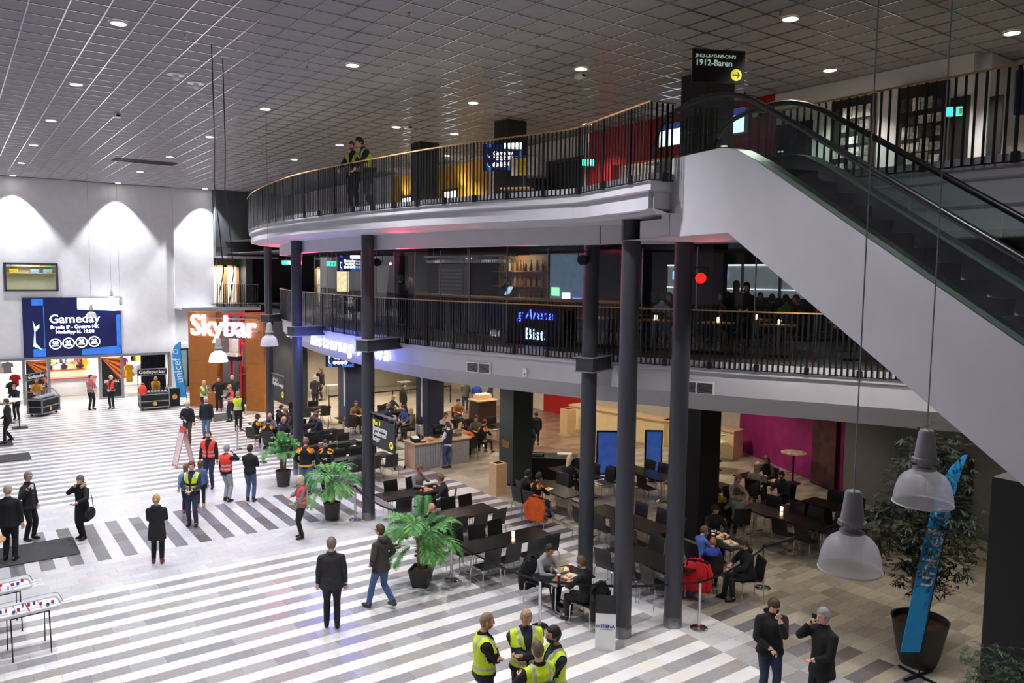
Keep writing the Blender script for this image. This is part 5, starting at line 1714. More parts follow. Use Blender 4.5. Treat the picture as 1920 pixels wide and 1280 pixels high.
easel_screen('large blue floor display behind the front columns', 17.9, 19.0, 235, 1.0, 1.5, True)
easel_screen('narrow blue floor display right of the front columns', 19.2, 18.3, 235, .6, 1.5, True)
easel_screen('dark floor display beside the black pillar', 20.4, 17.6, 235, .9, 1.5, False)
high_table('high table in front of the cream counter', (23.5, 19.2, 0), mat('printed_top', (200, 198, 150), .4, noise=.4, scale=9), .42)
high_table('high table nearer the magenta wall corner', (22.4, 18.3, 0), MATS['printed_top'], .42)
high_table('high table against the magenta wall', (23.2, 15.6, 0), MATS['printed_top'], .42)
t = thing('sales_counter', 'cream sales counter in front of the cream wall', 'counter', (23.6, 24.6, 0), radians(98))
MB().mm((-2.6, -.35, 0), (2.6, .35, 1.05)).build('front', mat('cream_laminate', (226, 206, 160), .5, noise=.05, scale=4), t)
MB().mm((-2.65, -.4, 1.05), (2.65, .4, 1.1)).build('worktop', birch, t)
MB().mm((-2.5, -.36, .3), (2.5, -.352, .33)).build('groove', oak, t)
t = thing('sales_counter', 'cream sales counter with a slatted end near the magenta wall', 'counter', (24.4, 20.6, 0), radians(98))
MB().mm((-1.6, -.35, 0), (1.6, .35, 1.05)).build('front', MATS['cream_laminate'], t)
MB().mm((-1.65, -.4, 1.05), (1.65, .4, 1.1)).build('worktop', birch, t)
t = thing('dark_cabinet', 'dark cabinet on the brown floor beside the red wall', 'cabinet', (20.0, 30.0, 0))
MB().mm((-.5, -.4, 0), (.5, .4, 1.15)).build('carcass', mat('dark_brown_wood', (46, 34, 28), .5, noise=.15, scale=6), t)
MB().mm((-.55, -.45, 1.15), (.55, .45, 1.2)).build('top', birch, t)
t = thing('goods_crate', 'low wooden goods on the dark cabinet', 'box', (20.0, 30.0, 1.2))
MB().mm((-.35, -.25, 0), (.35, .25, .22)).build('crate', birch, t)
MB().mm((-.3, -.2, .22), (.3, .2, .26)).build('wrapping', whitem, t)
t = thing('buffet_table', 'black-draped buffet table with laptops behind the blonde woman', 'table', (16.4, 21.0, 0), radians(-40))
MB().mm((-1.3, -.4, .0), (1.3, .4, .74)).build('drape', mat('black_drape', (16, 16, 18), .85, noise=.2, scale=10), t)
MB().mm((-1.32, -.42, .74), (1.32, .42, .765)).build('top', black_m, t)
t = thing('keyboard', 'long steel-fronted keyboard on the buffet table', 'keyboard', (16.05, 21.2, .765), radians(-40))
MB().mm((-.55, -.15, 0), (.55, .15, .1)).build('casing', black_m, t)
MB().mm((-.5, -.155, .02), (.5, -.1, .11)).build('key_row', steel, t)
t = thing('tray_stack', 'white trays at the right end of the buffet table', 'tray', (17.1, 20.5, .765), radians(-40))
for k in range(3):
    MB().mm((-.25, -.18, .03 * k), (.25, .18, .03 * k + .02)).build('tray', whitem, t)
# end-wall posters and doors of the café
t = thing('wall_poster', 'dark portrait mural at the right end of the magenta wall', 'poster', (23.47, 14.15, 0), atan2(-5.8, -2.3))
MB().mm((-1.2, -.125, .0), (.05, -.11, 3.7)).build('print', mat('mural_dark', (78, 42, 46), .7, noise=.5, scale=3), t)
MB().mm((-1.2, -.128, 0), (.05, -.1, .06)).build('skirting', black_m, t)
d = tag(MB().mm((22.34, 9.6, 0), (22.4, 10.6, 2.1)).build('door_1', char_wall), 'charcoal door in the grey café wall', 'door', kind='structure')
MB().mm((22.32, 9.5, 0), (22.4, 9.6, 2.2)).mm((22.32, 10.6, 0), (22.4, 10.7, 2.2)).mm((22.32, 9.5, 2.1), (22.4, 10.7, 2.2)).build('door_frame', darkmetal, d)
MB().tube((22.3, 9.75, 1.05), (22.34, 9.75, 1.05), .02, n=8).build('door_handle', steel, d)
for x, y, w_, lb in ((16.0, 43.75, 1.6, 'dark doorway at the left of the cream wall'), ):
    d = tag(MB().mm((x - w_ / 2, y - .05, 0), (x + w_ / 2, y + .02, 2.4)).build('door_2', char_wall), lb, 'door', kind='structure')
for x, y, lb in ((17.2, 41.0, 'small white side table near the cream wall'), (21.3, 40.2, 'small yellow-green table by the cream wall')):
    t = thing('side_table', lb, 'table', (x, y, 0))
    MB().mm((-.35, -.25, .7), (.35, .25, .73)).build('top', whitem, t)
    for sx in (-1, 1):
        for s2 in (-1, 1):
            MB().tube((sx * .3, s2 * .2, 0), (sx * .3, s2 * .2, .7), .015, n=6).build('leg', chrome, t)
t = thing('queue_barrier', 'black low barrier rail across the far café', 'barrier', (18.5, 36.2, 0))
for x_ in (-3.5, 0, 3.5):
    MB().tube((x_, 0, 0), (x_, 0, .95), .03, n=8).build('post', black_m, t)
MB().mm((-3.5, -.01, .86), (3.5, .01, .92)).build('belt', black_m, t)

# ------------------------------------------------------------------ escalator
AZ = radians(12.4)
EV, NV = Vector((sin(AZ), cos(AZ), 0)), Vector((cos(AZ), -sin(AZ), 0))
P0 = Vector((9.85, 9.1, 0))
esc = thing('escalator', 'white sided escalator descending to the right', 'escalator', P0)
def ep(s_, o_, z_):
    q = EV * s_ + NV * o_
    return (q.x, q.y, z_)
SL = math.tan(radians(30))
def zt(s_):                              # top of the side panel
    if s_ > -1.15: return 8.96
    pts = [(-1.15, 8.96), (-1.5, 8.90), (-2.02, 8.65), (-12, 8.65 - 9.98 * SL)]
    for (a, za), (c, zc) in zip(pts, pts[1:]):
        if s_ >= c: return za + (zc - za) * (s_ - a) / (c - a)
    return zc
outl = [(.12, 8.96), (-1.15, 8.96), (-1.35, 8.935), (-1.55, 8.88), (-1.8, 8.76), (-2.02, 8.65), (-9.5, 8.65 - 7.48 * SL), (-9.5, 7.67 - 8.07 * SL), (-1.43, 7.67), (1.0, 7.66), (1.0, 7.98), (.34, 7.98), (.34, 8.2), (.12, 8.2)]
def side_panel(o0, o1, nm, mt_):
    b = MB()
    n_ = len(outl)
    vs_ = [ep(s_, o0, z_) for s_, z_ in outl] + [ep(s_, o1, z_) for s_, z_ in outl]
    b.add(vs_, [tuple(range(n_)), tuple(range(n_, 2 * n_))[::-1]] + [(i, n_ + i, n_ + (i + 1) % n_, (i + 1) % n_) for i in range(n_)])
    return b.build(nm, mt_, esc)
side_panel(0, .06, 'side_panel', fascia_m)
side_panel(1.54, 1.6, 'side_panel', fascia_m)
b = MB()
b.add([ep(1.0, .06, 7.68), ep(1.0, 1.54, 7.68), ep(-1.43, 1.54, 7.69), ep(-1.43, .06, 7.69), ep(-9.5, 1.54, 7.69 - 8.07 * SL), ep(-9.5, .06, 7.69 - 8.07 * SL)], [(0, 1, 2, 3), (3, 2, 4, 5)])
b.build('soffit', fascia_m, esc)
deck = mat('escalator_deck', (150, 164, 158), .3, .7, noise=.05, scale=12)
for oa, ob in ((.0, .30), (1.3, 1.6)):
    b = MB()
    ss = [1.0, -1.15, -1.35, -1.55, -1.8, -2.02, -5, -9.5]
    row0 = [ep(s_, oa, zt(s_) + .012) for s_ in ss]; row1 = [ep(s_, ob, zt(s_) + .012) for s_ in ss]
    row2 = [ep(s_, ob, zt(s_) - .22) for s_ in ss]
    n_ = len(ss)
    b.add(row0 + row1 + row2, [(i, i + 1, n_ + i + 1, n_ + i) for i in range(n_ - 1)] + [(n_ + i, n_ + i + 1, 2 * n_ + i + 1, 2 * n_ + i) for i in range(n_ - 1)])
    b.build('deck', deck, esc)
b = MB()
b.add([ep(1.2, .3, 8.72), ep(1.2, 1.3, 8.72), ep(-1.5, 1.3, 8.72), ep(-1.5, .3, 8.72)], [(0, 1, 2, 3)])
b.build('landing_plate', steel, esc)
stepm = mat('step_black', (26, 28, 28), .5, .3, noise=.2, scale=25)
for k in range(21):
    s0, z0_ = -1.5 - .35 * k, 8.70 - .202 * (k + .4)
    if s0 < -9.3: break
    b = MB()
    b.add([ep(s0, .31, z0_), ep(s0, 1.29, z0_), ep(s0 - .36, 1.29, z0_), ep(s0 - .36, .31, z0_), ep(s0 - .36, 1.29, z0_ - .22), ep(s0 - .36, .31, z0_ - .22)], [(0, 1, 2, 3), (3, 2, 4, 5)])
    b.build('step', stepm, esc)
hr = mat('handrail_rubber', (16, 16, 17), .35, noise=.1, scale=20)
for o_, lab in ((.15, 0), (1.42, 1)):
    pts = [(.72, 8.98), (.80, 9.1), (.82, 9.3), (.74, 9.52), (.55, 9.68), (.25, 9.78), (-.2, 9.84), (-.7, 9.84), (-1.1, 9.79), (-1.45, 9.69), (-1.8, 9.53), (-2.6, 9.08), (-9.4, 9.08 - 6.8 * SL)]
    b = MB().path([ep(s_, o_, z_) for s_, z_ in pts], .042, 10)
    b.build('handrail', hr, esc, True)
    ss = [.6, .0, -.5, -1.2, -1.6, -2.1, -3.4, -4.7, -6, -7.3, -8.6]
    def zh(s_):
        for (a, za), (c, zc) in zip(pts[4:], pts[5:]):
            if a >= s_ >= c: return za + (zc - za) * (s_ - a) / (c - a)
        return 9.7
    for a, c in zip(ss, ss[1:]):
        m_ = 4
        b = MB()
        t_ = [a + (c - a) * i / m_ for i in range(m_ + 1)]
        t_[0] -= .008
        lo, hi = [ep(s_, o_, zt(s_) + .01) for s_ in t_], [ep(s_, o_, zh(s_)) for s_ in t_]
        b.add(lo + hi, [(i, i + 1, m_ + 2 + i, m_ + 1 + i) for i in range(m_)])
        b.build('glass_panel', smoky, esc)

# ------------------------------------------------------------------ hanging sign over the escalator
a_, b_ = Vector((11.01, 9.82, 11.14)), Vector((11.89, 9.36, 11.06))
dv = b_ - a_
W = Vector((dv.x, dv.y, 0)).length
t = thing('hanging_sign', 'black hanging sign to the bar, above the escalator', 'sign', ((a_.x + b_.x) / 2, (a_.y + b_.y) / 2, 10.8), atan2(dv.y, dv.x))
MB().mm((-W / 2, -.02, -.29), (W / 2, .02, .29)).build('board', mat('sign_black', (10, 14, 14), .4, noise=.05, scale=5), t)
for x_ in (-W / 2 + .08, W / 2 - .08):
    MB().tube((x_, 0, .29), (x_, 0, .8), .004, n=5).build('wire', steel, t)
mint = mat('sign_mint_letters', (186, 222, 208), .5, emit=.25, noise=.02, scale=4)
text('sign_lettering', 'J3-K3-L3-M3-N3-O3-P3', .083, mint, t, (-W / 2 + .05, -.024, .17), (1, 0, 0), (0, 0, 1), align='LEFT', bold=0, space=.95)
text('sign_lettering', '1912-Baren', .15, mint, t, (-W / 2 + .05, -.024, .05), (1, 0, 0), (0, 0, 1), align='LEFT', bold=.002)
o = MB().path([(0, -.022, 0), (0, -.02, 0)], .105, 28).build('arrow_disc', sy, t)
o.location = (W / 2 - .16, 0, -.14)
b = MB()
b.mm((-.065, -.026, -.01), (.06, -.024, .01))
b.add([(.01, -.026, .055), (.03, -.026, .055), (.075, -.026, 0), (.03, -.026, -.055), (.01, -.026, -.055), (.05, -.026, 0)], [(0, 1, 2, 5), (5, 2, 3, 4)])
b.build('arrow', black_m, o)

# ------------------------------------------------------------------ middle balcony: neon sign, vents, lamps on its front
def on_edge(edge, y, off=0):
    pl = offset(edge, off) if off else edge
    for (x0, y0), (x1, y1) in zip(pl, pl[1:]):
        if y0 >= y >= y1:
            k = (y0 - y) / (y0 - y1 + 1e-9)
            return x0 + (x1 - x0) * k, y, atan2(y1 - y0, x1 - x0)
neon = mat('neon_white_blue', (205, 212, 255), .5, emit=1.6, noise=.01, scale=4)
t = thing('neon_sign', 'glowing white-blue script lettering on the middle balcony front', 'sign', (10.3, 24, 4.6))
word = 'Restaurang Arena'
y_ = 26.9
for ch in word:
    if ch != ' ':
        x, y, a = on_edge(E2, y_)
        n_ = Vector((sin(a), -cos(a)))
        text('neon_letter', ch, .66, neon, t, (x + n_.x * .06 - 10.3, y + n_.y * .06 - 24, .0), (cos(a), sin(a), 0), (0, 0, 1), bold=.004, shear=.25, extrude=.02)
    y_ -= .42 if ch not in 'tr' else .33
for y_ in (26.4, 25, 23.6, 22.2, 21):
    x, y, a = on_edge(E2, y_)
    n_ = Vector((sin(a), -cos(a)))
    point((x + n_.x * .8, y + n_.y * .8, 4.55), 24, (.14, .18, 1), .1)  # added light in mid-air before the letters, stands in for the neon glow
for y_, lb in ((17.05, 'double vent grille on the middle balcony front, left'), (11.55, 'double vent grille on the middle balcony front, right of the columns')):
    x, y, a = on_edge(E2, y_)
    t = thing('vent_grille', lb, 'vent', (x + sin(a) * -.03, y + cos(a) * .03, 4.55), a)
    MB().mm((-.4, -.03, -.14), (.4, 0, .14)).build('frame', whitem, t)
    for s_ in (-1, 1):
        for k in range(9):
            MB().mm((s_ * .19 - .17, -.045, -.115 + .026 * k), (s_ * .19 + .17, -.03, -.103 + .026 * k)).build('slat', darkmetal, t)
x, y, a = on_edge(E2, 15.6)
t = thing('wall_lamp', 'small white sensor on the middle balcony front', 'sensor', (x + sin(a) * -.02, y + cos(a) * .02, 4.55), a)
MB().mm((-.05, -.06, -.1), (.05, 0, .1)).build('housing', whitem, t)
MB().ell((0, -.06, -.04), (.03, .03, .03), 10, 8).build('lens', greyplast, t, True)
# red stage light and its glow on the soffit
redglow = mat('red_stage_lens', (255, 18, 14), .4, emit=2, noise=.1, scale=40)
def stage_light(label, x, y, z, face, lens, to=None, watts=0):
    t = thing('stage_light', label, 'lamp', (x, y, z), radians(face - 90))
    MB().path([(0, -.22, 0), (0, -.12, 0), (0, .12, 0)], [.06, .1, .115], 18).build('housing', black_m, t, True)
    MB().path([(0, .115, 0), (0, .13, 0)], .10, 18).build('lens', lens, t, True)
    MB().path([(-.13, 0, 0), (-.13, 0, .2), (.13, 0, .2), (.13, 0, 0)], .012, 6).build('yoke', black_m, t)
    if watts:
        spot(to[0], to[1], watts, 75, .8, (1, .06, .08), .05)
stage_light('glowing red round stage light on the front right column', 11.75, 10.1, 6.98, 222, redglow, ((11.9, 9.8, 7.15), (10.6, 9.4, 7.9)), 14)
stage_light('black spotlight on the column behind the man in grey', 11.55, 13.3, 7.35, 210, darkmetal)
stage_light('black spotlight on the column by the middle palm', 9.85, 20.2, 7.3, 235, darkmetal)
stage_light('pair of black spotlights by the brown portal', 11.1, 33.2, 4.75, 220, darkmetal)
for x, y, to in ((9.9, 19.2, (9.9, 17.6, 7.9)), (10.3, 26.3, (9.8, 24.4, 7.9)), (11.1, 13.9, (10.4, 15.4, 7.9)), (11.3, 33, (10.7, 31.2, 7.9))):
    spot((x, y, 7.35), to, 110, 95, .9, (1, .05, .12), .05)
# glazing of the middle floor
pl = offset(E2, 1.3)
pts = [p for p in resample(pl, 1.35) if 8.2 < p[1] < 33]
for i, ((x0, y0, a0), (x1, y1, a1)) in enumerate(zip(pts, pts[1:])):
    w = MB().add([(x0, y0, F2 + .05), (x1, y1, F2 + .05), (x1, y1, 7.66), (x0, y0, 7.66)], [(0, 1, 2, 3)]).build('window_%d' % (i + 2), clear)
    tag(w, 'clear glass pane %d from the left behind the middle railing' % (i + 1), 'window', kind='structure')
    MB().mm((x0 - .012, y0 - .012, F2), (x0 + .012, y0 + .012, 7.7)).build('pane_joint', steel, w)
# bar on the middle floor
bar_x = lambda y, off: on_edge(E2, y, off)
def seg(y0, y1, off):
    return [p for p in offset(E2, off) if y1 < p[1] < y0]
bar = thing('bar_counter', 'wood-topped bar counter on the middle floor', 'counter', (13, 20, F2))
sg = [(x - 13, y - 20) for x, y in seg(24.8, 15.2, 2.7)]
b = MB()
ribbon(b, sg, [(0, 0), (0, 1.1), (.6, 1.1), (.6, 0)])
b.build('front', mat('bar_black', (20, 18, 18), .5, noise=.15, scale=8), bar)
b = MB()
ribbon(b, sg, [(-.06, 1.1), (-.06, 1.17), (.66, 1.17), (.66, 1.1), (-.06, 1.1)])
b.build('worktop', oak, bar)
def l2(y, off, z=0):
    x, y2, a = on_edge(E2, y, off)
    return x, y2, a
x, y, a = l2(24.0, 5.0)
t = thing('bottle_shelf', 'lit wooden bottle shelf behind the bar', 'shelf', (x, 21.0, F2))
MB().mm((-.1, -1.4, 0), (.1, 1.4, .1)).mm((.1, -1.4, 0), (.16, 1.4, 2.5)).build('back_panel', oak, t)
for z_ in (.95, 1.45, 1.95):
    MB().mm((-.15, -1.4, z_), (.16, 1.4, z_ + .03)).build('shelf_board', oak, t)
point((x - .5, 21, F2 + 2.35), 9, WARM, .1)
random.seed(3)
bc = [('green', (40, 80, 40)), ('amber', (150, 80, 20)), ('clear', (200, 205, 205)), ('brown', (70, 40, 22)), ('gold', (190, 150, 60))]
for zi, z_ in enumerate((.98, 1.48, 1.98)):
    for k in range(9):
        nm_, c_ = bc[(k * 3 + zi * 2) % 5]
        tb_ = thing('bottle', '%s bottle, %s from the right on the %s shelf behind the bar' % (nm_, ('first', 'second', 'third', 'fourth', 'fifth', 'sixth', 'seventh', 'eighth', 'ninth')[k], ('lowest', 'middle', 'top')[zi]), 'bottle', (x - .03, 19.75 + .3 * k, F2 + z_), 0, 'bottles behind the bar')
        MB().lathe([(.04, 0), (.042, .02), (.042, .2), (.015, .26), (.015, .33)], 10).build('bottle_glass', mat('bottle_' + nm_, c_, .15, noise=.1, scale=9), tb_, True)
        MB().lathe([(.017, .33), (.017, .36)], 8).build('stopper', black_m, tb_, True)
x, y, a = l2(22.3, 4.2)
t = thing('louvre_panel', 'grey louvred cabinet behind the bar', 'cabinet', (x, 23.9, F2))
MB().mm((-.1, -.9, 0), (.1, .9, 2.2)).build('panel', mat('louvre_grey', (120, 118, 122), .5, noise=.06, scale=6), t)
for k in range(9):
    MB().mm((-.13, -.8, .9 + .13 * k), (-.1, .8, .98 + .13 * k)).build('louvre', mat('louvre_light', (160, 158, 160), .5, noise=.05, scale=6), t)
t = thing('glass_rack', 'hanging rack of wine glasses above the bar', 'rack', (13.5, 21.2, 7.55))
MB().mm((-.25, -2.4, 0), (.25, 2.4, .04)).build('rack_board', steel, t)
for y_ in (-2.2, 0, 2.2):
    MB().tube((0, y_, .04), (0, y_, .46), .008, n=6).build('hanger', steel, t)
gl = MB()
for k in range(40):
    for j in range(3):
        gl.lathe([(.03, 0), (.005, -.01), (.005, -.08), (.035, -.11), (.03, -.18)], 8, (-.18 + .18 * j, -2.3 + .118 * k, 0), cap=False)
tag(gl.build('wine_glasses', mat('hanging_glass', (205, 210, 215), .08, .3, noise=.05, scale=20), t, True), kind='stuff')
for y_ in (19.5, 22.5):
    spot((13.1, y_, 7.9), (13.3, y_, 5), 14, 110, .6, NEUT, .05)
x, y, a = l2(19.0, 2.75)
t = thing('till_screen', 'pale till screen on the bar counter', 'till', (x + .1, y, F2 + 1.17), radians(215))
MB().box((0, 0, .2), (.36, .03, .26), rx=-.5).build('display', mat('till_glow', (150, 180, 205), .3, emit=.8, noise=.1, scale=4), t)
MB().mm((-.08, -.08, 0), (.08, .1, .1)).build('foot', black_m, t)
# middle floor: dark back panels and the lit view into the arena
for x, y0_, y1_, lb in ((18.5, 26.2, 29.5, 'left'), ):
    t = thing('arena_view', 'bright opening with bottle rack and shop lights at the back of the middle floor', 'opening', (20.5, 25.2, F2))
    MB().mm((0, -1.7, .3), (.06, 1.9, 2.7)).build('lit_back', mat('cold_backlight', (110, 128, 158), .5, emit=.25, noise=.5, scale=2), t)
    for k in range(5):
        MB().mm((-.03, -1.5 + .7 * k, .6 + .2 * (k % 3)), (0, -1.0 + .7 * k, .95 + .2 * (k % 3))).build('lit_label', mat('label_%d' % k, ((90, 110, 220), (230, 240, 250), (120, 210, 140), (230, 220, 120), (90, 120, 230))[k], .4, emit=1.2, noise=.2, scale=6), t)
    MB().mm((0, -1.7, 0), (.06, 1.9, .3)).build('sill', darkmetal, t)
    MB().mm((-.05, -1.75, .25), (.0, -1.7, 2.75)).mm((-.05, 1.9, .25), (0, 1.95, 2.75)).mm((-.05, -1.75, 2.7), (0, 1.95, 2.75)).build('opening_frame', steel, t)
t = thing('arena_window', 'long grey window band to the arena at the back of the middle floor', 'opening', (22, 16.9, F2))
MB().mm((0, -4.5, 1.2), (.06, 3.6, 2.25)).build('glazing', mat('arena_grey_light', (120, 124, 130), .5, emit=.30, noise=.35, scale=1.5), t)
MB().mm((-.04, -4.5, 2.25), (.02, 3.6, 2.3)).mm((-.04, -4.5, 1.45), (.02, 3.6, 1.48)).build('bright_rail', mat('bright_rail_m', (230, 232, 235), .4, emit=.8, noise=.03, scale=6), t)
for k in range(6):
    MB().mm((-.05, -4.4 + 1.5 * k, 1.2), (.02, -4.3 + 1.5 * k, 2.3)).build('window_post', steel, t)
for y_ in (20.0, 17.9, 14.6):
    MB().mm((-.06, y_ - 16.9 - .2, 1.75), (-.03, y_ - 16.9 + .2, 2.05)).build('small_monitor', mat('monitor_glow', (120, 170, 230), .4, emit=1.5, noise=.3, scale=6), t)
MB().mm((0, -4.5, 0), (.06, 3.6, 1.2)).build('parapet', darkmetal, t)
MB().mm((-.3, -4.4, .75), (-.1, -2.8, 1.1)).build('red_seats', red_wall, t)
for y0_, y1_, off in ((33, 30.5, 6), (27.2, 26.0, 4.5), (15.3, 14.6, 5.2)):
    x, y, a = l2((y0_ + y1_) / 2, off)
    pillar(x - .3, y - .6, x + .3, y + .6, F2, 8, black_m, 'black pillar on the middle floor near y %d' % y if False else {33: 'black pillar on the middle floor left of the exit sign', 27.2: 'black pillar on the middle floor behind the hanging television', 15.3: 'black pillar on the middle floor right of the bar'}[y0_], 'pillar')
exit_m = mat('exit_green', (30, 200, 130), .4, emit=2.2, noise=.05, scale=8)
def exit_sign(label, loc, face, rod=0):
    t = thing('exit_sign', label, 'sign', loc, radians(face + 90))
    MB().mm((-.2, 0, -.1), (.2, .06, .1)).build('housing', whitem, t)
    MB().mm((-.19, -.006, -.09), (.19, 0, .09)).build('green_face', exit_m, t)
    if rod: MB().tube((0, .03, .1), (0, .03, rod), .01, n=6).build('hanger', steel, t)
    MB().ell((-.02, -.01, .05), (.015, .004, .015), 8, 6).mm((-.05, -.012, -.05), (.0, -.007, .03)).mm((.05, -.012, -.06), (.12, -.007, .06)).build('running_figure', whitem, t)
exit_sign('green exit sign left of the hanging television on the middle floor', (11.97, 28.53, 7.34), 235, .66)
exit_sign('green exit sign near the far left bridge', (13.35, 37.45, 7.46), 235, .56)
exit_sign('green exit sign beside the red wall on the top floor', (16.12, 18.44, 10.47), 235, 1.15)
exit_sign('green exit sign by the door at the far right of the top floor', (16.9, 7.95, 10.45), 215)
# restaurant tables on the middle floor
bist = mat('restaurant_upholstery', (26, 24, 26), .8, noise=.15, scale=12)
def make_dining():
    t = link('dining_chair', None)
    MB().mm((-.22, -.22, .40), (.22, .22, .48)).build('seat', bist, t)
    MB().box((0, -.21, .68), (.44, .06, .42), rx=.12).build('backrest', bist, t)
    for sx in (-1, 1):
        for s2 in (-1, 1):
            MB().path([(sx * .19, s2 * .19, .40), (sx * .21, s2 * .22, 0)], [.02, .014], 6).build('leg', oak, t)
    return t
dc0 = make_dining()
first_dc = [True]
dts = [(30.0, 1.9), (27.8, 1.9), (17.0, 1.95), (15.4, 1.95), (13.9, 2.0), (12.5, 2.0), (11.2, 2.0), (9.9, 2.1), (13.0, 4.2), (11.2, 4.4), (9.6, 4.6), (16.2, 4.6)]
names = ['farthest left', 'left of the television', 'at the end of the bar', 'behind the blue reflected words', 'between the bar and the column', 'behind the two front columns', 'right of the red stage light', 'nearest the escalator', 'second row behind the columns', 'second row by the red light', 'second row nearest the escalator', 'second row near the bar']
for (y_, off), nm_ in zip(dts, names):
    x, y, a = l2(y_, off)
    t = thing('dining_table', 'small wooden dining table %s on the middle floor' % nm_, 'table', (x, y, F2), a)
    MB().mm((-.38, -.38, .72), (.38, .38, .755)).build('top', oak, t)
    MB().tube((0, 0, .02), (0, 0, .72), .04, n=10).build('stem', steel, t)
    MB().lathe([(.24, 0), (.22, .02), (.04, .03)], 18).build('foot', darkmetal, t)
    lantern(x + .1, y + .05, F2 + .755, 'lit candle on the dining table ' + nm_)
    for s_, w1 in ((-1, 'left'), (1, 'right')):
        p = Vector((x, y)) + Vector((cos(a), sin(a))) * (-s_ * -.58)
        if first_dc[0]:
            c = dc0; first_dc[0] = False
            c.location = (p.x, p.y, F2); c.rotation_euler = (0, 0, a + pi / 2 * s_)
        else:
            c = clone(dc0, None, (p.x, p.y, F2), a + pi / 2 * s_)
        tag(c, 'black upholstered chair %s of the dining table %s' % (w1, nm_), 'chair', 'restaurant chairs on the middle floor')
neon_reflection = mat('neon_reflection', (40, 60, 255), .5, emit=5, noise=.02, scale=5)  # glowing letters below imitate the neon sign's reflection in the glass
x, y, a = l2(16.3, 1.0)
t = thing('window_lettering', 'blue and white sign reflection modelled as letters behind the middle railing', 'sign', (x, y, F2), a)
text('reflected_script', 'g Arena', .36, neon_reflection, t, (0, -.03, .80), (1, 0, 0), (0, 0, 1), shear=.25, bold=.002)
text('reflected_word', 'Bist', .42, mat('pale_blue_reflection', (170, 205, 240), .5, emit=1.2, noise=.02, scale=5), t, (.0, -.03, .28), (1, 0, 0), (0, 0, 1), bold=.006)
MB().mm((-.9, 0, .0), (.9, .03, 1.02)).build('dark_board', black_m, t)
for y_ in (32, 28, 18.5, 13.5, 11, 9):
    x, y, a = l2(y_, 2.4)
    spot((x, y, 7.95), (x, y, 5), 9, 130, .6, WARM, .05)
spot((15.5, 33.5, 7.9), (15.5, 33.5, 5), 220, 140, .6, NEUT, .1)
spot((13.8, 36.8, 7.9), (13.8, 36.8, 5), 160, 140, .6, NEUT, .1)
t = thing('leaning_panel', 'tilted pale panel behind the middle railing at the left', 'panel', (15.2, 31.2, F2), radians(-50))
MB().box((0, 0, 1.1), (.9, .05, 2.2), rx=-.25).build('sheet', whitem, t)
MB().box((0, .15, .5), (.05, .3, .05)).build('prop', darkmetal, t)
t = thing('vending_cabinet', 'lit display cabinet left of the hanging television', 'cabinet', (14.6, 33.2, F2), radians(-50))
MB().mm((-.35, -.3, 0), (.35, .3, 2.0)).build('carcass', darkmetal, t)
MB().mm((-.3, -.31, 1.0), (.3, -.3, 1.9)).build('lit_front', mat('cabinet_glow', (220, 200, 150), .4, emit=.8, noise=.4, scale=6), t)
# bridge corridor at the far left
for x0_, lb in ((12.9, 'left'), (13.7, 'right')):
    t = thing('wooden_doorway', '%s lit wooden doorway behind the bridge railing' % lb, 'doorway', (x0_, 47.6, F2))
    MB().mm((-.4, 0, 0), (-.3, .2, 2.2)).mm((.25, 0, 0), (.4, .2, 2.2)).mm((-.4, 0, 2.1), (.4, .2, 2.2)).build('jamb', oak, t)
    MB().mm((-.3, .1, 0), (.25, .15, 2.1)).build('lit_interior', mat('interior_glow', (240, 225, 195), .5, emit=.7, noise=.5, scale=5), t)
spot((13.2, 46.6, 7.7), (13.2, 47, 5), 170, 140, .5, NEUT, .1)
tag(MB().mm((12.4, 46.15, 7.75), (16, 46.3, 7.87)).build('trim_3', whitem), 'white ledge above the far left bridge', 'trim', kind='structure')

# ------------------------------------------------------------------ top floor
for (y0_, y1_), nm_, lb in (((25.2, 29.0), 'yellow_wall_cladding', 'yellow wall panel right of the middle pillar on the top floor'), ((31.0, 33.0), 'yellow_wall_cladding', 'yellow wall panel left of the middle pillar on the top floor')):
    t = thing(nm_, lb, 'wall panel', (16.98, (y0_ + y1_) / 2, F3))
    h_ = (y1_ - y0_) / 2
    MB().mm((-.02, -h_, 0), (.01, h_, 2.75)).build('sheet', yellow_wall, t)
    MB().mm((-.03, -h_, 0), (-.02, h_, .1)).build('skirting', darkmetal, t)
    spot((16.6, (y0_ + y1_) / 2, F3 + 1.75), (16.95, (y0_ + y1_) / 2 - .3, F3 + 2.6), 14, 120, .8, WARM, .05)
lit_door = mat('lit_frosted_glass', (244, 246, 240), .5, emit=1.3, noise=.05, scale=3)
for y_, lb in ((28.0, 'frosted lit door in the right yellow panel'), (31.6, 'frosted lit door in the left yellow panel'), (23.6, 'frosted lit door left of the screen pillar')):
    t = thing('frosted_door', lb, 'door', (16.93, y_, F3))
    MB().mm((0, -.55, 0), (.04, .55, 1.7)).build('leaf', lit_door, t)
    MB().mm((-.02, -.62, 0), (.05, -.55, 1.8)).mm((-.02, .55, 0), (.05, .62, 1.8)).mm((-.02, -.62, 1.7), (.05, .62, 1.8)).build('door_frame', col_m, t)
t = thing('dark_doorway', 'dark double doorway beside the red wall on the top floor', 'doorway', (16.96, 20.6, F3))
MB().mm((0, -.9, 0), (.03, .9, 2.1)).build('opening', black_m, t)
MB().mm((-.04, -.97, 0), (.03, -.9, 2.2)).mm((-.04, .9, 0), (.03, .97, 2.2)).mm((-.04, -.97, 2.1), (.03, .97, 2.2)).build('door_frame', col_m, t)
t = thing('dark_kiosk', 'dark kiosk front between the pillar and the red wall on the top floor', 'kiosk', (16.3, 22.3, F3))
MB().mm((0, -.9, 0), (.6, .9, 1.6)).build('counter', black_m, t)
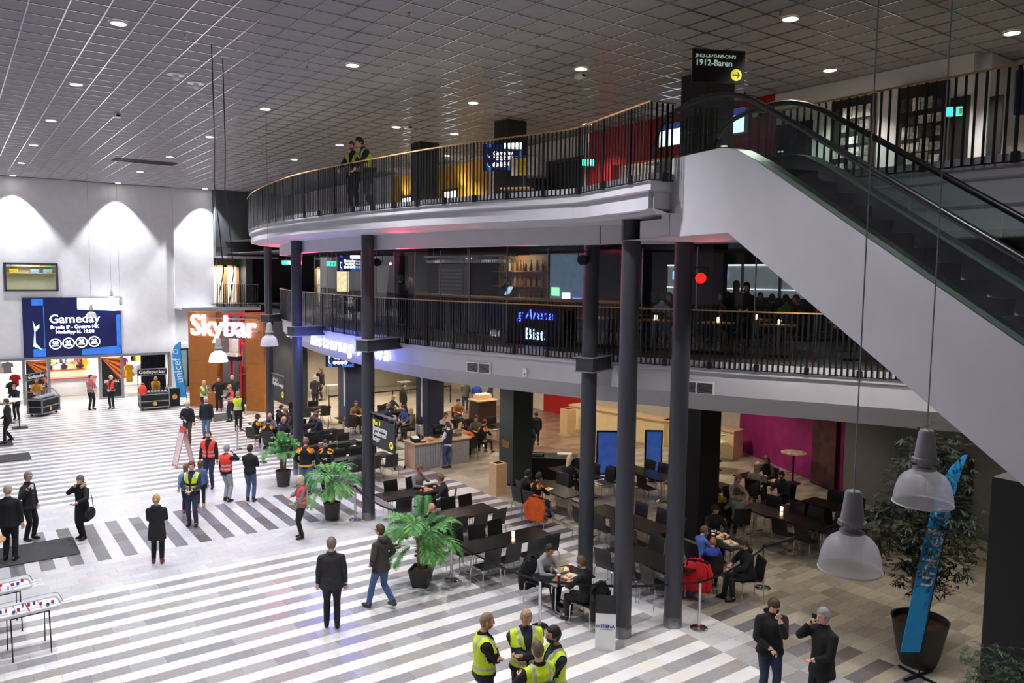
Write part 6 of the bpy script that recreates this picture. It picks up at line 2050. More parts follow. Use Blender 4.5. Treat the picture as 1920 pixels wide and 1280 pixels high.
MB().mm((-.1, -.95, 2.0), (.1, .95, 2.06)).build('rail', steel, t)
# food stall in the red wall
wall('wall_stall', [((19.5, 15.3, F3), (19.6, 18.5, 10.5)), ((17.3, 15.2, F3), (19.6, 15.3, 10.5)), ((17.3, 18.5, F3), (19.6, 18.6, 10.5)), ((17.3, 15.2, 10.5), (19.6, 18.6, 10.6))], whitem, 'white inner walls of the food stall in the red wall')
spot((18.2, 17, 10.45), (18.2, 17, 8.7), 90, 150, .5, NEUT, .1)
t = thing('stall_counter', 'red and yellow food stall counter in the red wall', 'counter', (17.1, 16.9, F3))
MB().mm((-.25, -1.35, 0), (.3, 1.35, .95)).build('front', whitem, t)
MB().mm((-.3, -1.4, .95), (.35, 1.4, 1.0)).build('worktop', red_wall, t)
for k, (c_, lb) in enumerate((((236, 196, 30), 'yellow mustard tub'), ((200, 40, 40), 'red ketchup tub'), ((90, 160, 60), 'green relish tub'))):
    t = thing('sauce_tub', lb + ' on the food stall counter', 'tub', (16.95, 15.9 + .5 * k, F3 + 1.0))
    MB().lathe([(.1, 0), (.12, .22), (.11, .23)], 16).build('tub', mat('tub_%d' % k, c_, .5, noise=.05, scale=6), t, True)
    MB().lathe([(.03, .23), (.03, .33), (.0, .36)], 10).build('pump', whitem, t, True)
for (y0_, y1_, z0_, z1_), lb in (((13.2, 14.3, 10.75, 11.4), 'lit menu board on the red wall, right one'), ((15.3, 16.2, 10.72, 11.35), 'lit menu board on the red wall, left one')):
    t = thing('menu_board', lb, 'sign', (16.9, (y0_ + y1_) / 2, (z0_ + z1_) / 2))
    h_, v_ = (y1_ - y0_) / 2, (z1_ - z0_) / 2
    MB().mm((-.04, -h_, -v_), (.08, h_, v_)).build('light_box', whitem, t)
    MB().mm((-.045, -h_ + .02, -v_ + .02), (-.04, h_ - .02, v_ * .45)).build('lit_face', mat('menu_glow', (214, 236, 250), .4, emit=1.6, noise=.15, scale=4), t)
    MB().mm((-.045, -h_ + .02, v_ * .45), (-.04, h_ - .02, v_ - .02)).build('blue_heading', mat('menu_blue', (40, 60, 140), .4, emit=.6, noise=.1, scale=4), t)
t = thing('wall_clock', 'black clock on the red wall', 'clock', (16.93, 12.9, 11.2))
MB().path([(0, 0, 0), (-.05, 0, 0)], .17, 24).build('case', black_m, t, True)
MB().path([(-.05, 0, 0), (-.055, 0, 0)], .12, 24).build('dial', whitem, t, True)
# framed photo walls
shot = [mat('photo_grey_%d' % k, (c_, c_, c_ - 4), .5, noise=.7, scale=9) for k, c_ in enumerate((60, 120, 170, 200))]
random.seed(8)
for (y0_, y1_, z0_, z1_), lb in (((9.72, 10.78, 9.42, 11.14), 'framed photo collage with a brown edge on the top floor wall'), ((8.15, 9.2, 9.36, 11.18), 'large framed black photo collage at the right of the top floor wall')):
    t = thing('photo_collage', lb, 'picture', (16.96, (y0_ + y1_) / 2, (z0_ + z1_) / 2))
    h_, v_ = (y1_ - y0_) / 2, (z1_ - z0_) / 2
    MB().mm((-.04, -h_, -v_), (.03, h_, v_)).build('frame', mat('collage_brown', (70, 46, 26), .6, noise=.3, scale=4) if 'brown' in lb else black_m, t)
    MB().mm((-.045, -h_ + .07, -v_ + .05), (-.04, h_ - .07, v_ - .05)).build('backing', black_m, t)
    z_ = -v_ + .08
    while z_ < v_ - .3:
        y_ = -h_ + .1
        while y_ < h_ - .25:
            w_, q_ = random.uniform(.16, .3), random.uniform(.18, .3)
            MB().mm((-.05, y_, z_), (-.045, min(y_ + w_ - .02, h_ - .08), z_ + q_ - .02)).build('photo_print', random.choice(shot), t)
            y_ += w_
        z_ += .29
d = tag(MB().mm((17.2, 7.2, F3), (17.26, 7.45, F3 + 2)).mm((16.96, 7.72, F3), (17.0, 8.1, F3 + 2.05)).build('door_3', char_wall), 'dark door at the right end of the top floor wall', 'door', kind='structure')
d = tag(MB().mm((16.95, 11.3, F3), (17.0, 12.35, F3 + 2.1)).build('door_4', char_wall), 'dark glazed door right of the red wall', 'door', kind='structure')
MB().mm((16.94, 11.7, F3 + 1.2), (16.95, 12.2, F3 + 1.9)).build('door_pane', mat('dim_glass', (40, 50, 60), .2, noise=.4, scale=5), d)
t = thing('trestle_table', 'light wooden table in front of the screen pillar on the top floor', 'table', (13.0, 17.9, F3), radians(-55))
MB().mm((-.45, -.25, .68), (.45, .25, .72)).build('top', birch, t)
for sx in (-1, 1):
    for s2 in (-1, 1):
        MB().path([(sx * .36, s2 * .18, .68), (sx * .42, s2 * .2, 0)], .02, 6).build('leg', oak, t)
t = thing('jersey_stand', 'stand of white and yellow jerseys by the screen pillar on the top floor', 'stand', (13.6, 18.4, F3), radians(-55))
MB().tube((0, 0, 0), (0, 0, 1.75), .02, n=8).tube((-.4, 0, 1.72), (.4, 0, 1.72), .015, n=8).build('frame', steel, t)
for x_, c_ in ((-.28, (235, 235, 232)), (0, (240, 214, 30)), (.28, (235, 232, 235))):
    MB().box((x_, 0, 1.42), (.2, .1, .5)).box((x_, 0, 1.5), (.28, .08, .2)).build('jersey', cloth_(c_), t)
t = thing('yellow_cart', 'yellow and red toy car by the food stall on the top floor', 'toy', (15.4, 14.6, F3))
MB().mm((-.3, -.5, .15), (.3, .5, .55)).mm((-.25, -.25, .55), (.25, .35, .8)).build('bodywork', mat('toy_yellow', (236, 200, 20), .4, noise=.05, scale=5), t)
MB().path([(-.3, -.3, .15), (.3, -.3, .15)], .15, 14).path([(-.3, .3, .15), (.3, .3, .15)], .15, 14).build('wheels', black_m, t)
t = thing('red_box', 'pink-red lit box behind the escalator at the right edge', 'box', (14.4, 3.6, 6.6))
MB().mm((-.5, -.5, 0), (.5, .5, 1.15)).build('panel', mat('pink_red_panel', (214, 84, 90), .6, noise=.08, scale=3), t)
MB().mm((-.55, -.55, 1.15), (.55, .55, 1.2)).build('cap', red_wall, t)
t = thing('information_screen', 'dark screen on a post at the far right of the top floor', 'screen', (12.1, 4.5, F3), radians(130))
MB().mm((-.05, -.05, 0), (.05, .05, 1.0)).build('post', black_m, t)
MB().mm((-.4, -.08, .55), (.4, -.02, 1.15)).build('display', mat('dim_screen', (22, 30, 40), .3, emit=.15, noise=.4, scale=6), t)

# ------------------------------------------------------------------ plants
leaf_a = mat('palm_leaf_light', (96, 158, 76), .5, noise=.25, scale=10)
leaf_b = mat('palm_leaf_mid', (58, 116, 52), .5, noise=.25, scale=10)
bark = mat('palm_stem', (120, 98, 60), .7, noise=.25, scale=20)
soil = mat('soil', (92, 60, 40), .95, noise=.3, scale=30, bump=.5)
potm = mat('black_pot', (46, 45, 46), .45, noise=.06, scale=8)
def frond(az_, el, L, droop, width, mt_, parent, base, n=30):
    b = MB()
    pts = []
    d0 = Vector((cos(az_) * cos(el), sin(az_) * cos(el), sin(el)))
    p = Vector(base)
    d = d0.copy()
    m_ = 9
    for k in range(m_ + 1):
        pts.append(p.copy())
        d = (d + Vector((0, 0, -droop / m_ * (k + 1) * .35))).normalized()
        p = p + d * (L / m_)
    b.path(pts, [.008 - .006 * k / m_ for k in range(m_ + 1)], 5)
    for k in range(n):
        t_ = .32 + .68 * k / (n - 1)
        i = min(int(t_ * m_), m_ - 1)
        q = pts[i].lerp(pts[i + 1], t_ * m_ - i)
        tan = (pts[i + 1] - pts[i]).normalized()
        sd = tan.cross(Vector((0, 0, 1)))
        sd = sd.normalized() if sd.length > .01 else Vector((1, 0, 0))
        ln = width * (sin(pi * (.18 + .75 * (t_ - .32) / .68)) ** .7)
        for s_ in (-1, 1):
            dr = (sd * s_ * .8 + tan * .75 + Vector((0, 0, .10))).normalized()
            e = q + dr * ln + Vector((0, 0, -.28 * ln))
            mid = q + dr * ln * .5 + Vector((0, 0, -.02 * ln))
            wv = tan.cross(dr).cross(dr).normalized() * (.008 + .010 * width)
            up_ = Vector((0, 0, .006))
            b.add([q, mid + wv, mid + up_, mid - wv, e], [(0, 1, 2), (0, 2, 3), (1, 4, 2), (2, 4, 3)])
    return b.build('frond', mt_, parent)
def palm(label, x, y, pot, H, nf, L, seed, square=False, el0=.3):
    random.seed(seed)
    t = thing('potted_palm', label, 'plant', (x, y, 0))
    r0, r1, h_ = pot
    if square:
        b = MB()
        vs_ = []
        for r_, z_ in ((r0, 0), (r1, h_), (r1 - .03, h_), (r1 - .04, h_ - .05)):
            vs_ += [(sx * r_, sy * r_, z_) for sx, sy in ((-1, -1), (1, -1), (1, 1), (-1, 1))]
        b.add(vs_, [(0, 3, 2, 1)] + [(4 * j + i, 4 * j + (i + 1) % 4, 4 * j + 4 + (i + 1) % 4, 4 * j + 4 + i) for j in range(3) for i in range(4)])
        b.build('pot', potm, t).rotation_euler = (0, 0, .75)
    else:
        MB().lathe([(r0, 0), (r1, h_), (r1 + .01, h_ + .02), (r1 - .03, h_ + .02), (r1 - .04, h_ - .05)], 28).build('pot', potm, t, True)
    MB().lathe([(r1 - .035, h_ - .045), (0, h_ - .02)], 20, cap=False).build('soil', soil, t)
    for k in range(7):
        a = 2 * pi * k / 7 + random.uniform(-.3, .3)
        MB().path([(.07 * cos(a), .07 * sin(a), h_ - .04), (.10 * cos(a), .10 * sin(a), h_ + (H - h_) * .35), (.16 * cos(a), .16 * sin(a), h_ + (H - h_) * .55)], [.018, .014, .009], 6).build('stem', bark, t, True)
    for k in range(nf):
        a = 2.4 * k + random.uniform(-.25, .25)
        el = el0 + 1.05 * (k / nf) ** .8 + random.uniform(-.12, .12)
        bz = h_ + (H - h_) * (.30 + .22 * random.random())
        frond(a, el, L * random.uniform(.8, 1.1), 1.2 + random.uniform(-.2, .6), .30 * L / .9, leaf_a if k % 3 else leaf_b, t, (.10 * cos(a), .10 * sin(a), bz))
palm('small bushy palm in a round pot behind the man in the black sweater', 8.63, 24.7, (.19, .25, .5), 1.5, 26, .8, 3, el0=.7)
palm('broad palm in a round pot behind the woman in the red vest', 8.58, 20.55, (.19, .24, .46), 1.75, 24, .92, 5)
palm('largest palm in a square pot beside the belt barrier', 8.35, 14.95, (.16, .24, .42), 1.95, 26, 1.05, 9, True)
dark_leaf = mat('bamboo_leaf', (40, 52, 38), .55, noise=.3, scale=12)
def leaf_cloud(mb_, c, n, R, ln, seed):
    random.seed(seed)
    for k in range(n):
        v_ = Vector((random.gauss(0, 1), random.gauss(0, 1), random.gauss(0, 1))).normalized() * (random.random() ** .4)
        q = Vector(c) + Vector((v_.x * R[0], v_.y * R[1], v_.z * R[2]))
        a = random.uniform(0, 2 * pi)
        d = Vector((cos(a), sin(a), random.uniform(-.9, .15))).normalized()
        s_ = d.cross(Vector((0, 0, 1))).normalized()
        l_ = ln * random.uniform(.6, 1.2)
        for j in range(3):
            dd = (d + s_ * (j - 1) * .55).normalized()
            w_ = dd.cross(Vector((0, 0, 1))).normalized() * l_ * .09
            mid = q + dd * l_ * .45
            mb_.add([q, mid + w_, q + dd * l_, mid - w_], [(0, 1, 2, 3)])
t = thing('potted_bamboo', 'tall dark bamboo in a black pot at the right', 'plant', (14.14, 6.75, 0))
MB().lathe([(.30, 0), (.36, .2), (.47, .78), (.49, .84), (.45, .84), (.42, .74)], 32).build('pot', potm, t, True)
MB().lathe([(.43, .74), (0, .78)], 24, cap=False).build('soil', soil, t)
random.seed(2)
for k in range(7):
    a = 2 * pi * k / 7
    MB().path([(.12 * cos(a), .12 * sin(a), .75), (.2 * cos(a), .2 * sin(a), 2.2), (.35 * cos(a), .35 * sin(a), 3.6)], [.022, .018, .008], 6).build('cane', bark, t, True)
b = MB()
leaf_cloud(b, (0, 0, 2.6), 1500, (.95, .95, 1.35), .20, 31)
leaf_cloud(b, (.1, .0, 3.7), 350, (.7, .7, .8), .20, 32)
tag(b.build('foliage', dark_leaf, t), kind='stuff')
feather('blue feather flag in front of the tall bamboo', (13.65, 6.49), radians(-36), 4.0, .52, .34)
x, y, z = (9.13, 3.48, 2.73)
t = thing('corner_shrub', 'leafy green shrub in the bottom right corner', 'plant', (x, y, 0))
MB().lathe([(.25, 0), (.32, .6), (.28, .6)], 24).build('pot', potm, t, True)
MB().path([(0, 0, .55), (.05, 0, 1.2), (0, .05, z - .1)], [.03, .025, .015], 6).build('stem', bark, t, True)
b = MB()
leaf_cloud(b, (0, 0, z), 260, (.42, .42, .36), .12, 40)
leaf_cloud(b, (0, 0, z - .7), 200, (.4, .4, .5), .12, 41)
tag(b.build('foliage', mat('shrub_leaf', (44, 66, 36), .5, noise=.3, scale=12), t), kind='stuff')
x, y, z = (10.41, 3.86, 3.35)
pillar(x - .1, y - .5, x + .7, y + .3, 0, 4.6, black_m, 'black square pillar at the right edge behind the shrub')

# ------------------------------------------------------------------ the crowd
BLACK, NAVY, POLICE = (22, 22, 25), (34, 42, 66), (48, 54, 74)
JEANS, DJEANS, LJEANS = (72, 100, 142), (42, 54, 80), (150, 156, 166)
def P(label, loc, face, **k):
    return person(label, loc, face, **k)
# --- police group in front
Pz = dict(res=.014, vest=(hivis, 'police'), belt=True, legs=(38, 42, 56), arms=('crossed', 'crossed'))
r, hw = P('police officer with shaved head and crossed arms, left of the group', (6.31, 9.36), 335, h=1.95, top=(24, 26, 34), skin='pink', hairstyle='stubble', hair=(150, 120, 95), nod=8, bulk=1.16, beard=(150, 110, 80), **Pz)
P('police officer with crossed arms looking down, middle of the group', (6.93, 9.16), 250, h=1.95, top=POLICE, skin='pink', hairstyle='stubble', hair=(180, 150, 130), nod=22, bulk=1.18, **Pz)
P('bearded dark-haired officer in a hi-vis vest, right of the group', (6.98, 8.5), 165, top=POLICE, skin='tan', hair=(32, 26, 24), beard=(40, 32, 28), h=1.9, bulk=1.1, **Pz)
r, hw = P('police officer seen from behind with a blue back patch', (6.48, 8.25), 85, h=1.9, top=(24, 26, 34), hairstyle='stubble', hair=(110, 90, 70), nod=10, vest=(hivis, 'police'), belt=True, legs=(38, 42, 56), arms=('hold', 'front'), bulk=1.1, res=.014)
k_ = 1.0
MB().box((0, -.172, 1.24), (.32, .012, .28)).build('back_patch', mat('patch_blue', (34, 84, 176), .6, noise=.05, scale=6), r)
text('patch_lettering', 'SUPPORTER', .06, silver, r, (0, -.182, 1.325), (1, 0, 0), (0, 0, 1), bold=.001)
text('patch_lettering', 'POLIS', .115, silver, r, (0, -.182, 1.22), (1, 0, 0), (0, 0, 1), bold=.002)
# --- walkers in the middle
P('grey-haired man in a dark jacket seen from behind', (5.87, 14.11), 64, h=1.82, top=(44, 42, 48), coat=.14, legs=(34, 35, 42), hair=(120, 108, 96), bulk=1.1, scarf=(44, 42, 48), turn=-5, arms=('down', 'down'), res=.015)
P('man in a brown hooded jacket and jeans walking away', (7.07, 14.37), 112, h=1.80, top=(62, 56, 52), coat=.12, hood='down', legs=JEANS, hair=(84, 60, 42), shoes=(70, 52, 40), stride=.8, arms=('pocket', 'pocket'), bulk=1.06, turn=20, res=.015)
P('man in black covering his face with one hand', (10.7, 7.48), 232, h=1.86, top=BLACK, coat=.10, hood='down', legs=DJEANS, hair=(70, 48, 34), nod=38, arms=('face', 'front'), lean=6, bulk=1.08)
r, hw = P('grey-haired man in a black coat talking on a phone', (10.94, 6.68), 165, h=1.86, top=(18, 18, 20), coat=.20, legs=(24, 25, 30), hair=(150, 148, 146), arms=('front', 'phone'), bulk=1.08, beard=None, nod=5)
t = thing('mobile_phone', 'black phone at the ear of the grey-haired man', 'phone', tuple(hw[1]), 0)
MB().box((0, 0, .0), (.012, .075, .15), .3).build('phone_body', black_m, t)
MB().box((-.008, 0, .0), (.002, .065, .13), .3).build('phone_glass', darkmetal, t)
P('blonde woman in a red vest and grey sweater beside the broad palm', (7.29, 19.49), 175, h=1.68, top=(120, 120, 126), vest=(hired, 'x'), legs=(26, 26, 30), hair=(206, 190, 160), hairstyle='bob', arms=('front', 'hold'))
P('balding fan in a black jersey seen from behind', (8.85, 23.25), 48, h=1.84, top=(20, 20, 22), stripes=True, legs=(86, 116, 150), hair=(120, 100, 84), hairstyle='receding', bulk=1.14, scarf=(150, 30, 36), arms=('pocket', 'front'))
P('dark-haired woman in a black jersey looking at her phone', (9.47, 23.13), 225, h=1.74, top=(20, 20, 22), stripes=True, legs=(24, 24, 28), hair=(40, 32, 28), hairstyle='tail', arms=('hold', 'front'), nod=20, bulk=1.05)
P('man in a black sweater and jeans seen from behind', (7.19, 23.51), 52, h=1.76, top=(26, 28, 32), legs=(78, 98, 132), hair=(50, 38, 30), arms=('fold', 'fold'), bulk=1.05)
P('grey-haired man in a red vest holding his ear', (6.6, 23.9), 30, h=1.76, top=(28, 32, 42), vest=(hired, 'x'), legs=(168, 172, 178), hair=(150, 148, 150), arms=('down', 'phone'), bulk=1.08)
P('tall bearded man in a red vest facing the camera', (6.56, 25.71), 236, h=1.88, top=(24, 26, 32), vest=(hired, 'x'), legs=(36, 46, 70), hair=(70, 52, 42), beard=(80, 56, 44), arms=('down', 'down'), bulk=1.06, nod=-4)
P('police officer in a hi-vis vest standing on the crossing', (5.18, 22.11), 238, h=1.80, top=(40, 48, 70), vest=(hivis, 'police'), belt=True, legs=(52, 58, 80), hair=(96, 66, 44), arms=('front', 'front'), turn=12)
P('child in a light blue jacket behind the officer', (5.3, 23.35), 60, h=1.45, top=(128, 168, 206), legs=(32, 32, 40), hair=(120, 90, 60), hairstyle='long', shoes=(190, 60, 110), arms=('down', 'down'))
P('girl with dark hair hidden behind the officer', (5.8, 23.75), 70, h=1.40, top=(90, 110, 150), legs=(30, 30, 34), hair=(110, 70, 50), hairstyle='long', shoes=(210, 150, 130), arms=('down', 'down'))
P('blonde woman in a black parka seen from behind', (3.78, 19.64), 70, h=1.68, top=(28, 28, 30), coat=.30, hood='down', legs=(22, 22, 25), hair=(190, 150, 96), hairstyle='tail', shoes=(112, 34, 38), arms=('fold', 'fold'), bulk=1.06)
r, hw = P('woman in a black coat with a fur collar and handbag', (2.56, 22.55), 205, h=1.70, top=(24, 24, 26), coat=.42, legs=(22, 22, 24), hair=(110, 96, 84), cap=('hat', (110, 106, 106)), fur=(150, 126, 100), arms=('out', 'chin'), bulk=1.12, turn=15)
t = thing('hand_bag', 'black handbag hanging beside the fur-collared woman', 'bag', (*(2.7, 22.19), .60), 0.6)
MB().ell((0, 0, .16), (.15, .08, .17), 14, 10).build('pouch', black_m, t, True)
MB().path([(-.1, 0, .28), (-.05, 0, .62), (.05, 0, .62), (.1, 0, .28)], .01, 6).build('strap', black_m, t)
t = thing('mobile_phone', 'dark phone held out by the fur-collared woman', 'phone', tuple(hw[0]), .5)
MB().box((0, 0, 0), (.075, .15, .012)).build('phone_body', black_m, t)
MB().box((0, 0, .008), (.065, .13, .003)).build('phone_glass', darkmetal, t)
P('grey-haired man in a black suit gesturing with one hand', (1.42, 23.21), 320, h=1.80, top=(24, 24, 27), coat=.12, legs=(22, 22, 25), hair=(130, 122, 116), glasses=True, open_shirt=(235, 235, 238), arms=('down', 'raise'), turn=-10)
P('balding man in a black suit at the left edge seen from behind', (0.92, 21.81), 70, h=1.84, top=(18, 18, 20), coat=.12, legs=(20, 20, 22), hair=(170, 150, 130), hairstyle='receding', bulk=1.12, arms=('down', 'down'))
P('man in a dark suit walking at the far left edge', (1.67, 36.9), 190, h=1.80, top=(34, 34, 40), coat=.12, legs=(28, 28, 32), hair=(70, 54, 44), stride=.5, open_shirt=(235, 235, 238), arms=('front', 'down'))
P('white-haired man in a black sweater walking towards the camera', (7.59, 32.89), 242, h=1.76, top=(24, 24, 27), legs=(66, 62, 54), hair=(226, 222, 216), hairstyle='receding', stride=.4, scarf=(235, 235, 235), arms=('down', 'front'), bulk=1.06)
P('white-haired man in a dark jacket and jeans', (8.49, 33.54), 238, h=1.78, top=(28, 32, 40), coat=.1, legs=(92, 116, 146), hair=(230, 228, 224), hairstyle='receding', scarf=(235, 235, 235), arms=('down', 'down'), bulk=1.06)
# --- at the portal and the shop
lo = dict(res=.026)
P('bald officer in a hi-vis vest leaning on the brown portal', (9.66, 38.57), 300, h=1.8, top=(120, 124, 130), vest=(hivis, 'x'), belt=True, legs=(56, 62, 78), hairstyle='bald', skin='pink', arms=('chin', 'crossed'), **lo)
P('dark-haired woman in a black sweater in the portal', (10.74, 39.98), 250, h=1.72, top=(22, 22, 24), legs=(24, 24, 28), hair=(44, 36, 32), hairstyle='tail', arms=('behind', 'hip'), bulk=1.1, **lo)
P('man in a red jacket facing left in the portal', (10.41, 36.82), 150, h=1.76, top=(44, 52, 70), vest=(hired, 'x'), legs=(34, 40, 58), hair=(180, 140, 110), hairstyle='stubble', arms=('hold', 'front'), **lo)
P('grey-haired man in dark clothes deepest in the portal', (11.41, 39.93), 230, h=1.76, top=(40, 44, 46), legs=(34, 36, 40), hair=(190, 186, 180), arms=('down', 'front'), **lo)
P('steward in a yellow hi-vis vest seen from behind', (10.04, 34.4), 62, h=1.76, top=(26, 28, 32), vest=(hivis, 'x'), legs=(28, 28, 32), hair=(150, 146, 142), arms=('down', 'down'), **lo)
P('man in a red vest in front of the shop counter', (5.5, 43.58), 310, h=1.78, top=(120, 122, 132), vest=(hired, 'x'), legs=(26, 26, 30), hair=(40, 32, 28), arms=('front', 'front'), **lo)
P('blonde woman in a red vest in front of the right ray banner', (6.41, 43.39), 235, h=1.70, top=(44, 42, 44), vest=(hired, 'x'), legs=(24, 24, 28), hair=(220, 190, 140), hairstyle='bob', arms=('front', 'front'), **lo)
P('seller in a yellow and black top behind the left sweet cart', (3.25, 44.2), 250, h=1.68, top=(200, 140, 40), legs=(26, 26, 30), hair=(170, 120, 80), hairstyle='long', arms=('hold', 'front'), **lo)
P('blonde seller bending over the right sweet cart', (8.4, 43.1), 265, h=1.66, top=(210, 150, 40), legs=(26, 26, 30), hair=(210, 170, 110), hairstyle='long', arms=('table', 'table'), lean=28, nod=10, **lo)
P('long-haired woman leaning at the white high table', (2.3, 42.5), 240, h=1.68, top=(30, 30, 36), legs=(26, 26, 30), hair=(120, 80, 56), hairstyle='long', arms=('table', 'table2'), lean=12, **lo)
P('man in dark clothes at the white high table, cut by the left edge', (1.25, 41.2), 20, h=1.78, top=(36, 38, 44), legs=(26, 26, 30), hair=(60, 48, 40), arms=('table', 'table2'), lean=10, **lo)
# --- officers on the top balcony
P('bearded officer in a hi-vis vest leaning on the top railing', (9.0, 19.85), 215, z0=F3, h=1.82, top=(30, 36, 48), vest=(hivis, 'police'), belt=True, legs=(40, 46, 62), hairstyle='stubble', hair=(90, 60, 44), beard=(100, 64, 44), skin='pink', arms=('rail', 'rail'), lean=8, nod=10)
P('dark-haired officer in a hi-vis vest bending over the top railing', (9.06, 19.0), 172, z0=F3, h=1.86, top=(34, 44, 56), vest=(hivis, 'police'), belt=True, legs=(44, 52, 66), hair=(52, 40, 34), skin='pink', arms=('rail', 'rail'), lean=20, nod=14)
# --- café: standing
P('barista in a dark vest and boots at the coffee kiosk', (14.35, 23.75), 110, h=1.70, top=(232, 232, 234), vest=(cloth(NAVY), 'plain'), legs=(54, 74, 118), shoes=(24, 24, 28), hair=(70, 50, 40), hairstyle='tail', arms=('front', 'hold'), **lo)
P('boy in black with a blue knitted hat walking away', (19.28, 24.95), 55, h=1.42, top=(26, 26, 28), coat=.08, legs=(26, 26, 30), hair=(60, 50, 40), cap=('hat', (30, 140, 200)), stride=.5, arms=('down', 'down'), bulk=1.12, **lo)
P('older man in a dark jacket standing left of the far pillar', (14.9, 37.77), 60, h=1.78, top=(34, 36, 46), coat=.12, legs=(34, 36, 50), hair=(170, 160, 150), hairstyle='receding', arms=('front', 'pocket'), **lo)
P('man in a dark suit talking on a phone at the far café', (16.36, 40.45), 170, h=1.82, top=(34, 38, 56), coat=.12, legs=(32, 36, 50), hair=(120, 90, 70), arms=('down', 'phone'), nod=20, **lo)
P('man in a dark suit standing at the tables behind the way sign', (17.25, 32.7), 300, h=1.82, top=(30, 30, 34), coat=.14, legs=(40, 52, 80), hair=(56, 42, 36), arms=('down', 'down'), nod=15, **lo)
P('woman in jeans at the standing counter behind the family', (20.83, 32.83), 60, h=1.76, top=(96, 106, 90), legs=(60, 78, 112), hair=(90, 66, 50), hairstyle='long', arms=('table', 'front'), **lo)
P('person in a bright blue jacket behind the family', (21.06, 32.16), 50, h=1.76, top=(50, 84, 190), coat=.14, legs=(54, 66, 96), hair=(80, 60, 48), arms=('front', 'front'), **lo)
P('person in dark jeans behind the green-black pillar', (21.65, 31.79), 130, h=1.78, top=(60, 64, 90), legs=(48, 60, 90), hair=(60, 46, 40), arms=('front', 'down'), **lo)
P('young person in black beside the buffet keyboard', (16.9, 22.3), 235, h=1.70, top=(20, 20, 24), legs=(40, 44, 60), hair=(28, 26, 28), arms=('front', 'front'), nod=20, **lo)
# --- café: seated
S_ = dict(pose='sit', arms=('table', 'table2'), lean=10, nod=12)
def sitter(label, loc, face, near_=True, seat_chair=True, **k):
    d = dict(S_)
    d.update(k)
    if 'res' not in d and not near_: d['res'] = .026
    if seat_chair:
        chair(loc[0], loc[1], face, 'black chair under the ' + label, 'black café chairs')
    return person(label, loc, face, **d)
sitter('man in a grey sweater eating', (10.03, 12.75), 280, lean=18, top=(150, 150, 154), legs=(30, 30, 36), skin='tan', hair=(34, 28, 26))
sitter('man in a black sweater with glasses', (10.15, 11.38), 105, top=(20, 20, 22), legs=(28, 28, 34), skin='pink', hair=(96, 68, 50), glasses=True)
draped_jacket(10.03, 12.75, 280, (24, 24, 26), 'black jacket on the chair of the grey sweater man')
draped_jacket(10.15, 11.38, 105, (26, 26, 29), 'black jacket hung on the chair nearest the recycling bin')
sitter('bald man in black behind the largest palm', (9.52, 16.25), 125, top=(22, 22, 25), legs=(26, 26, 30), skin='pink', hairstyle='bald', arms=('chin', 'table'), bulk=1.1)
sitter('man in a beige sweater talking', (11.05, 20.05), 275, top=(150, 142, 132), legs=(50, 50, 56), skin='pink', hair=(120, 84, 60), arms=('chin', 'table2'))
sitter('man in a dark shirt at the pillar-side table', (11.16, 18.58), 150, top=(44, 46, 50), legs=(36, 38, 46), skin='pink', hair=(130, 94, 64), glasses=True)
sitter('fan in a black and yellow jersey', (13.31, 17.24), 10, top=(20, 20, 22), stripes=True, legs=(60, 80, 120), hair=(56, 44, 38), arms=('chin', 'table'))
sitter('person in black beside the jersey fan', (13.28, 17.74), 0, top=(22, 22, 24), legs=(28, 28, 32), hair=(26, 24, 24))
chair(13.15, 16.75, 20, 'black chair with the orange jacket', 'black café chairs')
draped_jacket(13.15, 16.75, 20, (232, 100, 34), 'orange jacket hung on the chair of the jersey fan\'s table')
sitter('woman with long blonde hair', (15.42, 18.35), 20, False, top=(36, 34, 36), legs=(60, 54, 48), hair=(226, 206, 160), hairstyle='long')
sitter('boy in a blue shirt turning right', (13.88, 11.7), 355, h=1.5, top=(84, 112, 190), legs=(40, 44, 60), hair=(110, 76, 52), turn=-20, arms=('chin', 'table2'), seat=.45)
sitter('younger boy in a blue shirt', (13.55, 11.04), 40, h=1.38, top=(54, 76, 180), legs=(40, 44, 60), hair=(170, 110, 60), arms=('table', 'table2'), seat=.45)
draped_jacket(*(13.1, 11.01), 30, (214, 30, 44), 'red jacket hung behind the boys in blue')
chair(*(13.1, 11.01), 30, 'black chair with the red jacket', 'black café chairs')
sitter('youth in a black printed hoodie', (15.3, 12.5), 240, top=(20, 20, 24), hood='up', legs=(26, 26, 30), hair=(30, 26, 26), nod=24)
sitter('man in a dark parka and knitted hat', (13.89, 10.32), 150, top=(24, 25, 28), hood='down', legs=(34, 36, 44), hair=(60, 50, 40), cap=('hat', (70, 66, 52)), bulk=1.1)
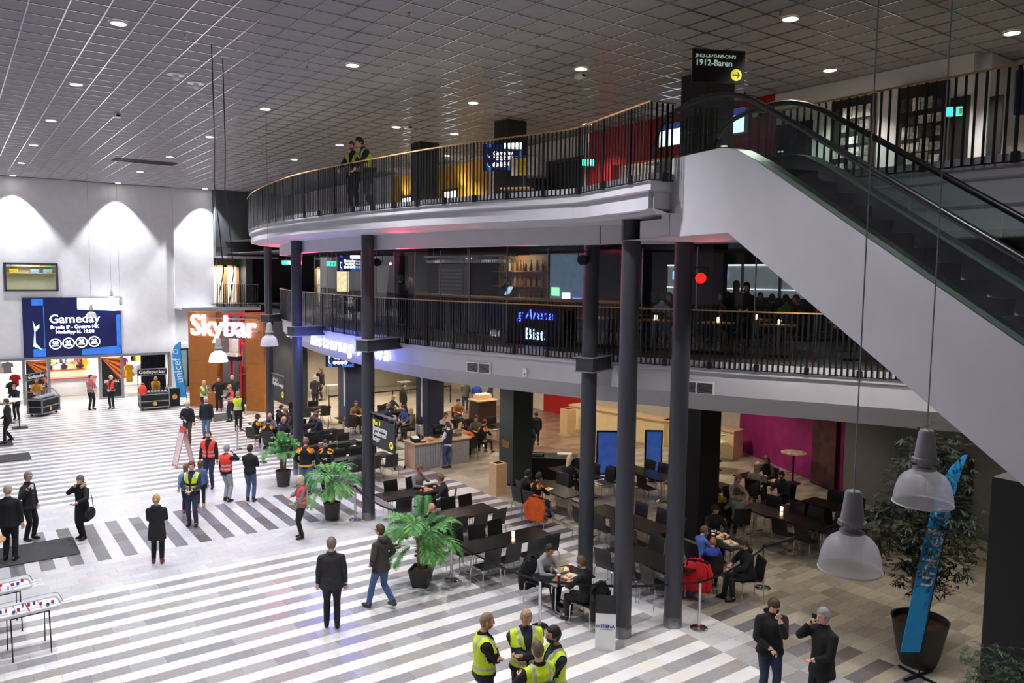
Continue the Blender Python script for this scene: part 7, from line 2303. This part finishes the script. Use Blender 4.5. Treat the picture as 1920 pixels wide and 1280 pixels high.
for i, (lb, p, f, kw) in enumerate((
    ('man in a navy shirt near the black pillar', (17.35, 14.5), 20, dict(top=(48, 60, 92), hair=(60, 48, 42))),
    ('child in a colourful patterned top', (16.95, 13.6), 60, dict(top=(190, 170, 60), hair=(90, 60, 40), h=1.45)),
    ('person in a grey hoodie from behind', (16.9, 12.95), 60, dict(top=(140, 140, 140), hair=(80, 60, 46), hood='down')),
    ('woman in a pale top behind the black pillar', (18.14, 14.07), 250, dict(top=(180, 168, 156), hair=(160, 120, 90), hairstyle='bob')),
    ('blonde woman by the magenta wall', (19.72, 14.55), 20, dict(top=(190, 176, 160), hair=(210, 184, 140), hairstyle='long')),
    ('dark-haired woman by the magenta wall', (20.98, 15.0), 190, dict(top=(40, 38, 44), hair=(90, 60, 44), hairstyle='long')),
    ('man in dark clothes under the round high table', (19.72, 13.54), 180, dict(top=(36, 40, 52), hair=(50, 42, 38), beard=(60, 46, 40), bulk=1.1)),
    ('fan in an orange-trimmed jersey by the belt barrier', (9.56, 30.54), 30, dict(top=(24, 24, 26), stripes=True, cap=('cap', (28, 28, 34)))),
    ('fan in a yellow and black jersey from behind', (9.74, 29.53), 60, dict(top=(24, 24, 26), stripes=True, hair=(40, 36, 34))),
    ('grey-haired man in a grey shirt beside the fans', (10.25, 30.74), 240, dict(top=(110, 116, 126), hair=(150, 140, 130), hairstyle='receding')),
    ('blonde woman in a dark padded coat', (10.35, 29.62), 270, dict(top=(44, 46, 54), hair=(196, 160, 110), hairstyle='bob', hood='down')),
    ('brown-haired woman by the far left way sign', (11.19, 31.29), 200, dict(top=(56, 40, 44), hair=(110, 70, 48), hairstyle='long')),
    ('man in a black jacket nearest the brown portal', (11.12, 32.39), 320, dict(top=(30, 32, 38), hair=(40, 36, 36), hood='down')),
    ('woman bending over her plate by the blue column', (11.84, 30.78), 330, dict(top=(40, 40, 52), hair=(70, 48, 40), lean=26)),
    ('man in a navy suit by the blue column', (11.98, 29.7), 160, dict(top=(34, 42, 70), hair=(90, 66, 50), lean=16)),
    ('woman in a black and yellow top by the far pillar', (14.4, 31.78), 255, dict(top=(110, 90, 40), hair=(80, 56, 44), hairstyle='tail')),
    ('balding man in a navy suit behind the way sign', (15.15, 30.37), 350, dict(top=(36, 46, 76), hair=(150, 120, 100), hairstyle='receding', open_shirt=(230, 230, 235))),
    ('older man in a dark jacket far behind the way sign', (16.49, 32.45), 300, dict(top=(36, 38, 44), hair=(160, 140, 120), hairstyle='receding')),
    ('man in a blue sweater far behind the way sign', (15.74, 29.53), 200, dict(top=(50, 76, 140), hair=(70, 50, 42))),
    ('blonde woman in brown left of the kiosk pillar', (15.58, 28.57), 170, dict(top=(96, 86, 80), hair=(200, 170, 120), hairstyle='bob')),
    ('man in a cream sweater behind the kiosk', (16.2, 27.2), 280, dict(top=(206, 196, 182), hair=(90, 64, 48), bulk=1.12)),
    ('girl in a pink and white top behind the kiosk', (15.92, 25.56), 20, dict(top=(224, 110, 170), hair=(216, 184, 120), hairstyle='long', h=1.4)),
    ('child in an orange jacket behind the kiosk', (15.76, 24.5), 70, dict(top=(240, 110, 36), hair=(60, 46, 40), h=1.4, hood='down')),
    ('fan with a red cap behind the kiosk', (16.56, 24.87), 20, dict(top=(24, 24, 26), stripes=True, hair=(60, 46, 40), cap=('cap', (190, 50, 60)))),
    ('child with a blue knitted hat behind the family', (16.95, 27.22), 270, dict(top=(60, 50, 44), hair=(60, 46, 40), cap=('hat', (40, 150, 210)), h=1.45)),
    ('person in an olive hooded coat behind the family', (16.95, 25.92), 240, dict(top=(96, 100, 76), hair=(60, 50, 40), hood='up')),
    ('woman at the far tables right of the kiosk pillar', (18.58, 29.93), 250, dict(top=(150, 110, 60), hair=(60, 46, 40), hairstyle='tail')),
    )):
    kw.setdefault('legs', (34, 36, 46))
    kw.setdefault('hair', (70, 56, 46))
    sitter(lb, p, f, False, **kw)
# --- middle floor guests and staff (small and dim)
lo2 = dict(res=.03, z0=F2)
def mid(label, y, off, face, **k):
    x, y2 = y[:2] if off is None else l2(y, off)[:2]
    k2 = dict(lo2); k2.update(k)
    return person(label, (x, y2), face, **k2)
mid('dark-haired bartender behind the bar', 20.2, 3.75, 225, h=1.80, top=(20, 20, 22), hair=(40, 32, 28), arms=('front', 'front'), nod=15)
mid('man in dark clothes at the left end of the bar', 23.6, 1.9, 30, h=1.80, top=(56, 58, 64), hair=(110, 96, 84), arms=('front', 'down'))
mid('blonde woman at the left end of the bar', 23.0, 2.0, 120, h=1.70, top=(40, 40, 46), hair=(190, 160, 120), hairstyle='bob', arms=('front', 'front'))
for lb, at_, f, kw in (('guest in a pale blue shirt at a dining table', (15.57, 14.72, 6.62), 30, dict(top=(120, 140, 190))), ('dark-haired guest left of the pale blue shirt', (16.43, 15.95, 6.59), 20, dict(top=(30, 28, 30))), ('guest right of the pale blue shirt', (16.9, 15.61, 6.59), 200, dict(top=(50, 36, 36))),
                           ('blond guest right behind the red stage light', (17.65, 14.45, 6.62), 200, dict(top=(120, 90, 76), hair=(180, 140, 100))), ('guest in a pale top right of the red light', (20.35, 16.21, 6.57), 160, dict(top=(150, 120, 100), hair=(130, 90, 60))),
                           ('guest in a green shirt near the escalator', (18.34, 12.72, 6.66), 60, dict(top=(60, 150, 50))), ('guest in black near the escalator', (18.47, 13.25, 6.65), 60, dict(top=(26, 26, 28))), ('guest with brown hair nearest the escalator', (18.62, 12.52, 6.66), 150, dict(top=(70, 44, 36), hair=(120, 76, 50))),
                           ('guest in a dark shirt in the second row', (20.3, 15.02, 6.6), 200, dict(top=(40, 44, 60)))):
    x, y2 = at_[:2]
    c = clone(dc0, None, (x, y2, F2), radians(f - 90))
    tag(c, 'black upholstered chair under the ' + lb, 'chair', 'restaurant chairs on the middle floor')
    kw.setdefault('hair', (40, 32, 28))
    person(lb, (x, y2), f, pose='sit', arms=('table', 'table2'), lean=8, seat=.48, **lo2, **kw)
mid('left of two people standing dark against the arena window', (16.91, 13.3, 7.0), None, 60, h=1.76, top=(16, 16, 18), hair=(24, 22, 22), hairstyle='long', arms=('front', 'front'))
mid('right of two people standing dark against the arena window', (16.79, 12.88, 7.0), None, 200, h=1.72, top=(16, 16, 18), hair=(24, 22, 22), hairstyle='bob', arms=('front', 'front'))

# ------------------------------------------------------------------ link everything into the scene
for o in PENDING:
    COL.objects.link(o)
